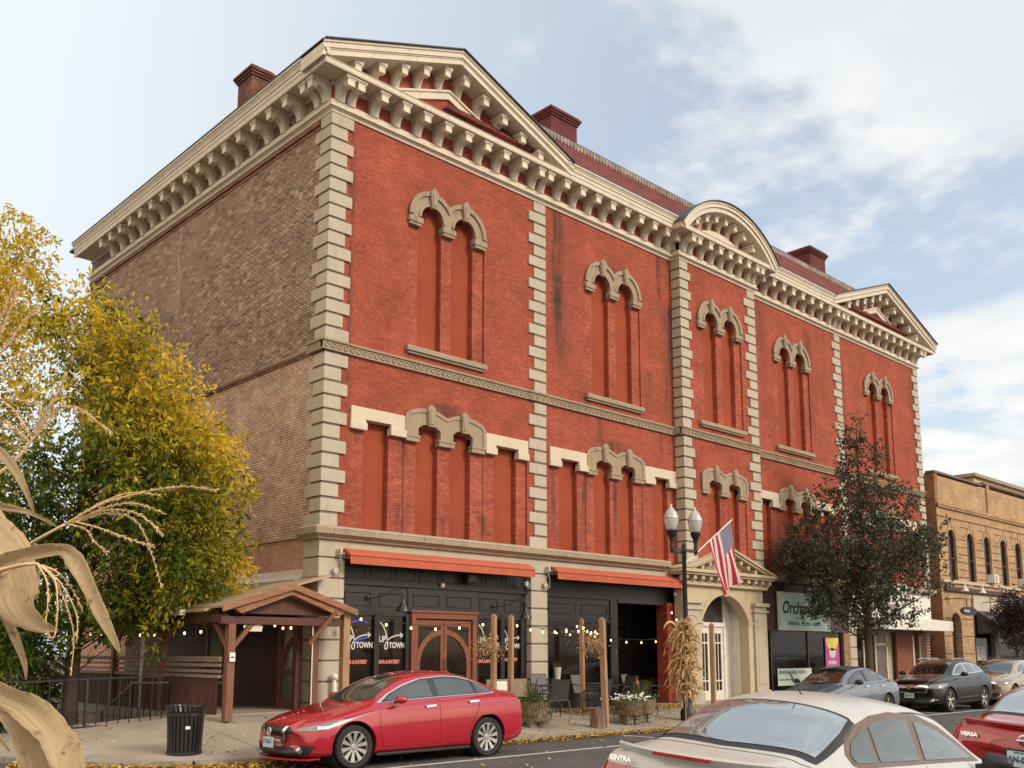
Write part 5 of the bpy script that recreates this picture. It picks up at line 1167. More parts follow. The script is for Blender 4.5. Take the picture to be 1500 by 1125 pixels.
def flag():
    t = thing('flag', 'american flag on a slanted white pole fixed to the street lamp', 'flag', LP + Vector((0, 0, 4.1)))
    p0 = Vector((.08, 0, 0)); p1 = Vector((2.25, -.02, 1.35)); MB().tube([p0, p1], .018, 8).obj('flag_pole', WHITEP, t); MB().lathe([(.005, -.04), (.035, 0), (.005, .04)], tuple(p1), 10).obj('finial', mat('gold_finial', (.6, .42, .15), .3, 0, metal=.8), t)
    MB().lathe([(.05, -.08), (.05, .08)], (.05, 0, 0), 10).obj('bracket', SILVR, t)
    # cloth hanging from the upper part of the pole; u along the pole, v downwards
    m, tr, b = newmat('flag_cloth'); uv = nd(tr, 'ShaderNodeAttribute', attribute_name='fuv'); s = nd(tr, 'ShaderNodeSeparateXYZ', {0: uv.outputs[1]})
    U, V = s.outputs[0], s.outputs[1]   # U: along hoist (stripes), V: along fly
    st = mth(tr, 'LESS_THAN', mth(tr, 'MODULO', mth(tr, 'MULTIPLY', U, 13), 2.0), 1.0)
    c = mix(tr, st, (.72, .68, .64), (.45, .02, .06))
    cx = mth(tr, 'FRACT', mth(tr, 'MULTIPLY', U, 13 / 7 * 9)); cy = mth(tr, 'FRACT', mth(tr, 'MULTIPLY', V, 27))
    dx = mth(tr, 'ABSOLUTE', mth(tr, 'SUBTRACT', cx, .5)); dy = mth(tr, 'ABSOLUTE', mth(tr, 'SUBTRACT', cy, .5))
    star = mth(tr, 'LESS_THAN', mth(tr, 'ADD', dx, dy), .36)
    canton = mix(tr, star, (.055, .04, .16), (.7, .68, .66))
    inc = mth(tr, 'MULTIPLY', mth(tr, 'LESS_THAN', U, 7 / 13), mth(tr, 'LESS_THAN', V, .4))
    c = mix(tr, inc, c, canton); tr.links.new(c, b.inputs['Base Color']); b.inputs['Roughness'].default_value = .8
    tl = nd(tr, 'ShaderNodeBsdfTranslucent', {0: c}); mx = nd(tr, 'ShaderNodeMixShader', {0: .3}); tr.links.new(b.outputs[0], mx.inputs[1]); tr.links.new(tl.outputs[0], mx.inputs[2]); tr.links.new(mx.outputs[0], tr.nodes['Material Output'].inputs[0])
    nu, nv = 30, 46; vs = []; uvs = []
    a = p0.lerp(p1, .97); bb = p0.lerp(p1, .46)
    for j in range(nv + 1):
        v = j / nv
        for i in range(nu + 1):
            u = i / nu
            h = a.lerp(bb, u); L = 1.62
            # cloth falls; the lower (fly) end gathers towards the middle in folds
            gx = lerp(h.x, lerp(2.62, 1.60, u), v ** .9); z = h.z - L * v * (1.0 - .12 * u) - .10 * math.sin(math.pi * v) * u
            y = -.02 + (.09 * v + .01) * math.sin(u * 9.5 + v * 2.5) + .05 * math.sin(u * 17 + 1) * v
            gx += .03 * v * math.sin(u * 19 + 2); vs.append((gx, y, z)); uvs.append((u, v, 0))
    fs = [(j * (nu + 1) + i, j * (nu + 1) + i + 1, (j + 1) * (nu + 1) + i + 1, (j + 1) * (nu + 1) + i) for j in range(nv) for i in range(nu)]
    o = MB().add(vs, fs).obj('flag_cloth', m, t, smooth=True, fix=False)
    at_ = o.data.attributes.new('fuv', 'FLOAT_VECTOR', 'POINT'); at_.data.foreach_set('vector', [c for q in uvs for c in q])
flag()
STRAW = leafmat('dry_corn_leaf', (.30, .165, .07), (.50, .31, .14), (.66, .46, .24), .2)
def corn_bundle():
    t = thing('corn_stalk_bundle', 'tall bundle of dry corn stalks tied round the street lamp', 'corn stalks', LP); t.scale = (.76, .76, .96)
    mb = MB(); rs = RS
    for k in range(16):
        a = rs.uniform(0, 6.28); r = rs.uniform(.08, .25); lean = rs.uniform(-.05, .25); h = rs.uniform(2.1, 2.85); b = rs.uniform(0, 6.28)
        mb.tube([(r * 1.3 * math.cos(a), r * 1.3 * math.sin(a), 0), (r * .7 * math.cos(a), r * .7 * math.sin(a), 1.3), (r * math.cos(a) - lean, r * math.sin(a), h)], [.016, .012, .004], 6)
    mb.obj('stalks', mat('corn_stem', (.48, .32, .16), .7, .3, 10), t)
    # twisted ribbon leaves
    vs = []; fs = []; hue = []
    for k in range(430):
        z0 = rs.uniform(.5, 2.65); a = rs.uniform(0, 6.28); L = rs.uniform(.35, .85); w = rs.uniform(.022, .05); p = Vector((rs.normal(0, .13) - .12 * z0 / 2.5, rs.normal(0, .11), z0))
        d = Vector((math.cos(a) * .5, math.sin(a) * .5, rs.uniform(.1, .9))).normalized(); tw = rs.uniform(0, 6.28); n = 8; o = len(vs); h = rs.rand()
        for i in range(n + 1):
            f = i / n; s = d.cross(Vector((0, 0, 1))); s = s.normalized() if s.length > .05 else Vector((1, 0, 0)); q = Matrix.Rotation(tw + f * 2.2, 3, d) @ s
            ww = w * (1 - f) ** .6 * (.6 + min(1, f * 4) * .4); vs += [tuple(p + q * ww), tuple(p - q * ww)]; hue += [h, h]
            p = p + d * (L / n); d = (d + Vector((0, 0, -.28 - .1 * rs.rand())) + Vector((rs.normal(0, .07), rs.normal(0, .07), 0))).normalized()
        fs += [(o + 2 * i, o + 2 * i + 1, o + 2 * i + 3, o + 2 * i + 2) for i in range(n)]
    o = MB().add(vs, fs).obj('leaves', STRAW, t, fix=False); o.data.attributes.new('hue', 'FLOAT', 'POINT').data.foreach_set('value', hue)
corn_bundle()
# ================================================================ cars
def paint(name, col, flake=.0, rough=.22, metal=.0):
    m, t, b = newmat(name); b.inputs['Base Color'].default_value = c4(col); b.inputs['Roughness'].default_value = rough; b.inputs['Metallic'].default_value = metal
    b.inputs['Coat Weight'].default_value = 1 if rough < .24 else .45; b.inputs['Coat Roughness'].default_value = .03 if rough < .24 else .12
    o = nd(t, 'ShaderNodeTexCoord').outputs['Object']; c = mix(t, rng(t, noise(t, o, 3, 5, .6), .3, .7), tuple(x * .9 for x in col), col); t.links.new(c, b.inputs['Base Color'])
    return m
GLASSC = mat('car_glass', (.006, .009, .009), .02, 0, spec=.8, coat=1)
GLASSG = mat('car_side_glass_green', (.03, .045, .042), .02, 0, spec=.9, coat=1)
LENS = mat('headlamp_lens', (.17, .18, .19), .08, .3, 9, spec=.8, coat=1)
LENSR = mat('tail_lamp_red', (.35, .012, .015), .08, .3, 9, spec=.8, coat=1)
LENSO = mat('amber_lens', (.6, .22, .03), .1, .2, 9, coat=1)
PLATE = mat('blue_white_plate', (.42, .55, .62), .5, .15, 5)
PLTX = mat('plate_lettering', (.03, .04, .12), .6, 0)
WELL = mat('wheel_well_black', (.008, .008, .008), .9, 0)
class Car:
    def __init__(s, name, label, cat, loc, rz, spec, body, roll=0, pitch=0, glass=None):
        s.t = thing(name, label, cat, loc, rot=(roll, pitch, rz)); s.sp = spec; s.body_m = body; s.gl = glass or GLASSC
        s.L = spec['L']; s.make_body()
    def make_body(s):
        sp = s.sp; secs = []
        for (X, w, zb, zs_, g, gz, r, rz_, cz, kx) in sp['st']:
            half = [(0, zb), (w * .55, zb), (w * .90, zb + .01), (w * .975, zb + .09), (w, zb + (zs_ - zb) * .40), (w * .995, zb + (zs_ - zb) * .72), (w * .965, zs_ - .03), (w * .93, zs_ + .005), (g, gz), (lerp(g, r, .52) + .012, lerp(gz, rz_, .5)), (r, rz_ - .02), (r * .90, rz_ + .012), (r * .5, cz - .006), (0, cz)]
            secs.append([(X + kx * (abs(y) / .88) ** 2, y, z) for y, z in half])
        H = len(secs[0]); vs = []; fs = []; ring = 2 * H - 2
        for sc in secs: vs += sc + [(x, -y, z) for x, y, z in sc[-2:0:-1]]
        n = len(secs)
        for i in range(n - 1):
            for k in range(ring): fs.append((i * ring + k, i * ring + (k + 1) % ring, (i + 1) * ring + (k + 1) % ring, (i + 1) * ring + k))
        for e, base in ((0, 0), (1, (n - 1) * ring)):
            # quad caps between the left and right halves
            for k in range(H - 1):
                a, b = base + k, base + k + 1; c = base + (ring - k - 1 if k + 1 < H else 0); d = base + (ring - k if k else 0)
                q = [a, b, base + (ring - (k + 1)) % ring, base + (ring - k) % ring]; q2 = []
                for v in q:
                    if v not in q2: q2.append(v)
                if len(q2) > 2: fs.append(tuple(q2))
        me = bpy.data.meshes.new('b'); me.from_pydata(vs, [], fs); bm = bmesh.new(); bm.from_mesh(me); bmesh.ops.recalc_face_normals(bm, faces=bm.faces); bm.to_mesh(me); bm.free()
        o = bpy.data.objects.new('b', me); COL.objects.link(o); m = o.modifiers.new('s', 'SUBSURF'); m.levels = 3; m.render_levels = 3
        dg = bpy.context.evaluated_depsgraph_get(); dg.update(); me2 = bpy.data.meshes.new_from_object(o.evaluated_get(dg))
        bm = bmesh.new(); bm.from_mesh(me2); s.bvh = BVHTree.FromBMesh(bm); bm.free(); s.smooth_me = me2
        o.modifiers.clear(); o.data = me2
        cut = []
        for X in sp['wx']:
            for sg in (-1, 1):
                c = MB().lathe([(.001, -.3), (sp['wr'] + .055, -.3), (sp['wr'] + .055, .3), (.001, .3)], (X, sg * (sp['W'] / 2 - .02), sp['wr'] + .01), 40, 'y').obj('c', WELL); cut.append(c)
                q = o.modifiers.new('bo', 'BOOLEAN'); q.object = c; q.operation = 'DIFFERENCE'; q.solver = 'EXACT'
        bpy.context.view_layer.update(); dg = bpy.context.evaluated_depsgraph_get(); me3 = bpy.data.meshes.new_from_object(o.evaluated_get(dg))
        bpy.data.objects.remove(o)
        for c in cut: bpy.data.objects.remove(c)
        me3.name = 'body'; me3.materials.clear(); me3.materials.append(s.body_m); me3.shade_smooth(); me3.set_sharp_from_angle(angle=R(38))
        s.body = bpy.data.objects.new('body', me3); COL.objects.link(s.body); s.body.parent = s.t
        b = MB()
        for X in sp['wx']:
            for sg in (-1, 1): b.lathe([(.001, -.24 * sg), (sp['wr'] + .05, -.24 * sg), (sp['wr'] + .05, .10 * sg), (sp['wr'] + .045, .10 * sg), (sp['wr'] + .045, -.23 * sg), (.001, -.23 * sg)], (X, sg * (sp['W'] / 2 - .16), sp['wr'] + .01), 36, 'y')
        b.box(.5, s.L - .5, -.7, .7, .20, .32); b.obj('underbody', WELL, s.t)
    def ray(s, p, view):
        if view == 'l': return s.bvh.ray_cast(Vector((p[0], 3, p[1])), Vector((0, -1, 0)))
        if view == 'r': return s.bvh.ray_cast(Vector((p[0], -3, p[1])), Vector((0, 1, 0)))
        if view == 'f': return s.bvh.ray_cast(Vector((-3, p[0], p[1])), Vector((1, 0, 0)))
        if view == 'b': return s.bvh.ray_cast(Vector((9, p[0], p[1])), Vector((-1, 0, 0)))
        if view == 't': return s.bvh.ray_cast(Vector((p[0], p[1], 4)), Vector((0, 0, -1)))
    def decal(s, poly, view, name, mt, off=.004, step=.045, parent=None, thick=0):
        xs = [p[0] for p in poly]; ys = [p[1] for p in poly]
        edge = []
        for i in range(len(poly)):
            a = Vector(poly[i]); b = Vector(poly[(i + 1) % len(poly)]); k = max(1, int((b - a).length / step))
            for j in range(k): edge.append(a.lerp(b, j / k))
        n = len(edge); pts = list(edge); x = min(xs) + step / 2
        def inside(q):
            c = False; j = n - 1
            for i in range(n):
                if (edge[i].y > q[1]) != (edge[j].y > q[1]) and q[0] < (edge[j].x - edge[i].x) * (q[1] - edge[i].y) / (edge[j].y - edge[i].y) + edge[i].x: c = not c
                j = i
            return c
        while x < max(xs):
            y = min(ys) + step / 2
            while y < max(ys):
                if inside((x, y)): pts.append(Vector((x, y)))
                y += step
            x += step
        r = delaunay_2d_cdt(pts, [(i, (i + 1) % n) for i in range(n)], [], 0, 1e-5)
        vv = r[0]; tri = [f for f in r[2] if inside(((vv[f[0]].x + vv[f[1]].x + vv[f[2]].x) / 3, (vv[f[0]].y + vv[f[1]].y + vv[f[2]].y) / 3))]
        P = []; Nn = []; ok = []
        for q in vv:
            h = s.ray((q.x, q.y), view)
            if h[0] is None: P.append(Vector((0, 0, 0))); Nn.append(Vector((0, 0, 1))); ok.append(False)
            else:
                P.append(h[0] + h[1] * off); Nn.append(h[1]); ok.append(True)
        tri = [f for f in tri if all(ok[i] for i in f)]
        # flip triangles to face along the surface normal
        out = []
        for f in tri:
            nn = (P[f[1]] - P[f[0]]).cross(P[f[2]] - P[f[0]]); out.append(tuple(f) if nn.dot(Nn[f[0]]) > 0 else tuple(reversed(f)))
        me = bpy.data.meshes.new(name); me.from_pydata([tuple(p) for p in P], [], out); me.materials.append(mt); me.shade_smooth()
        try: me.normals_split_custom_set_from_vertices([tuple(v) for v in Nn])
        except Exception: pass
        o = bpy.data.objects.new(name, me); COL.objects.link(o); o.parent = parent or s.t; return o
    def sides(s): return ('l', 'r')
    def seam(s, pts, view, parent=None, w=.008, mt=None):
        # thin dark panel gap following the surface
        P = []
        for i in range(len(pts) - 1):
            a = Vector(pts[i]); b = Vector(pts[i + 1]); k = max(2, int((b - a).length / .05))
            for j in range(k + (i == len(pts) - 2)): P.append(a.lerp(b, j / k))
        vs = []; 
        for i, p in enumerate(P):
            d = (P[min(i + 1, len(P) - 1)] - P[max(0, i - 1)]).normalized(); q = Vector((-d.y, d.x)) * w / 2
            for sg in (1, -1):
                h = s.ray(tuple(p + q * sg), view)
                if h[0] is None: return
                vs.append(tuple(h[0] + h[1] * .003))
        return MB().add(vs, [(2 * i, 2 * i + 1, 2 * i + 3, 2 * i + 2) for i in range(len(P) - 1)])
    def seams(s, lines, name='panel_gap', mt=None):
        big = MB()
        for pts, view in lines:
            m = s.seam(pts, view)
            if m: big.add(m.v, m.f)
        if big.v: big.obj(name, mt or BLKP, s.t, fix=False)
def wheel_builder(car, X, sg, style, wr, W, rimr=None):
    rimr = rimr or wr * .72; y0 = sg * (W / 2 - .03)
    t = MB().lathe([(rimr, -.10), (wr * .93, -.105), (wr * .985, -.085), (wr, -.05), (wr, .05), (wr * .985, .085), (wr * .93, .105), (rimr, .10), (rimr * .98, .05), (rimr * .98, -.05)], (0, 0, 0), 40, 'y', cap=False).obj('wheel', RUBBER, car.t, smooth=30)
    t.location = (X, y0 - sg * .09, wr)
    rim = MB(); yo = sg * .085
    rim.lathe([(rimr * 1.0, yo * .7), (rimr, yo), (rimr * .94, yo * 1.02), (rimr * .93, yo * .6), (rimr * 1.0, yo * .3)], (0, 0, 0), 40, 'y', cap=False)
    n = 5 if style != 'ten' else 5
    for k in range(10 if style == 'ten' else 5):
        a = 6.2832 * k / (10 if style == 'ten' else 5) + .2; c, s_ = math.cos(a), math.sin(a); pc, ps = -s_, c
        w0, w1 = (.014, .036) if style == 'ten' else (.03, .045)
        r0, r1 = .05, rimr * .95
        if style == 'ten': a2 = .0
        q = []
        for r, w, yy in ((r0, w0, yo * .8), (r1, w1 * (rimr / .24), yo * .98)):
            for sg2 in (-1, 1): q.append((r * c + pc * w * sg2, yy, r * s_ + ps * w * sg2))
            for sg2 in (1, -1): q.append((r * c + pc * w * sg2 * .8, yy - sg * .04, r * s_ + ps * w * sg2 * .8))
        rim.add(q, [(0, 1, 5, 4), (1, 2, 6, 5), (2, 3, 7, 6), (3, 0, 4, 7)])
    rim.lathe([(.001, yo * .95), (.035, yo * .95), (.05, yo * .8)], (0, 0, 0), 16, 'y', cap=False)
    rim.obj('rim', SILVR, t)
    MB().lathe([(.001, yo * .2), (rimr * .97, yo * .3), (rimr * .97, yo * .25)], (0, 0, 0), 24, 'y', cap=False).obj('brake_disc', BLKP, t)
def mirror(car, X, z, sg, y, mt, cap=None):
    mb = MB(); n = 10; vs = []
    prof = [(0, .02), (.03, .055), (.09, .075), (.15, .07), (.19, .045), (.2, .01)]
    o = MB()
    rings = [(-.10, .35), (-.09, .75), (-.04, 1.0), (.04, .95), (.10, .7), (.12, .3)]
    k = 12
    for yy, sc in rings:
        for i in range(k): a = 6.2832 * i / k; vs.append((X + .075 * sc * math.cos(a), y + sg * yy * 1.0 + sg * .12, z + .07 * sc * math.sin(a)))
    fs = [(r * k + i, r * k + (i + 1) % k, (r + 1) * k + (i + 1) % k, (r + 1) * k + i) for r in range(len(rings) - 1) for i in range(k)] + [tuple(range(k)), tuple((len(rings) - 1) * k + i for i in range(k))]
    m = o.add(vs, fs).obj('side_mirror', mt, car.t, smooth=True); MB().beam((X, y - sg * .03, z - .05), (X, y + sg * .08, z - .03), .05, .04).obj('mirror_stalk', BLKP, m)
SED = dict(L=4.63, W=1.76, wr=.335, wx=(.95, 3.65), st=[
    # X, w, zb, z_shoulder, g, gz, r, rz, cz, plan curve
    (.02, .60, .30, .50, .50, .54, .34, .565, .575, .22), (.05, .72, .22, .56, .60, .61, .42, .645, .66, .24), (.16, .79, .19, .63, .66, .68, .46, .72, .735, .20), (.42, .85, .18, .71, .70, .77, .48, .815, .83, .10), (.8, .875, .18, .79, .72, .845, .50, .89, .905, .03),
    (1.08, .88, .18, .85, .74, .905, .55, .945, .96, .0), (1.28, .88, .18, .89, .75, .945, .62, .985, 1.0, .0), (1.48, .88, .18, .915, .75, .965, .60, 1.10, 1.13, .0), (1.82, .88, .18, .94, .745, .985, .57, 1.275, 1.32, .0), (2.15, .88, .18, .955, .74, 1.0, .555, 1.385, 1.44, .0),
    (2.7, .88, .18, .975, .735, 1.02, .55, 1.435, 1.495, .0), (3.15, .88, .18, .99, .73, 1.035, .545, 1.41, 1.475, .0), (3.55, .88, .18, 1.005, .72, 1.05, .535, 1.335, 1.395, .0), (3.88, .875, .18, 1.015, .70, 1.06, .54, 1.22, 1.265, .0), (4.15, .865, .19, 1.015, .68, 1.065, .55, 1.115, 1.13, -.02),
    (4.42, .84, .22, .99, .66, 1.055, .50, 1.095, 1.105, -.08), (4.57, .805, .26, .95, .63, 1.03, .50, 1.085, 1.095, -.12), (4.635, .78, .29, .88, .60, .94, .47, .97, .98, -.13), (4.66, .70, .36, .76, .52, .80, .40, .82, .83, -.12)])
def sedan_windows(c, trim, dx=0, glass=None):
    gl = glass or c.gl
    top = [(1.42, .985), (1.68, 1.13), (1.98, 1.26), (2.35, 1.36), (2.85, 1.395), (3.2, 1.375), (3.5, 1.315), (3.75, 1.215), (3.92, 1.13), (3.95, 1.09)]
    bot = [(3.85, 1.075), (3.2, 1.06), (2.5, 1.035), (1.9, 1.01)]
    for v in ('l', 'r'):
        c.decal([(x, z) for x, z in top + bot], v, 'window_trim', trim, .004)
        ins = lambda pts: pts
        f1 = [(1.57, 1.015), (1.74, 1.115), (2.01, 1.23), (2.34, 1.32), (2.50, 1.335), (2.54, 1.055), (1.9, 1.03)]
        f2 = [(2.64, 1.335), (2.85, 1.352), (3.18, 1.335), (3.42, 1.285), (3.46, 1.085), (2.66, 1.06)]
        f3 = [(3.50, 1.265), (3.72, 1.195), (3.86, 1.125), (3.84, 1.10), (3.52, 1.09)]
        c.decal([(1.50, .995), (1.72, 1.128), (2.0, 1.243), (2.36, 1.345), (2.85, 1.378), (3.19, 1.36), (3.48, 1.30), (3.74, 1.205), (3.90, 1.125), (3.87, 1.09), (3.2, 1.072), (2.5, 1.047), (1.9, 1.022)], v, 'pillar_black', BLKP, .006)
        for f in (f1, f2, f3): c.decal(f, v, 'window', gl, .009, .04)
    c.decal([(-.62, 1.035), (-.56, 1.16), (-.50, 1.30), (-.44, 1.375), (0, 1.41), (.44, 1.375), (.50, 1.30), (.56, 1.16), (.62, 1.035), (0, .985)], 'f', 'windscreen', gl, .006, .05)
def sedan_common(c, style='ten'):
    for X in c.sp['wx']:
        for sg in (-1, 1): wheel_builder(c, X, sg, style, c.sp['wr'], c.sp['W'])
    L = []
    for v in ('l', 'r'):
        L += [([(1.42, .93), (1.40, .60), (1.48, .30)], v), ([(2.60, 1.03), (2.60, .30)], v), ([(1.48, .30), (3.25, .28)], v), ([(3.50, 1.07), (3.42, .80), (3.25, .55), (3.25, .28)], v), ([(1.30, .88), (1.0, .82), (.55, .72)], v)]
    c.seams(L)
# ---- the red sedan in front of the bar
PR = paint('red_car_paint', (.36, .006, .022))
rc = Car('parked_car', 'bright red four door sedan parked nose left in front of the bar', 'car', (-3.66, -4.48, 0), 0, SED, PR); rc.t.scale = (1.07, 1.03, 1.03)
sedan_windows(rc, CHROME, glass=GLASSG); sedan_common(rc)
def red_front():
    c = rc
    for v, s in (('l', 1), ('r', -1)):
        c.decal([(.12, .60), (.30, .60), (.50, .635), (.66, .70), (.80, .765), (.60, .745), (.38, .695), (.18, .645)], v, 'headlight', LENS, .006, .03)
        c.decal([(.62, .64), (.72, .70), (.80, .765), (.70, .755), (.63, .70)], v, 'indicator', LENSO, .009, .03)
        c.decal([(.34, .62), (.5, .63), (.52, .67), (.36, .67)], v, 'projector', CHROME, .010, .03)
        c.decal([(4.30, .955), (4.56, .985), (4.60, .82), (4.54, .74), (4.46, .86)], v, 'tail_light', LENSR, .006, .03); c.decal([(4.40, .955), (4.56, .97), (4.57, .93), (4.44, .925)], v, 'tail_light_clear', LENS, .010, .02)
        c.decal([(1.55, .60), (2.2, .64), (3.3, .70), (4.2, .76), (4.2, .768), (3.3, .712), (2.2, .654), (1.55, .61)], v, 'crease', PR, .010, .03)
        c.decal([(1.75 + .55, .88), (1.75 + .75, .90), (1.75 + .75, .925), (1.75 + .55, .915)], v, 'door_handle', CHROME, .035, .03)
        c.decal([(3.22, .93), (3.43, .945), (3.43, .97), (3.22, .96)], v, 'door_handle', CHROME, .035, .03)
        y = s * .60
        c.decal([(s * .45, .24), (s * .70, .25), (s * .78, .38), (s * .62, .40)], 'f', 'fog_lamp_bezel', BLKP, .006, .03)
        c.decal([(s * .60 + .05 * math.cos(k * .785), .315 + .045 * math.sin(k * .785)) for k in range(8)], 'f', 'fog_lamp', CHROME, .02, .03)
        mirror(c, 1.72, 1.04, s, s * .84, PR)
    c.decal([(-.50, .56), (.50, .56), (.36, .66), (-.36, .66)], 'f', 'grille', BLKP, .006, .03)
    c.decal([(-.36, .66), (-.30, .66), (-.16, .46), (.16, .46), (.30, .66), (.36, .66), (.22, .42), (-.22, .42)], 'f', 'grille_bar', CHROME, .018, .025)
    c.decal([(-.24, .50), (.24, .50), (.30, .60), (-.30, .60)], 'f', 'grille', BLKP, .010, .03)
    c.decal([(-.52, .21), (.52, .21), (.46, .35), (-.46, .35)], 'f', 'lower_intake', BLKP, .008, .03)
    p = thing('x', None, None); bpy.data.objects.remove(p)
    e = MB().lathe([(.001, -.012), (.058, -.01), (.065, 0), (.058, .01)], (-.03, 0, .585), 20, 'x').obj('badge', CHROME, c.t)
    MB().box(-.045, -.038, -.15, .15, .34, .50).obj('licence_plate', PLATE, c.t)
    text('CT 8157', .085, 'plate_lettering', PLTX, c.t, (-.047, .14, .40), rot=(R(90), 0, R(-90)), sx=.8)
    # rear lip spoiler, sill and splitter
    
    vs = []
    MB().box(1.35, 3.25, -.86, .86, .17, .215).obj('side_skirt', BLKP, c.t, bevel=.01)
    mb = MB()
    pts = [(-.02 + .28 * (y / .8) ** 2, y) for y in [-.70 + i * .1166 for i in range(13)]]
    mb.ext([(x + .01, y) for x, y in pts] + [(x + .25, y) for x, y in reversed(pts)], .165, .19, 'xy'); mb.obj('front_splitter', PR, c.t)
    MB().box(3.0, 3.18, -.05, .05, 1.47, 1.50)
    MB().ext([(3.28, 1.45), (3.42, 1.42), (3.44, 1.465), (3.40, 1.47)], -.02, .02, 'xz').obj('antenna', PR, c.t)
    MB().box(4.66, 4.70, -.15, .15, .5, .51)
red_front()
# ---- the silver sedan close to the camera (seen from behind)
PS = paint('silver_car_paint', (.50, .495, .475), rough=.38, metal=.1)
SV = dict(SED); SV['L'] = 4.57
SV['st'] = [(x, w * 1.012, zb, zs_ * 1.02, g * 1.03, gz * 1.025, r * 1.10, rz_ * 1.01, cz * 1.012, k) if i < 13 else (x - .03, w * 1.01, zb, z1, g1 * 1.05, gz1, r1, rz1, cz1, k) for i, (x, w, zb, zs_, g, gz, r, rz_, cz, k) in enumerate(SED['st']) for (z1, g1, gz1, r1, rz1, cz1) in [((1.03, .70, 1.075, .60, 1.20, 1.25) if i == 13 else (1.03, .70, 1.08, .60, 1.125, 1.145) if i == 14 else (1.01, .69, 1.07, .58, 1.105, 1.12) if i == 15 else (.97, .68, 1.05, .56, 1.085, 1.10) if i == 16 else (.86, .66, .95, .52, .98, .99) if i == 17 else (.7, .6, .8, .45, .83, .84))]]
GLASSR = mat('rear_screen_glass', (.42, .47, .50), .02, 0, spec=1.0, metal=.75)
def silver():
    c = Car('near_car', 'silver sedan seen from behind at the bottom of the picture, its roof antenna raised', 'car', (-6.55 + 4.57 * math.cos(.029), -14.65 + 4.57 * math.sin(.029), 0.0), math.pi + .029, SV, PS, roll=-.06, pitch=-.015, glass=GLASSR)
    TR = mat('bronze_window_trim', (.16, .11, .08), .35, .1, metal=.3)
    top = [(1.50, 1.0), (1.75, 1.155), (2.05, 1.285), (2.40, 1.38), (2.85, 1.41), (3.15, 1.39), (3.42, 1.33), (3.60, 1.25), (3.69, 1.16), (3.67, 1.09)]
    bot = [(3.60, 1.07), (3.2, 1.06), (2.5, 1.04), (1.9, 1.02)]
    for v in ('l', 'r'):
        c.decal(top + bot, v, 'window_trim', TR, .004)
        for f in ([(1.64, 1.03), (1.86, 1.14), (2.12, 1.245), (2.42, 1.325), (2.52, 1.33), (2.56, 1.065), (1.9, 1.04)], [(2.64, 1.345), (2.85, 1.36), (3.13, 1.345), (3.25, 1.32), (3.29, 1.09), (2.66, 1.07)], [(3.31, 1.31), (3.40, 1.29), (3.56, 1.225), (3.64, 1.15), (3.62, 1.10), (3.35, 1.09)]): c.decal(f, v, 'window', GLASSG, .009, .04)
    # rear screen: black frit border then glass (projected from above)
    c.decal([(3.38, -.60), (3.35, 0), (3.38, .60), (3.60, .64), (4.05, .665), (4.12, 0), (4.05, -.665), (3.60, -.64)], 't', 'screen_border', BLKP, .004, .05)
    c.decal([(3.42, -.565), (3.395, 0), (3.42, .565), (3.60, .595), (3.98, .615), (4.05, 0), (3.98, -.615), (3.60, -.595)], 't', 'rear_screen', c.gl, .008, .05)
    c.decal([(-.6, 1.05), (-.45, 1.36), (.45, 1.36), (.6, 1.05)], 'f', 'windscreen', c.gl, .006, .05)
    sedan_common(c, 'five')
    for v, s in (('l', 1), ('r', -1)):
        c.decal([(4.42, .98), (4.58, .98), (4.62, .72), (4.50, .68)], v, 'tail_light', LENSR, .007, .03); c.decal([(s * .60, .98), (s * .80, .98), (s * .82, .70), (s * .66, .70)], 'b', 'tail_light', LENSR, .007, .03)
        mirror(c, 1.72, 1.03, s, s * .86, BLKP)
        c.decal([(3.22, .93), (3.43, .945), (3.43, .97), (3.22, .96)], v, 'door_handle', PS, .035, .03)
    # ducktail spoiler with third brake light
    mb = MB(); n = 15; A = []; 
    for i in range(n):
        y = -.64 + 1.28 * i / (n - 1); q = (abs(y) / .64) ** 2.2; x = 4.60 - .16 * q; A.append((x, y))
    vs = []
    for x, y in A: vs += [(x - .22, y, 1.08), (x, y, 1.13), (x + .012, y, 1.115), (x, y, 1.09), (x - .1, y, 1.03)]
    mb.add(vs, [(i * 5 + k, i * 5 + (k + 1) % 5, (i + 1) * 5 + (k + 1) % 5, (i + 1) * 5 + k) for i in range(n - 1) for k in range(5)] + [(0, 1, 2, 3, 4), tuple((n - 1) * 5 + k for k in range(5))]); sp_ = mb.obj('spoiler', PS, c.t, smooth=50)
    MB().box(4.595, 4.622, -.22, .22, 1.093, 1.117).obj('brake_light', LENSR, sp_)
    text('SENTRA', .046, 'lettering', CHROME, c.t, (4.595, .40, 1.0), rot=(R(80), 0, R(90)), sx=1.1, ext=.004, bold=.002).location = (4.60, -.62 + .02, 1.015)
    MB().lathe([(.04, -.01), (.055, 0), (.04, .012)], (4.60, 0, .98), 20, 'x', cap=False).obj('badge', CHROME, c.t)
    mb = MB(); mb.lathe([(.035, 0), (.028, .03), (.01, .04)], (3.02, 0.0, 1.455), 12); mb.tube([(3.02, 0, 1.48), (3.22, 0.0, 1.66)], .006, 6); mb.obj('antenna', BLKP, c.t)
    L = [([(3.30, -.62), (2.4, -.60), (1.9, -.60)], 't'), ([(3.30, .62), (2.4, .60), (1.9, .60)], 't'), ([(4.13, -.70), (4.18, 0), (4.13, .70)], 't')]
    c.seams(L, 'roof_gap')
silver()
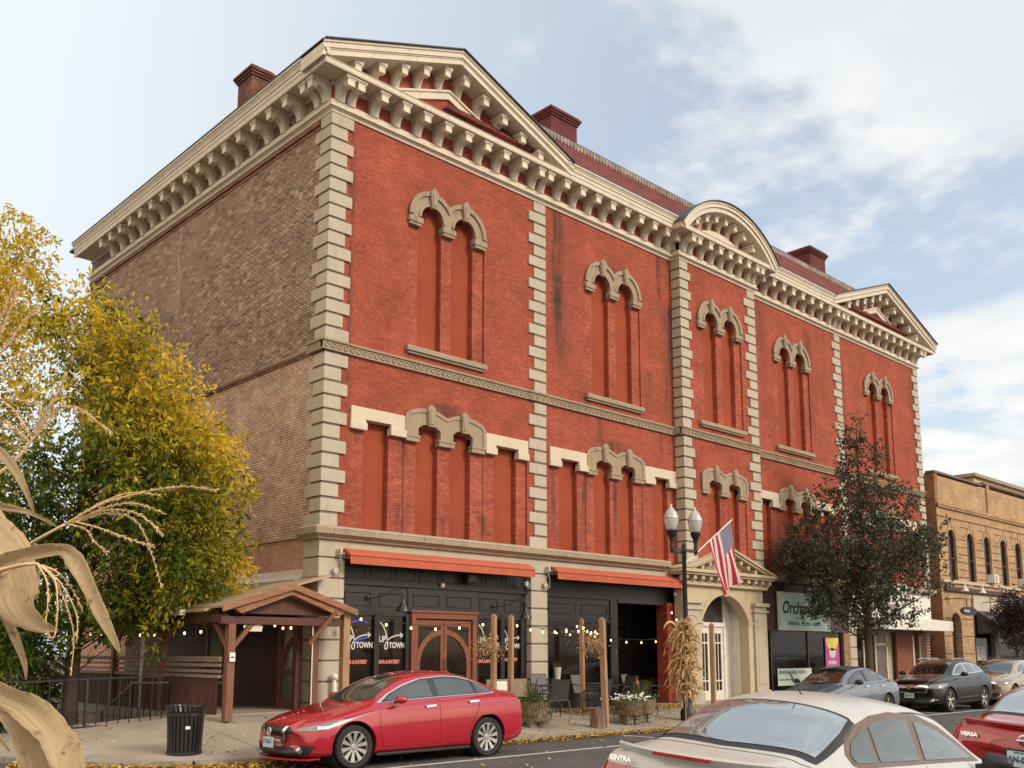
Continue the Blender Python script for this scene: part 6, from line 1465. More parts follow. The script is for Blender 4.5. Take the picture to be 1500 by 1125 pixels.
# ---- the red sedan at the right edge (seen from behind)
PV = paint('dark_red_car_paint', (.30, .012, .014))
VS = dict(SV); VS['W'] = 1.70
def versa():
    rz = math.pi + .02
    c = Car('near_car', 'dark red sedan seen from behind at the right edge, plate half in view', 'car', (-1.02 + 4.57, -14.85 + .09, .0), rz, VS, PV, roll=-.075, glass=GLASSR)
    top = [(1.50, 1.0), (1.80, 1.155), (2.10, 1.28), (2.45, 1.365), (2.85, 1.395), (3.15, 1.375), (3.45, 1.31), (3.68, 1.22), (3.82, 1.13), (3.80, 1.09), (3.72, 1.075), (3.2, 1.06), (2.5, 1.04), (1.9, 1.02)]
    for v, s in (('l', 1), ('r', -1)):
        c.decal(top, v, 'window', GLASSG, .006)
        c.decal([(4.34, 1.0), (4.60, 1.0), (4.64, .80), (4.50, .74)], v, 'tail_light', LENSR, .007, .03); c.decal([(s * .56, 1.0), (s * .80, .98), (s * .82, .80), (s * .62, .78)], 'b', 'tail_light', LENSR, .007, .03)
        mirror(c, 1.72, 1.03, s, s * .86, PV)
    c.decal([(3.32, -.56), (3.30, 0), (3.32, .56), (3.60, .60), (4.02, .64), (4.08, 0), (4.02, -.64), (3.60, -.60)], 't', 'screen_border', BLKP, .004, .05)
    c.decal([(3.36, -.53), (3.345, 0), (3.36, .53), (3.60, .565), (3.97, .605), (4.03, 0), (3.97, -.605), (3.60, -.565)], 't', 'rear_screen', c.gl, .008, .05)
    c.decal([(-.6, 1.05), (-.45, 1.36), (.45, 1.36), (.6, 1.05)], 'f', 'windscreen', c.gl, .006, .05)
    sedan_common(c, 'five')
    mb = MB(); n = 15; vs = []
    for i in range(n):
        y = -.66 + 1.32 * i / (n - 1); x = 4.60 - .16 * (abs(y) / .66) ** 2.2; vs += [(x - .2, y, 1.09), (x, y, 1.13), (x + .01, y, 1.11), (x - .03, y, 1.07)]
    mb.add(vs, [(i * 4 + k, i * 4 + (k + 1) % 4, (i + 1) * 4 + (k + 1) % 4, (i + 1) * 4 + k) for i in range(n - 1) for k in range(4)] + [(0, 1, 2, 3), tuple((n - 1) * 4 + k for k in range(4))]); mb.obj('spoiler', PV, c.t, smooth=50)
    text('VERSA', .055, 'lettering', CHROME, c.t, (4.605, -.64, .945), rot=(R(82), 0, R(90)), sx=1.1, ext=.004, bold=.002)
    e = MB(); e.lathe([(.045, -.008), (.058, 0), (.045, .01), (.04, 0)], (4.645, 0, .97), 24, 'x', cap=False); e.box(4.64, 4.655, -.07, .07, .962, .978); e.obj('badge', CHROME, c.t)
    MB().box(4.645, 4.665, -.155, .155, .70, .86).obj('licence_plate', PLATE, c.t)
    text('AN-007', .085, 'plate_lettering', PLTX, c.t, (4.668, -.145, .745), rot=(R(90), 0, R(90)), sx=.85, bold=.003); text('NEW ENGLAND', .026, 'plate_lettering', PLTX, c.t, (4.668, -.09, .835), rot=(R(90), 0, R(90)))
    f = MB(); f.ext([[(-.17, .685), (.17, .685), (.17, .875), (-.17, .875)], [(-.155, .70), (.155, .70), (.155, .86), (-.155, .86)][::-1]], 4.64, 4.668, 'yz'); f.obj('plate_frame', BLKP, c.t)
versa()
# ---- dark grey sedan parked beyond, nose left
PD = paint('slate_grey_car_paint', (.15, .175, .215), rough=.2, metal=.3)
DS = dict(SED); DS['L'] = 4.7
def dark_sedan():
    c = Car('parked_car', 'slate grey sedan parked nose left behind the silver car roof', 'car', (12.2, -4.55, 0), 0, DS, PD)
    sedan_windows(c, PD); sedan_common(c, 'five')
    for v, s in (('l', 1), ('r', -1)):
        c.decal([(.10, .60), (.30, .57), (.60, .64), (.70, .72), (.35, .70)], v, 'headlight', LENS, .006, .04); c.decal([(4.36, .95), (4.62, .97), (4.66, .78), (4.45, .78)], v, 'tail_light', LENSR, .006, .04)
        mirror(c, 1.72, 1.05, s, s * .84, BLKP)
        for x in (2.3, 3.22): c.decal([(x, .90), (x + .2, .91), (x + .2, .935), (x, .93)], v, 'door_handle', CHROME, .035, .04)
    MB().box(1.9, 2.0, -.08, .0, 1.12, 1.2).obj('hanging_ornament', WHITEP, c.t)
dark_sedan()
# ---- sport utility vehicles
SUV = dict(L=4.66, W=1.87, wr=.37, wx=(.92, 3.61), st=[
    (.02, .64, .34, .62, .54, .68, .40, .72, .735, .22), (.05, .76, .25, .72, .64, .80, .48, .84, .855, .22), (.15, .84, .22, .80, .70, .90, .52, .935, .95, .18), (.40, .90, .22, .88, .74, .97, .54, 1.01, 1.025, .08), (.8, .93, .22, .95, .76, 1.02, .56, 1.06, 1.075, .02),
    (1.12, .935, .22, 1.0, .78, 1.06, .62, 1.10, 1.115, 0), (1.34, .935, .22, 1.03, .79, 1.09, .66, 1.19, 1.21, 0), (1.70, .935, .22, 1.055, .785, 1.11, .63, 1.40, 1.43, 0), (2.05, .935, .22, 1.07, .78, 1.12, .61, 1.54, 1.585, 0), (2.6, .935, .22, 1.085, .775, 1.14, .60, 1.61, 1.665, 0),
    (3.1, .935, .22, 1.10, .77, 1.155, .59, 1.60, 1.66, 0), (3.6, .93, .22, 1.13, .76, 1.18, .58, 1.555, 1.61, 0), (4.0, .92, .22, 1.15, .74, 1.20, .57, 1.49, 1.54, 0), (4.28, .90, .24, 1.16, .72, 1.21, .58, 1.36, 1.40, -.03), (4.48, .87, .28, 1.12, .70, 1.18, .60, 1.23, 1.25, -.06), (4.60, .82, .34, .98, .66, 1.04, .56, 1.07, 1.08, -.08), (4.65, .70, .40, .78, .54, .86, .44, .89, .90, -.08)])
def suv(name, label, x, body, full=True, y=-4.55):
    c = Car(name, label, 'car', (x, y, 0), 0, SUV, body)
    top = [(1.48, 1.14), (1.75, 1.30), (2.05, 1.45), (2.4, 1.52), (3.0, 1.535), (3.5, 1.50), (3.85, 1.43), (4.05, 1.33), (4.0, 1.24)]; bot = [(3.5, 1.20), (2.5, 1.17)]
    for v, s in (('l', 1), ('r', -1)):
        c.decal(top + bot, v, 'window_trim', CHROME, .004)
        for f in ([(1.62, 1.17), (1.82, 1.30), (2.08, 1.42), (2.42, 1.49), (2.52, 1.495), (2.56, 1.20)], [(2.64, 1.5), (3.0, 1.505), (3.28, 1.49), (3.34, 1.225), (2.66, 1.205)], [(3.40, 1.475), (3.52, 1.465), (3.82, 1.40), (3.98, 1.32), (3.92, 1.26), (3.45, 1.235)]): c.decal(f, v, 'window', GLASSG, .008, .05)
        c.decal([(.10, .76), (.35, .73), (.62, .80), (.82, .90), (.55, .90), (.2, .84)], v, 'headlight', LENS, .006, .04); c.decal([(4.30, 1.12), (4.58, 1.1), (4.60, .92), (4.40, .92)], v, 'tail_light', LENSR, .006, .04)
        c.decal([(s * .52, .74), (s * .80, .80), (s * .84, .90), (s * .56, .84)], 'f', 'headlight', LENS, .008, .03)
        c.decal([(s * .45, .34), (s * .78, .36), (s * .80, .42), (s * .5, .44)], 'f', 'fog_lamp_bezel', CHROME, .008, .04)
        mirror(c, 1.78, 1.18, s, s * .90, body)
        for xx in (2.3, 3.15): c.decal([(xx, 1.0), (xx + .2, 1.01), (xx + .2, 1.035), (xx, 1.03)], v, 'door_handle', body, .035, .04)
        c.decal([(1.4, .42), (3.0, .46), (3.0, .49), (1.4, .45)], v, 'side_moulding', CHROME, .02, .06)
    c.decal([(-.66, 1.12), (-.60, 1.35), (-.52, 1.53), (0, 1.57), (.52, 1.53), (.60, 1.35), (.66, 1.12), (0, 1.08)], 'f', 'windscreen', c.gl, .006, .06)
    c.decal([(-.48, .60), (.48, .60), (.56, .78), (.50, .84), (-.50, .84), (-.56, .78)], 'f', 'grille', CHROME, .008, .03); c.decal([(-.42, .62), (.42, .62), (.48, .74), (-.48, .74)], 'f', 'grille', BLKP, .012, .03)
    c.decal([(-.55, .30), (.55, .30), (.60, .46), (-.60, .46)], 'f', 'lower_intake', BLKP, .01, .04)
    MB().box(-.06, -.045, -.15, .15, .44, .59).obj('licence_plate', PLATE, c.t); text('TWA 795', .08, 'plate_lettering', PLTX, c.t, (-.064, .14, .49), rot=(R(90), 0, R(-90)), sx=.8)
    MB().box(-.05, -.02, -.06, .06, .70, .80).obj('badge', CHROME, c.t)
    for X in SUV['wx']:
        for sg in (-1, 1): wheel_builder(c, X, sg, 'five', SUV['wr'], SUV['W'])
    L = []
    for v in ('l', 'r'): L += [([(1.40, 1.05), (1.38, .6), (1.45, .32)], v), ([(2.60, 1.15), (2.60, .34)], v), ([(3.42, 1.15), (3.35, .8), (3.2, .4)], v)]
    c.seams(L)
    mb = MB()
    for s in (-1, 1): mb.tube([(2.0, s * .56, 1.62), (2.2, s * .56, 1.67), (3.5, s * .55, 1.66), (3.7, s * .55, 1.61)], .016, 6)
    mb.obj('roof_rail', CHROME if full else BLKP, c.t)
    return c
suv('parked_car', 'black sport utility vehicle parked facing left with chrome grille and blue plate', 19.1, paint('black_car_paint', (.002, .002, .003), rough=.3))
suv('parked_car', 'tan beige sport utility vehicle behind the black one at the right edge', 24.6, paint('beige_car_paint', (.36, .28, .22), metal=.2), False)
# ================================================================ trees
BARK = mat('tree_bark', (.075, .05, .035), .9, .4, 8, bump=.6, bscale=25)
YEL = leafmat('autumn_leaf_left', (.05, .10, .012), (.36, .32, .03), (.82, .58, .05), .5)
DRK = leafmat('dark_leaf_right', (.034, .044, .022), (.062, .070, .040), (.09, .082, .052), .25)
PUR = leafmat('purple_leaf', (.02, .008, .014), (.035, .014, .022), (.05, .03, .03), .15)
def tree(name, label, base, blobs, trunk_r, nclump, nleaf, lsize, lw, mt, huef, rs, limbs=18, csize=.45, cat='tree', droop=.35, trunk_top=None, group=None):
    t = thing(name, label, cat, base, 0, group); base = Vector(base)
    # blobs: (centre offset, radii, weight)
    W_ = np.array([b[2] for b in blobs], float); W_ /= W_.sum(); cl = []
    tries = 0
    while len(cl) < nclump:
        b = blobs[rs.choice(len(blobs), p=W_)]; d = rs.normal(0, 1, 3); d /= np.linalg.norm(d); r = rs.rand() ** .42
        c = np.array(b[0]) + d * r * np.array(b[1]); cl.append(c)
    cl = np.array(cl)
    # trunk and limbs
    mb = MB(); H = trunk_top or max(b[0][2] for b in blobs); n = 9
    tp = [Vector((.12 * math.sin(i * 1.1) * i / n, .1 * math.cos(i * .9) * i / n, H * i / n)) for i in range(n + 1)]
    mb.tube(tp, [trunk_r * (1 - .85 * i / n) * (1.25 if i == 0 else 1) for i in range(n + 1)], 10)
    trunk = mb.obj('trunk', BARK, t, smooth=True)
    mb = MB(); idx = rs.choice(len(cl), min(limbs * 6, len(cl)), replace=False)
    for q, i in enumerate(idx):
        e = Vector(cl[i]); zz = max(H * .15, min(H * .95, e.z - Vector((e.x, e.y)).length * .55)); k = zz / H * n; a = tp[int(min(n - 1, k))].lerp(tp[int(min(n - 1, k)) + 1], k - int(min(n - 1, k)))
        m_ = a.lerp(e, .5) + Vector((rs.normal(0, .15), rs.normal(0, .15), rs.uniform(-.1, .3))); r = trunk_r * (.28 if q < limbs else .10)
        pts = []
        for j in range(7): f = j / 6; pts.append(a * (1 - f) ** 2 + m_ * 2 * f * (1 - f) + e * f * f)
        mb.tube(pts, [max(.004, r * (1 - .9 * j / 6)) for j in range(7)], 5)
    mb.obj('branches', BARK, t, smooth=True)
    # leaves in clumps: twigs radiating from each clump centre
    P = []; D = []; Hh = []
    for c in cl:
        hc = huef(c, rs); sz = csize * rs.uniform(.6, 1.3); nt = 7; m_ = int(nleaf * rs.uniform(.6, 1.4))
        tw = rs.normal(0, 1, (nt, 3)); tw[:, 2] -= droop * .5; tw /= np.linalg.norm(tw, axis=1, keepdims=True)
        k = rs.randint(0, nt, m_); f = rs.rand(m_) ** .7
        p = c + tw[k] * (f * sz)[:, None] + rs.normal(0, .05, (m_, 3)); p[:, 2] -= droop * f * f * sz * .4
        d = tw[k] * .7 + rs.normal(0, .55, (m_, 3)); d[:, 2] -= droop
        P.append(p); D.append(d); Hh.append(np.clip(hc + rs.normal(0, .13, m_), 0, 1))
    P = np.concatenate(P); D = unit(np.concatenate(D)); Hh = np.concatenate(Hh); n = len(P)
    U = unit(np.cross(D, rs.normal(0, 1, (n, 3)) + np.array([0, 0, .6])))
    o = leaf_mesh('crown', P, D, U, rs.uniform(.7, 1.3, n) * lsize, rs.uniform(.7, 1.3, n) * lw, Hh, mt, t)
    return t
rs = np.random.RandomState(5)
def hueA(c, rs):  # hue runs from green to yellow towards the top and the +x side
    return .12 + .46 * np.clip((c[2] - 4.9) / 2.6, 0, 1) + .42 * np.clip((c[0] - .2) / 2.0, 0, 1) + rs.normal(0, .20)
tree('ash_tree', 'large yellow and green tree in front of the brick side wall', (-4.3, 2.6, -.02),
     [((.65, -1.0, 5.1), (2.0, 1.8, 2.4), 5.5), ((.0, -.4, 8.2), (1.35, 1.25, 1.6), 2.6), ((.9, -1.0, 7.2), (1.3, 1.2, 1.5), 2.4), ((1.7, -1.6, 5.2), (1.2, 1.2, 1.7), 3.0), ((1.7, -1.6, 3.6), (1.2, 1.2, 1.0), 2.2), ((-1.4, .3, 4.2), (1.5, 1.4, 2.5), 3.4), ((.3, -1.0, 2.8), (1.5, 1.2, .8), 1.6), ((-1.5, .2, 2.0), (1.2, 1.2, 1.2), 1.8)],
     
     .17, 820, 62, .15, .058, YEL, hueA, rs, 22, .60)
def hueB(c, rs): return .55 + .1 * (c[2] - 6) / 3 + rs.normal(0, .14)
tree('ash_tree', 'taller sparse yellow tree rising at the left edge behind the corn', (-5.9, 8.2, -.02),
     [((.8, -.7, 10.9), (1.7, 1.5, 2.2), 3.4), ((.6, -.4, 7.4), (2.2, 1.6, 2.2), 3.4), ((-1.2, 0, 9.2), (2.0, 1.6, 3.4), 3), ((.8, -.5, 4.5), (2.6, 1.6, 2.5), 3)],
     .2, 520, 56, .15, .06, YEL, hueB, rs, 20, .50)
def hueC(c, rs): return .45 + .12 * rs.normal()
tree('street_tree', 'dark leaved young street tree in front of the right shop signs', (20.6, -2.5, .1),
     [((0, 0, 8.6), (.9, .9, 1.7), 1.2), ((0, 0, 7.0), (1.9, 1.9, 1.2), 2.4), ((-.3, .2, 5.4), (3.0, 2.6, 1.2), 4), ((.0, 0, 4.3), (3.3, 2.8, .8), 3), ((-2.0, 1.3, 5.0), (1.7, 1.3, .8), 1.6), ((-1.2, .8, 3.5), (1.2, 1.0, .5), .7), ((1.9, -1.0, 5.6), (1.5, 1.2, .9), 1.2), ((0, 0, 3.2), (1.9, 1.7, .7), 1.7)],
     
     .15, 450, 58, .125, .066, DRK, hueC, rs, 30, .46, droop=.25, trunk_top=9.8)
tree('street_tree', 'small purple leaved tree at the right edge beside the awning', (32.9, -3.0, .1),
     [((.1, 0, 3.7), (1.0, 1.0, .8), 2), ((.5, 0, 3.0), (1.1, 1.0, .7), 1.5), ((-.2, 0, 2.4), (.7, .7, .5), .8)], .09, 120, 60, .11, .055, PUR, hueC, rs, 12, .42)
def hueG(c, rs): return .12 + rs.normal(0, .1)
for i, (p, lb) in enumerate((((-8.3, 7.5, 0), 'low green bush behind the railing at the far left edge'), ((-5.6, 4.3, 0), 'dark green bush between the railing and the porch'), ((-4.6, 3.4, -.02), 'small leafy sapling rising beside the ramp handrail'))):
    tree('bush', lb, p, [((0, 0, 1.6 if i < 2 else .9), (1.9 if i < 2 else .45, 1.5 if i < 2 else .4, 1.6 if i < 2 else .8), 1)], .05, 190 if i < 2 else 16, 60, .11, .05, YEL, hueG, rs, 8, .45, 'bush', trunk_top=1.6 if i < 2 else 1.0)
def weeds():
    n = 1500; x = RS.uniform(-4.4, -2.3, n); y = 1.75 - .42 * (x + 4.4) + RS.normal(0, .06, n) ; P = np.stack([x, y, .18 + .06 * (x + 4.4)], 1); k = np.sin(x * 7) > -.2; P = P[k]; n = len(P)
    a = RS.uniform(0, 6.28, n); D = unit(np.stack([np.cos(a) * .6, np.sin(a) * .6, np.ones(n)], 1)); U = unit(np.cross(D, RS.normal(0, 1, (n, 3))))
    leaf_mesh('weeds', P, D, U, RS.uniform(.1, .3, n), RS.uniform(.012, .03, n), np.clip(RS.normal(.35, .2, n), 0, 1), YEL, label='strip of grass and weeds along the ramp edge', cat='weeds', kind='stuff')
weeds()
# ================================================================ foreground dry corn (about two metres from the camera)
CORNL = leafmat('foreground_corn_husk', (.56, .37, .18), (.74, .54, .30), (.85, .68, .42), .35)
def cornmat():
    m, t, b = newmat('dry_corn_blade'); uvn = nd(t, 'ShaderNodeAttribute', attribute_name='fuv').outputs[1]; s = nd(t, 'ShaderNodeSeparateXYZ', {0: uvn})
    o = nd(t, 'ShaderNodeTexCoord').outputs['Object']
    mp = nd(t, 'ShaderNodeCombineXYZ', {0: mth(t, 'MULTIPLY', s.outputs[0], 26), 1: mth(t, 'MULTIPLY', s.outputs[1], 1.5)}).outputs[0]
    f = rng(t, noise(t, mp, 1.0, 5, .6), .35, .65)
    c = mix(t, f, (.66, .47, .25), (.90, .72, .46))
    fine = rng(t, noise(t, nd(t, 'ShaderNodeCombineXYZ', {0: mth(t, 'MULTIPLY', s.outputs[0], 70), 1: mth(t, 'MULTIPLY', s.outputs[1], 3)}).outputs[0], 1.0, 3), .52, .62, 0, .28); c = mix(t, fine, c, (.50, .33, .16))
    c = mix(t, rng(t, noise(t, o, 30, 7, .7), .56, .64, 0, .8), c, (.30, .17, .09)); c = mix(t, rng(t, noise(t, o, 7, 4), .5, .7, 0, .4), c, (.86, .70, .46))
    t.links.new(c, b.inputs['Base Color']); b.inputs['Roughness'].default_value = .6
    bn = nd(t, 'ShaderNodeBump', {'Height': noise(t, mp, 2.0, 4), 'Strength': .9, 'Distance': .006}); t.links.new(bn.outputs[0], b.inputs['Normal'])
    tl = nd(t, 'ShaderNodeBsdfTranslucent', {0: c}); mx = nd(t, 'ShaderNodeMixShader', {0: .3}); t.links.new(b.outputs[0], mx.inputs[1]); t.links.new(tl.outputs[0], mx.inputs[2]); t.links.new(mx.outputs[0], t.nodes['Material Output'].inputs[0])
    return m
BLADE = cornmat(); STEM = mat('corn_stem_tan', (.68, .48, .26), .6, .2, 12)
def spline(pts, n):
    out = []; m_ = len(pts)
    for i in range(m_ - 1):
        p0, p1, p2, p3 = pts[max(0, i - 1)], pts[i], pts[i + 1], pts[min(m_ - 1, i + 2)]
        for k in range(n + (i == m_ - 2)):
            t = k / n; out.append(tuple(.5 * ((2 * p1[j]) + (-p0[j] + p2[j]) * t + (2 * p0[j] - 5 * p1[j] + 4 * p2[j] - p3[j]) * t * t + (-p0[j] + 3 * p1[j] - 3 * p2[j] + p3[j]) * t ** 3) for j in range(len(p1))))
    return out
def blade(root, pts, fold=.22, sharp=()):
    """pts: (u, v, depth, half width in px, roll)"""
    sp_ = spline(pts, 8); vs = []; uv = []; nw = 8; C_ = [at(p[0], p[1], p[2]) for p in sp_]; l = 0
    for i, p in enumerate(sp_):
        if i: l += (C_[i] - C_[i - 1]).length
        d = (C_[min(i + 1, len(C_) - 1)] - C_[max(i - 1, 0)]).normalized(); vdir = (C_[i] - CAM).normalized(); s = d.cross(vdir).normalized(); nrm = s.cross(d).normalized()
        s2 = (s * math.cos(p[4]) + nrm * math.sin(p[4])); n2 = s2.cross(d); hw = max(.0006, p[3]) * p[2] / 1432 * (1 + .045 * math.sin(l * 62) + .025 * math.sin(l * 190 + 1) - (.05 if int(l * 60) % 7 == 3 else 0))
        for k in range(nw + 1):
            q = k / nw * 2 - 1; w = math.sin(l * 40 + q * 3) * .0022 + math.sin(l * 130 + q * 7) * .0006
            vs.append(tuple(C_[i] + s2 * (q * hw) + n2 * (-(abs(q)) * hw * fold * 2 + w * abs(q)))); uv.append((q, l, 0))
    n = len(sp_); fs = [(i * (nw + 1) + k, i * (nw + 1) + k + 1, (i + 1) * (nw + 1) + k + 1, (i + 1) * (nw + 1) + k) for i in range(n - 1) for k in range(nw)]
    base = root.location; vs = [tuple(Vector(v) - base) for v in vs]
    o = MB().add(vs, fs).obj('leaf', BLADE, root, smooth=True, fix=False); o.data.attributes.new('fuv', 'FLOAT_VECTOR', 'POINT').data.foreach_set('vector', [c for q in uv for c in q])
    sm = o.modifiers.new('thickness', 'SOLIDIFY'); sm.thickness = .0005
def tassel(root, branches, stem=None, size=1.0, dens=1.0):
    mb = MB(); P = []; D = []; base = root.location
    for br in branches:
        sp_ = spline(br, 8); C_ = [at(*p[:3]) for p in sp_]; mb.tube([c - base for c in C_], [.0022 * (1 - .6 * i / len(C_)) for i in range(len(C_))], 5)
        L = sum((C_[i + 1] - C_[i]).length for i in range(len(C_) - 1)); n = int(L / .0042 * dens)
        for k in range(n):
            f = (k + rs.rand()) / n; x = f * (len(C_) - 1); i = min(int(x), len(C_) - 2); p = C_[i].lerp(C_[i + 1], x - i); d = (C_[i + 1] - C_[i]).normalized()
            if f < .08: continue
            r = Vector(rs.normal(0, 1, 3)); r = (r - d * r.dot(d)).normalized(); P.append(p - base); D.append(d * .85 + r * .55)
    if stem:
        C_ = [at(*p[:3]) - base for p in spline(stem, 6)]; mb.tube(C_, [.0055 * (1 - .5 * i / len(C_)) for i in range(len(C_))], 7)
    t_ = mb.obj('tassel', STEM, root, smooth=True)
    P = np.array([tuple(p) for p in P]); D = unit(np.array([tuple(p) for p in D])); n = len(P); U = unit(np.cross(D, rs.normal(0, 1, (n, 3))))
    leaf_mesh('spikelets', P, D, U, rs.uniform(.008, .013, n) * size, rs.uniform(.0028, .0044, n) * size, np.clip(rs.normal(.5, .2, n), 0, 1), CORNL, t_)
def corn():
    t = thing('corn_plant', 'dry corn plant with drooping broad leaves in the lower left foreground', 'corn plant', at(-60, 1500, 2.1))
    b = t.location
    MB().tube([at(-60, 1500, 2.1) - b, at(-55, 1100, 2.1) - b, at(-45, 900, 2.1) - b, at(-30, 780, 2.1) - b], [.014, .012, .010, .007], 8).obj('stalk', STEM, t, smooth=True)
    blade(t, [(-50, 850, 2.1, 12, .2), (0, 828, 2.08, 13, .2), (50, 812, 2.05, 11, .3), (90, 806, 2.03, 9, .1), (108, 818, 2.02, 13, -.1), (125, 850, 2.0, 11, .0), (150, 905, 1.98, 9, .1), (168, 942, 1.97, 5, .2), (175, 958, 1.96, 1, .2)], .35)
    blade(t, [(-40, 760, 2.15, 30, .3), (0, 800, 2.12, 34, .2), (18, 850, 2.1, 36, .0), (30, 892, 2.08, 26, -.2), (58, 915, 2.06, 12, -.2), (86, 924, 2.05, 2, 0)], .15)
    blade(t, [(-20, 860, 2.12, 10, .2), (8, 905, 2.1, 7, .2), (26, 945, 2.08, 6, .1), (36, 975, 2.07, 3.5, .1), (38, 996, 2.06, .8, .1)], .3)
    blade(t, [(-60, 985, 2.0, 18, -.2), (0, 1016, 1.95, 17, -.3), (45, 1040, 1.92, 21, -.1), (80, 1078, 1.9, 24, .1), (96, 1120, 1.88, 23, .2), (100, 1170, 1.86, 22, .2), (98, 1230, 1.85, 8, 0)], .25)
    blade(t, [(-60, 1030, 1.98, 14, .2), (0, 1032, 1.95, 16, .2), (30, 1062, 1.93, 20, .0), (48, 1098, 1.92, 22, -.1), (60, 1150, 1.9, 20, 0), (66, 1210, 1.9, 6, 0)], .2)
    blade(t, [(-30, 1050, 2.1, 6, 0), (-5, 1078, 2.1, 5, 0), (14, 1100, 2.1, 1, 0)], .2)
    tassel(t, [[(55, 826, 2.0), (75, 842, 2.0), (95, 880, 1.99), (108, 930, 1.98), (104, 985, 1.97)], [(60, 828, 2.0), (84, 838, 2.0), (105, 862, 2.01), (120, 892, 2.02)], [(56, 828, 2.0), (68, 850, 1.98), (70, 880, 1.97), (67, 912, 1.96)], [(58, 828, 2.0), (80, 850, 1.98), (84, 890, 1.97), (80, 932, 1.96), (70, 930, 1.96)], [(55, 826, 2.0), (57, 850, 2.02), (54, 878, 2.03)], [(62, 828, 2.0), (90, 856, 1.99), (112, 900, 1.98), (112, 940, 1.97)]], [(-10, 838, 2.05), (30, 828, 2.02), (56, 826, 2.0)], .9)
    t = thing('corn_plant', 'dry corn plant whose long tassel arches across the left foreground', 'corn plant', at(-40, 1500, 2.3)); b = t.location
    MB().tube([at(-40, 1500, 2.3) - b, at(-50, 1000, 2.3) - b, at(-30, 860, 2.3) - b], [.014, .011, .008], 8).obj('stalk', STEM, t, smooth=True)
    tassel(t, [[(95, 768, 2.3), (150, 738, 2.29), (215, 720, 2.28), (270, 713, 2.27), (315, 718, 2.26)], [(100, 766, 2.3), (150, 748, 2.3), (200, 752, 2.3), (238, 782, 2.3)], [(105, 766, 2.3), (160, 752, 2.31), (205, 770, 2.32), (236, 858, 2.32)], [(110, 764, 2.3), (150, 775, 2.28), (190, 790, 2.27), (225, 800, 2.26)], [(100, 768, 2.3), (125, 775, 2.3), (140, 795, 2.3), (155, 808, 2.3)], [(110, 762, 2.3), (160, 742, 2.3), (200, 738, 2.3), (240, 752, 2.3)], [(110, 762, 2.3), (145, 738, 2.3), (190, 722, 2.3), (230, 725, 2.3)]], [(-30, 850, 2.32), (30, 805, 2.31), (95, 768, 2.3)], 1.0, 1.5)
    blade(t, [(-40, 735, 2.35, 6, .2), (0, 742, 2.34, 6, .1), (45, 752, 2.33, 3.5, .1), (92, 776, 2.32, .8, .1)], .3)
    blade(t, [(-30, 640, 2.3, 7, .2), (5, 668, 2.3, 7, .2), (28, 700, 2.3, 6, .1), (44, 735, 2.3, 3, .1), (50, 752, 2.3, .6, .1)], .3)
    t = thing('corn_plant', 'dry corn plant with feathery upright tassels at the left edge', 'corn plant', at(-90, 1500, 2.5)); b = t.location
    MB().tube([at(-90, 1500, 2.5) - b, at(-70, 1000, 2.5) - b, at(-40, 780, 2.5) - b, at(-10, 700, 2.5) - b], [.014, .011, .008, .004], 8).obj('stalk', STEM, t, smooth=True)
    tassel(t, [[(50, 640, 2.5), (85, 598, 2.5), (120, 602, 2.49), (162, 634, 2.48)], [(48, 645, 2.5), (20, 600, 2.5), (-20, 570, 2.5)], [(50, 640, 2.5), (70, 600, 2.5), (88, 570, 2.5), (96, 548, 2.5)], [(45, 650, 2.5), (10, 620, 2.5), (-30, 608, 2.5)], [(45, 650, 2.5), (20, 628, 2.5), (-20, 630, 2.5)], [(50, 640, 2.5), (60, 610, 2.5), (75, 595, 2.5)], [(48, 645, 2.5), (60, 600, 2.5), (20, 585, 2.5), (-20, 590, 2.5)], [(46, 645, 2.5), (70, 620, 2.5), (85, 598, 2.5)]], [(-10, 700, 2.5), (25, 672, 2.5), (50, 640, 2.5)], 1.2, 1.6)
    tassel(t, [[(-25, 560, 2.5), (0, 490, 2.5), (20, 440, 2.5), (42, 384, 2.5)], [(-25, 560, 2.5), (-8, 500, 2.5), (5, 455, 2.5), (20, 425, 2.5)], [(-25, 560, 2.5), (0, 520, 2.5), (30, 480, 2.5), (50, 455, 2.5)], [(-25, 560, 2.5), (5, 535, 2.5), (35, 520, 2.5)]], [(-60, 700, 2.5), (-25, 560, 2.5)], 1.3, 1.7)
    tassel(t, [[(-30, 740, 2.5), (-8, 750, 2.5), (4, 775, 2.5), (6, 800, 2.5)]], None, 1.0, 1.4)
corn()
# ================================================================ timber posts, lights, patio
def post(p, h, label, lean=(0, 0), w=.11):
    t = thing('timber_post', label, 'post', p, 0.3); mb = MB(); a = Vector((0, 0, 0)); b = Vector((lean[0], lean[1], h)); mb.beam(a, b, w, w, (1, 0, 0)); r = mb.obj('shaft', POSTW, t, bevel=.008)
    c = MB(); q = w / 2; c.add([(b.x - q, b.y - q, h), (b.x + q, b.y - q, h), (b.x + q, b.y + q, h), (b.x - q, b.y + q, h), (b.x, b.y, h + .06)], [(0, 1, 4), (1, 2, 4), (2, 3, 4), (3, 0, 4), (3, 2, 1, 0)]); c.obj('pointed_top', GREYW, t)
    return t
post((3.40, -2.08, zs(3.4, -2.08)), 2.42, 'square timber post with hanging basket, left of the pair behind the red car'); post((3.90, -2.11, zs(3.9, -2.1)), 2.42, 'orange toned square timber post, right of the pair behind the red car', (.03, 0))
post((7.88, -.75, zs(7.88, -.75)), 2.42, 'orange timber post among the patio chairs', (-.05, 0)); post((5.80, -3.35, .1), 2.52, 'grey timber post leaning at the kerb beside the tree stump', (-.16, -.0), .13)
post((11.0, -2.75, .12), 2.5, 'thin timber post standing before the white entrance doors', (0, 0), .12)
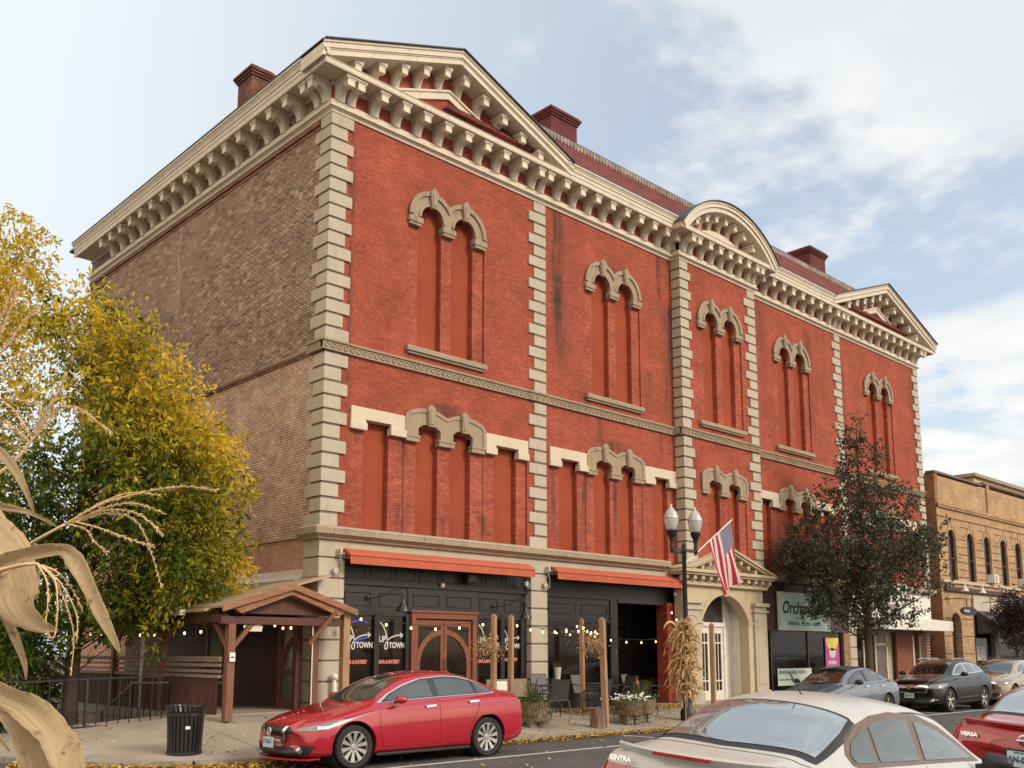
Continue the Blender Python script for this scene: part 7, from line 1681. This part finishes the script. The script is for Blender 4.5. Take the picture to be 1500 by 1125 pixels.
BULB = mat('glowing_bulb', (1, .8, .5), .3, 0, emit=(1, .50, .20), estr=3.4)
CABLE = BLKP
def strand(label, pts, nb, sag):
    t = thing('string_lights', label, 'string lights', pts[0], 0, None); o = Vector(pts[0]); mb = MB(); path = []
    for i in range(len(pts) - 1):
        a = Vector(pts[i]) - o; b = Vector(pts[i + 1]) - o
        for k in range(10 + (i == len(pts) - 2)): f = k / 10; path.append(a.lerp(b, f) - Vector((0, 0, sag * 4 * f * (1 - f))))
    mb.tube(path, .007, 5); mb.obj('cable', CABLE, t)
    for k in range(nb):
        x = (k + .5) / nb * (len(path) - 1); i = int(x); p = path[i].lerp(path[i + 1], x - i); MB().tube([p, p - Vector((0, 0, .06))], .014, 6).obj('socket', CABLE, t)
        MB().lathe([(.002, -.12), (.016, -.112), (.024, -.09), (.019, -.07), (.01, -.055)], tuple(p), 10).obj('bulb', BULB, t, smooth=True)
strand('string of warm bulbs from the porch gable past the bar windows', [(.2, -.9, 2.72), (3.40, -2.1, 2.62)], 6, .22)
strand('string of warm bulbs between the paired timber posts and the patio post', [(3.9, -2.1, 2.62), (7.88, -.75, 2.70)], 6, .22)
strand('string of warm bulbs from the patio post to the leaning kerb post', [(7.85, -.75, 2.66), (5.72, -3.33, 2.56)], 5, .18)
strand('string of warm bulbs from the entry recess down past the corn stalks to the lamp', [(12.6, -.1, 3.3), (11.3, -1.6, 2.75), (9.2, -3.2, 2.6)], 6, .12)
strand('string of warm bulbs hung low inside the dark entry recess', [(8.3, .1, 2.62), (12.5, .1, 2.3)], 6, .2)
strand('string of warm bulbs along the porch ceiling beam', [(-2.4, -.5, 2.5), (-1.2, .1, 2.62), (-.2, .6, 2.5)], 7, .1)
strand('string of warm bulbs along the outer porch eave', [(-2.45, .2, 2.36), (-2.45, 7.0, 2.4)], 9, .06)
def interior_lights():
    t = thing('pendant_lights', 'cluster of small warm pendant lamps seen behind the patio window', 'lights', (8.7, .16, 2.4))
    for (x, z) in ((-.5, .02), (-.35, -.06), (.0, .03), (.12, -.02), (.22, .05), (.5, -.03), (.8, -.02), (-.9, -.02)):
        MB().lathe([(.002, -.03), (.028, 0), (.002, .03)], (x, -.02, z), 8).obj('bulb', BULB, t)
interior_lights()
CHM = mat('dark_sling_mesh', (.035, .033, .036), .7, .3, 12); CHL = mat('grey_sling_mesh', (.12, .12, .13), .7, .2, 12); FR = mat('bronze_chair_frame', (.04, .035, .033), .4, .2, 8, metal=.4)
def chair(p, rz, label, sling, frame=FR, src=[None]):
    t = thing('patio_chair', label, 'chair', p, rz, 'patio chairs outside the bar')
    MB().ext([(-.24, .43), (.24, .41), (.24, .44), (-.24, .46)], -.24, .24, 'yz').obj('seat', sling, t)
    mb = MB(); mb.add([(-.24, -.22, .45), (.24, -.22, .45), (.24, -.34, .93), (-.24, -.34, .93), (-.24, -.235, .45), (.24, -.235, .45), (.24, -.355, .93), (-.24, -.355, .93)], [(0, 1, 2, 3), (7, 6, 5, 4), (0, 4, 5, 1), (1, 5, 6, 2), (2, 6, 7, 3), (3, 7, 4, 0)]); mb.obj('backrest', sling, t)
    mb = MB(); mb.tube([(-.26, -.22, .44), (-.26, -.35, .94), (.26, -.35, .94), (.26, -.22, .44)], .014, 6); mb.tube([(-.25, .24, .42), (.25, .24, .42)], .012, 6); mb.tube([(-.25, -.24, .43), (.25, -.24, .43)], .012, 6); mb.tube([(-.26, -.24, .43), (-.26, .24, .42)], .012, 6); mb.tube([(.26, -.24, .43), (.26, .24, .42)], .012, 6); mb.obj('back_frame', frame, t)
    for s in (-1, 1):
        MB().tube([(s * .27, -.29, .70), (s * .30, -.1, .67), (s * .30, .15, .66), (s * .29, .26, .58), (s * .28, .27, .4)], .014, 6).obj('armrest', frame, t)
        MB().tube([(s * .28, .27, .42), (s * .28, .26, 0)], .013, 6).obj('leg', frame, t); MB().tube([(s * .26, -.24, .43), (s * .27, -.36, 0)], .013, 6).obj('leg', frame, t)
    return t
def table(p, label):
    t = thing('patio_table', label, 'table', p, 0, 'patio tables outside the bar'); MB().lathe([(.01, .70), (.40, .70), (.42, .715), (.40, .73), (.01, .73)], (0, 0, 0), 28).obj('tabletop', FR, t)
    for k in range(4): a = k * 1.5708 + .6; MB().tube([(.12 * math.cos(a), .12 * math.sin(a), .70), (.09 * math.cos(a), .09 * math.sin(a), .35), (.34 * math.cos(a), .34 * math.sin(a), 0)], .013, 6).obj('leg', FR, t)
def G(x, y): return (x, y, zs(x, y))
chair(G(5.75, -1.75), R(-20), 'dark mesh patio chair nearest the stone pier, back to the street', CHM); chair(G(7.3, -1.75), R(10), 'dark mesh patio chair with its back square to the street between the two single posts', CHM)
chair(G(6.75, -.45), R(170), 'grey mesh patio chair behind the first table, against the stone pier', CHL); chair(G(8.45, -.35), R(185), 'grey mesh patio chair at the window sill behind the second table', CHL)
chair(G(9.35, -.9), R(80), 'dark patio chair turned sideways behind the leaning post', CHM); chair(G(10.4, -.5), R(200), 'grey mesh patio chair at the entry recess behind the white flowers', CHL); chair(G(8.9, -2.0), R(-70), 'dark patio chair right of the leaning post', CHM)
table(G(6.4, -1.1), 'small round patio table nearest the stone pier'); table(G(8.0, -1.35), 'small round patio table in the middle of the patio'); table(G(9.8, -1.4), 'small round patio table behind the flower planter')
# stump
t = thing('tree_stump', 'short barked tree stump standing at the kerb', 'stump', (5.55, -3.32, .1)); mb = MB(); n = 22; vs = []
for z, r in ((0, .19), (.1, .18), (.3, .175), (.47, .185)):
    for k in range(n): a = 6.2832 * k / n; q = r * (1 + .05 * math.sin(a * 7 + z * 3) + .03 * math.sin(a * 13)); vs.append((q * math.cos(a), q * math.sin(a), z))
mb.add(vs, [(i * n + k, i * n + (k + 1) % n, (i + 1) * n + (k + 1) % n, (i + 1) * n + k) for i in range(3) for k in range(n)]); mb.obj('bark', wood('stump_bark', (.24, .14, .10), (.09, .05, .04), (9, 9, 1.5)), t); MB().lathe([(.001, .471), (.17, .474)], (0, 0, 0), 22, cap=False).obj('cut_face', GREYW, t)
# planters
GRN = leafmat('green_blade', (.035, .06, .015), (.08, .11, .035), (.20, .20, .08), .25)
PET = mat('white_petals', (.75, .74, .70), .7, .05); REDF = mat('red_flower', (.6, .04, .02), .6, .1)
def barrel(p, label, r=.33, h=.36, lift=.2, kind='spike', seed=1, flowers=0, trail=0):
    rr = np.random.RandomState(seed); t = thing('barrel_planter', label, 'planter', p); mb = MB(); n = 18
    for k in range(n):
        a = 6.2832 * k / n; c, s = math.cos(a), math.sin(a); mb.beam((r * .86 * c, r * .86 * s, lift), (r * c, r * s, lift + h), r * .34, .025, (c, s, 0))
    mb.lathe([(.01, lift + .02), (r * .84, lift + .02)], (0, 0, 0), 18, cap=False); mb.obj('barrel', PLANTW, t)
    MB().lathe([(.001, lift + h - .05), (r * .95, lift + h - .05)], (0, 0, 0), 18, cap=False).obj('soil', mat('soil', (.03, .02, .015), .95, .3) if 'soil' not in MATS else MATS['soil'], t)
    mb = MB()
    for k, (dx, dy) in enumerate(((-.15, -.1), (.14, -.12), (0, .15))): mb.box(dx - .12, dx + .12, dy - .07, dy + .07, 0, lift * .48); mb.box(dx - .13, dx + .11, dy - .08, dy + .06, lift * .5, lift)
    mb.obj('support_stones', KERBM, t, bevel=.015)
    top = lift + h
    n = 110; a = rr.uniform(0, 6.28, n)
    if kind == 'spike':
        vs = []; fs = []; hue = []
        for k in range(60):
            an = rr.uniform(0, 6.28); L = rr.uniform(.35, .75); p_ = Vector((0, 0, top - .05)); d = Vector((math.cos(an) * .45, math.sin(an) * .45, rr.uniform(.5, 1.3))).normalized(); s = Vector((-math.sin(an), math.cos(an), 0)); o = len(vs); h_ = rr.uniform(.2, .9)
            for i in range(7): w = .014 * (1 - i / 6.5) + .002; vs += [tuple(p_ + s * w), tuple(p_ - s * w)]; hue += [h_, h_]; p_ = p_ + d * L / 6; d = (d + Vector((0, 0, -.11))).normalized()
            fs += [(o + 2 * i, o + 2 * i + 1, o + 2 * i + 3, o + 2 * i + 2) for i in range(6)]
        o = MB().add(vs, fs).obj('grass_plant', GRN, t, fix=False); o.data.attributes.new('hue', 'FLOAT', 'POINT').data.foreach_set('value', hue)
    m_ = 420; P = np.stack([rr.normal(0, r * .6, m_), rr.normal(0, r * .6, m_), top + np.abs(rr.normal(0, .07, m_))], 1)
    if trail: q = 500; an = rr.uniform(2.6, 5.6, q); P2 = np.stack([r * 1.04 * np.cos(an) + rr.normal(0, .04, q), r * 1.04 * np.sin(an) + rr.normal(0, .04, q), top - rr.rand(q) ** 1.5 * (top - .02)], 1); P = np.concatenate([P, P2])
    n = len(P); D = unit(rr.normal(0, 1, (n, 3))); U = unit(np.cross(D, rr.normal(0, 1, (n, 3)))); leaf_mesh('foliage', P, D, U, rr.uniform(.03, .08, n), rr.uniform(.015, .035, n), np.clip(rr.normal(.4, .25, n), 0, 1), GRN, t)
    if flowers:
        mb = MB()
        for k in range(flowers):
            c = Vector((rr.normal(0, r * .62), rr.normal(0, r * .5), top + abs(rr.normal(.06, .06)))); b0 = rr.uniform(0, 6.28); n_ = Vector((rr.normal(0, .4) - .3, rr.normal(0, .4) - .5, 1)).normalized(); s = n_.orthogonal().normalized(); q = n_.cross(s)
            vs = [tuple(c)]
            for j in range(10): an = b0 + j * .6283; rad = .034 if j % 2 else .018; vs.append(tuple(c + (s * math.cos(an) + q * math.sin(an)) * rad + n_ * .008))
            mb.add(vs, [(0, 1 + j, 1 + (j + 1) % 10) for j in range(10)])
        mb.obj('white_flowers', PET, t, fix=False)
    return t
barrel((4.10, -2.65, zs(4.1, -2.65) - .02), 'barrel planter with spiky grass behind the rear of the red car', .34, .42, .14, seed=3, trail=1)
barrel((6.95, -3.10, zs(6.95, -3.1)), 'barrel planter brimming with small white flowers and trailing vines', .36, .34, .22, 'fl', 5, 130, 1)
b2_ = barrel((7.62, -2.95, zs(7.6, -2.95)), 'barrel planter with spiky green grass beside the white flowers', .35, .34, .22, seed=8)
MB().lathe([(.002, -.03), (.05, 0), (.04, .04), (.002, .05)], (-.28, -.1, .95), 8).obj('red_flower', REDF, b2_)
def basket(p, label, seed):
    rr = np.random.RandomState(seed); t = thing('hanging_basket', label, 'hanging basket', p); MB().lathe([(.02, -.17), (.12, -.14), (.17, -.03), (.18, 0)], (0, 0, 0), 18, cap=False).obj('basket', PLANTW, t)
    mb = MB()
    for k in range(3): a = k * 2.094; mb.tube([(.17 * math.cos(a), .17 * math.sin(a), 0), (0, 0, .45)], .004, 4)
    mb.tube([(0, 0, .45), (.05, 0, .5), (.17, -.02, .48)], .008, 5); mb.obj('hanger', BLKM, t)
    n = 900; P = rr.normal(0, 1, (n, 3)) * np.array([.15, .15, .09]) + np.array([0, 0, .03]); P[:, 2] -= (np.hypot(P[:, 0], P[:, 1]) > .18) * rr.rand(n) * .22; D = unit(rr.normal(0, 1, (n, 3))); U = unit(np.cross(D, rr.normal(0, 1, (n, 3))))
    leaf_mesh('dried_foliage', P, D, U, rr.uniform(.03, .07, n), rr.uniform(.015, .03, n), np.clip(rr.normal(.5, .25, n), 0, 1), STRAW, t)
basket((3.22, -2.05, 1.98), 'hanging basket of dried foliage by the paired posts in front of the bar window', 2); basket((5.36, -3.35, 2.05), 'hanging basket of pale dried flowers on the leaning kerb post', 4)
def sofa():
    t = thing('cushion', 'white cushion leaning at the bar window beside the door', 'cushion', (5.15, -.4, .95)); mb = MB(); mb.box(-.24, .24, -.06, .06, -.18, .18); o = mb.obj('cushion_cover', WHITEP, t, bevel=.05)
    t = thing('bench', 'grey bench below the bar window right of the arched door', 'bench', G(5.5, -.45)); MB().box(-.7, .7, -.22, .22, .36, .42).obj('seat', GREYW, t); MB().box(-.7, .7, .14, .18, .42, .8).obj('backrest', GREYW, t)
    for sx in (-.6, .6): MB().box(sx - .03, sx + .03, -.2, .2, 0, .36).obj('leg', GREYW, t)
    t = thing('white_vase', 'tall white vase standing on the window sill behind the patio chairs', 'vase', (7.75, .06, 1.0)); MB().lathe([(.05, 0), (.07, .1), (.1, .42), (.11, .45)], (0, 0, 0), 16).obj('vase', WHITEP, t, smooth=40)
    n = 60; rr = np.random.RandomState(3); P = np.zeros((n, 3)) + [0, 0, .43]; D = unit(rr.normal(0, 1, (n, 3)) + [0, 0, 1.2]); U = unit(np.cross(D, rr.normal(0, 1, (n, 3)))); leaf_mesh('greenery', P, D, U, rr.uniform(.1, .25, n), rr.uniform(.01, .02, n), rr.rand(n), GRN, t)
sofa()
t = thing('standpipe', 'white capped standpipe at the foot of the stone corner pier', 'standpipe', (.38, -.16, zs(.38, -.16))); MB().lathe([(.05, 0), (.05, .62), (.04, .64), (.04, .7)], (0, 0, 0), 14).obj('pipe', WHITEP, t, smooth=40); MB().lathe([(.02, .70), (.075, .72), (.085, .77), (.06, .82), (.02, .84)], (0, 0, 0), 14).obj('cap', WHITEP, t, smooth=True)
t = thing('street_number_light', 'small black lantern on the stone corner pier beside the porch', 'lantern', (.45, -.09, 2.45)); MB().tube([(0, 0, .1), (0, -.1, .16), (.04, -.16, .12), (.04, -.16, .0)], .01, 6).obj('arm', BLKM, t); MB().lathe([(.01, 0), (.05, -.03), (.05, -.1), (.02, -.12)], (.04, -.16, 0), 10).obj('lantern', BLKM, t)
for i, (x, y) in enumerate(()): pass
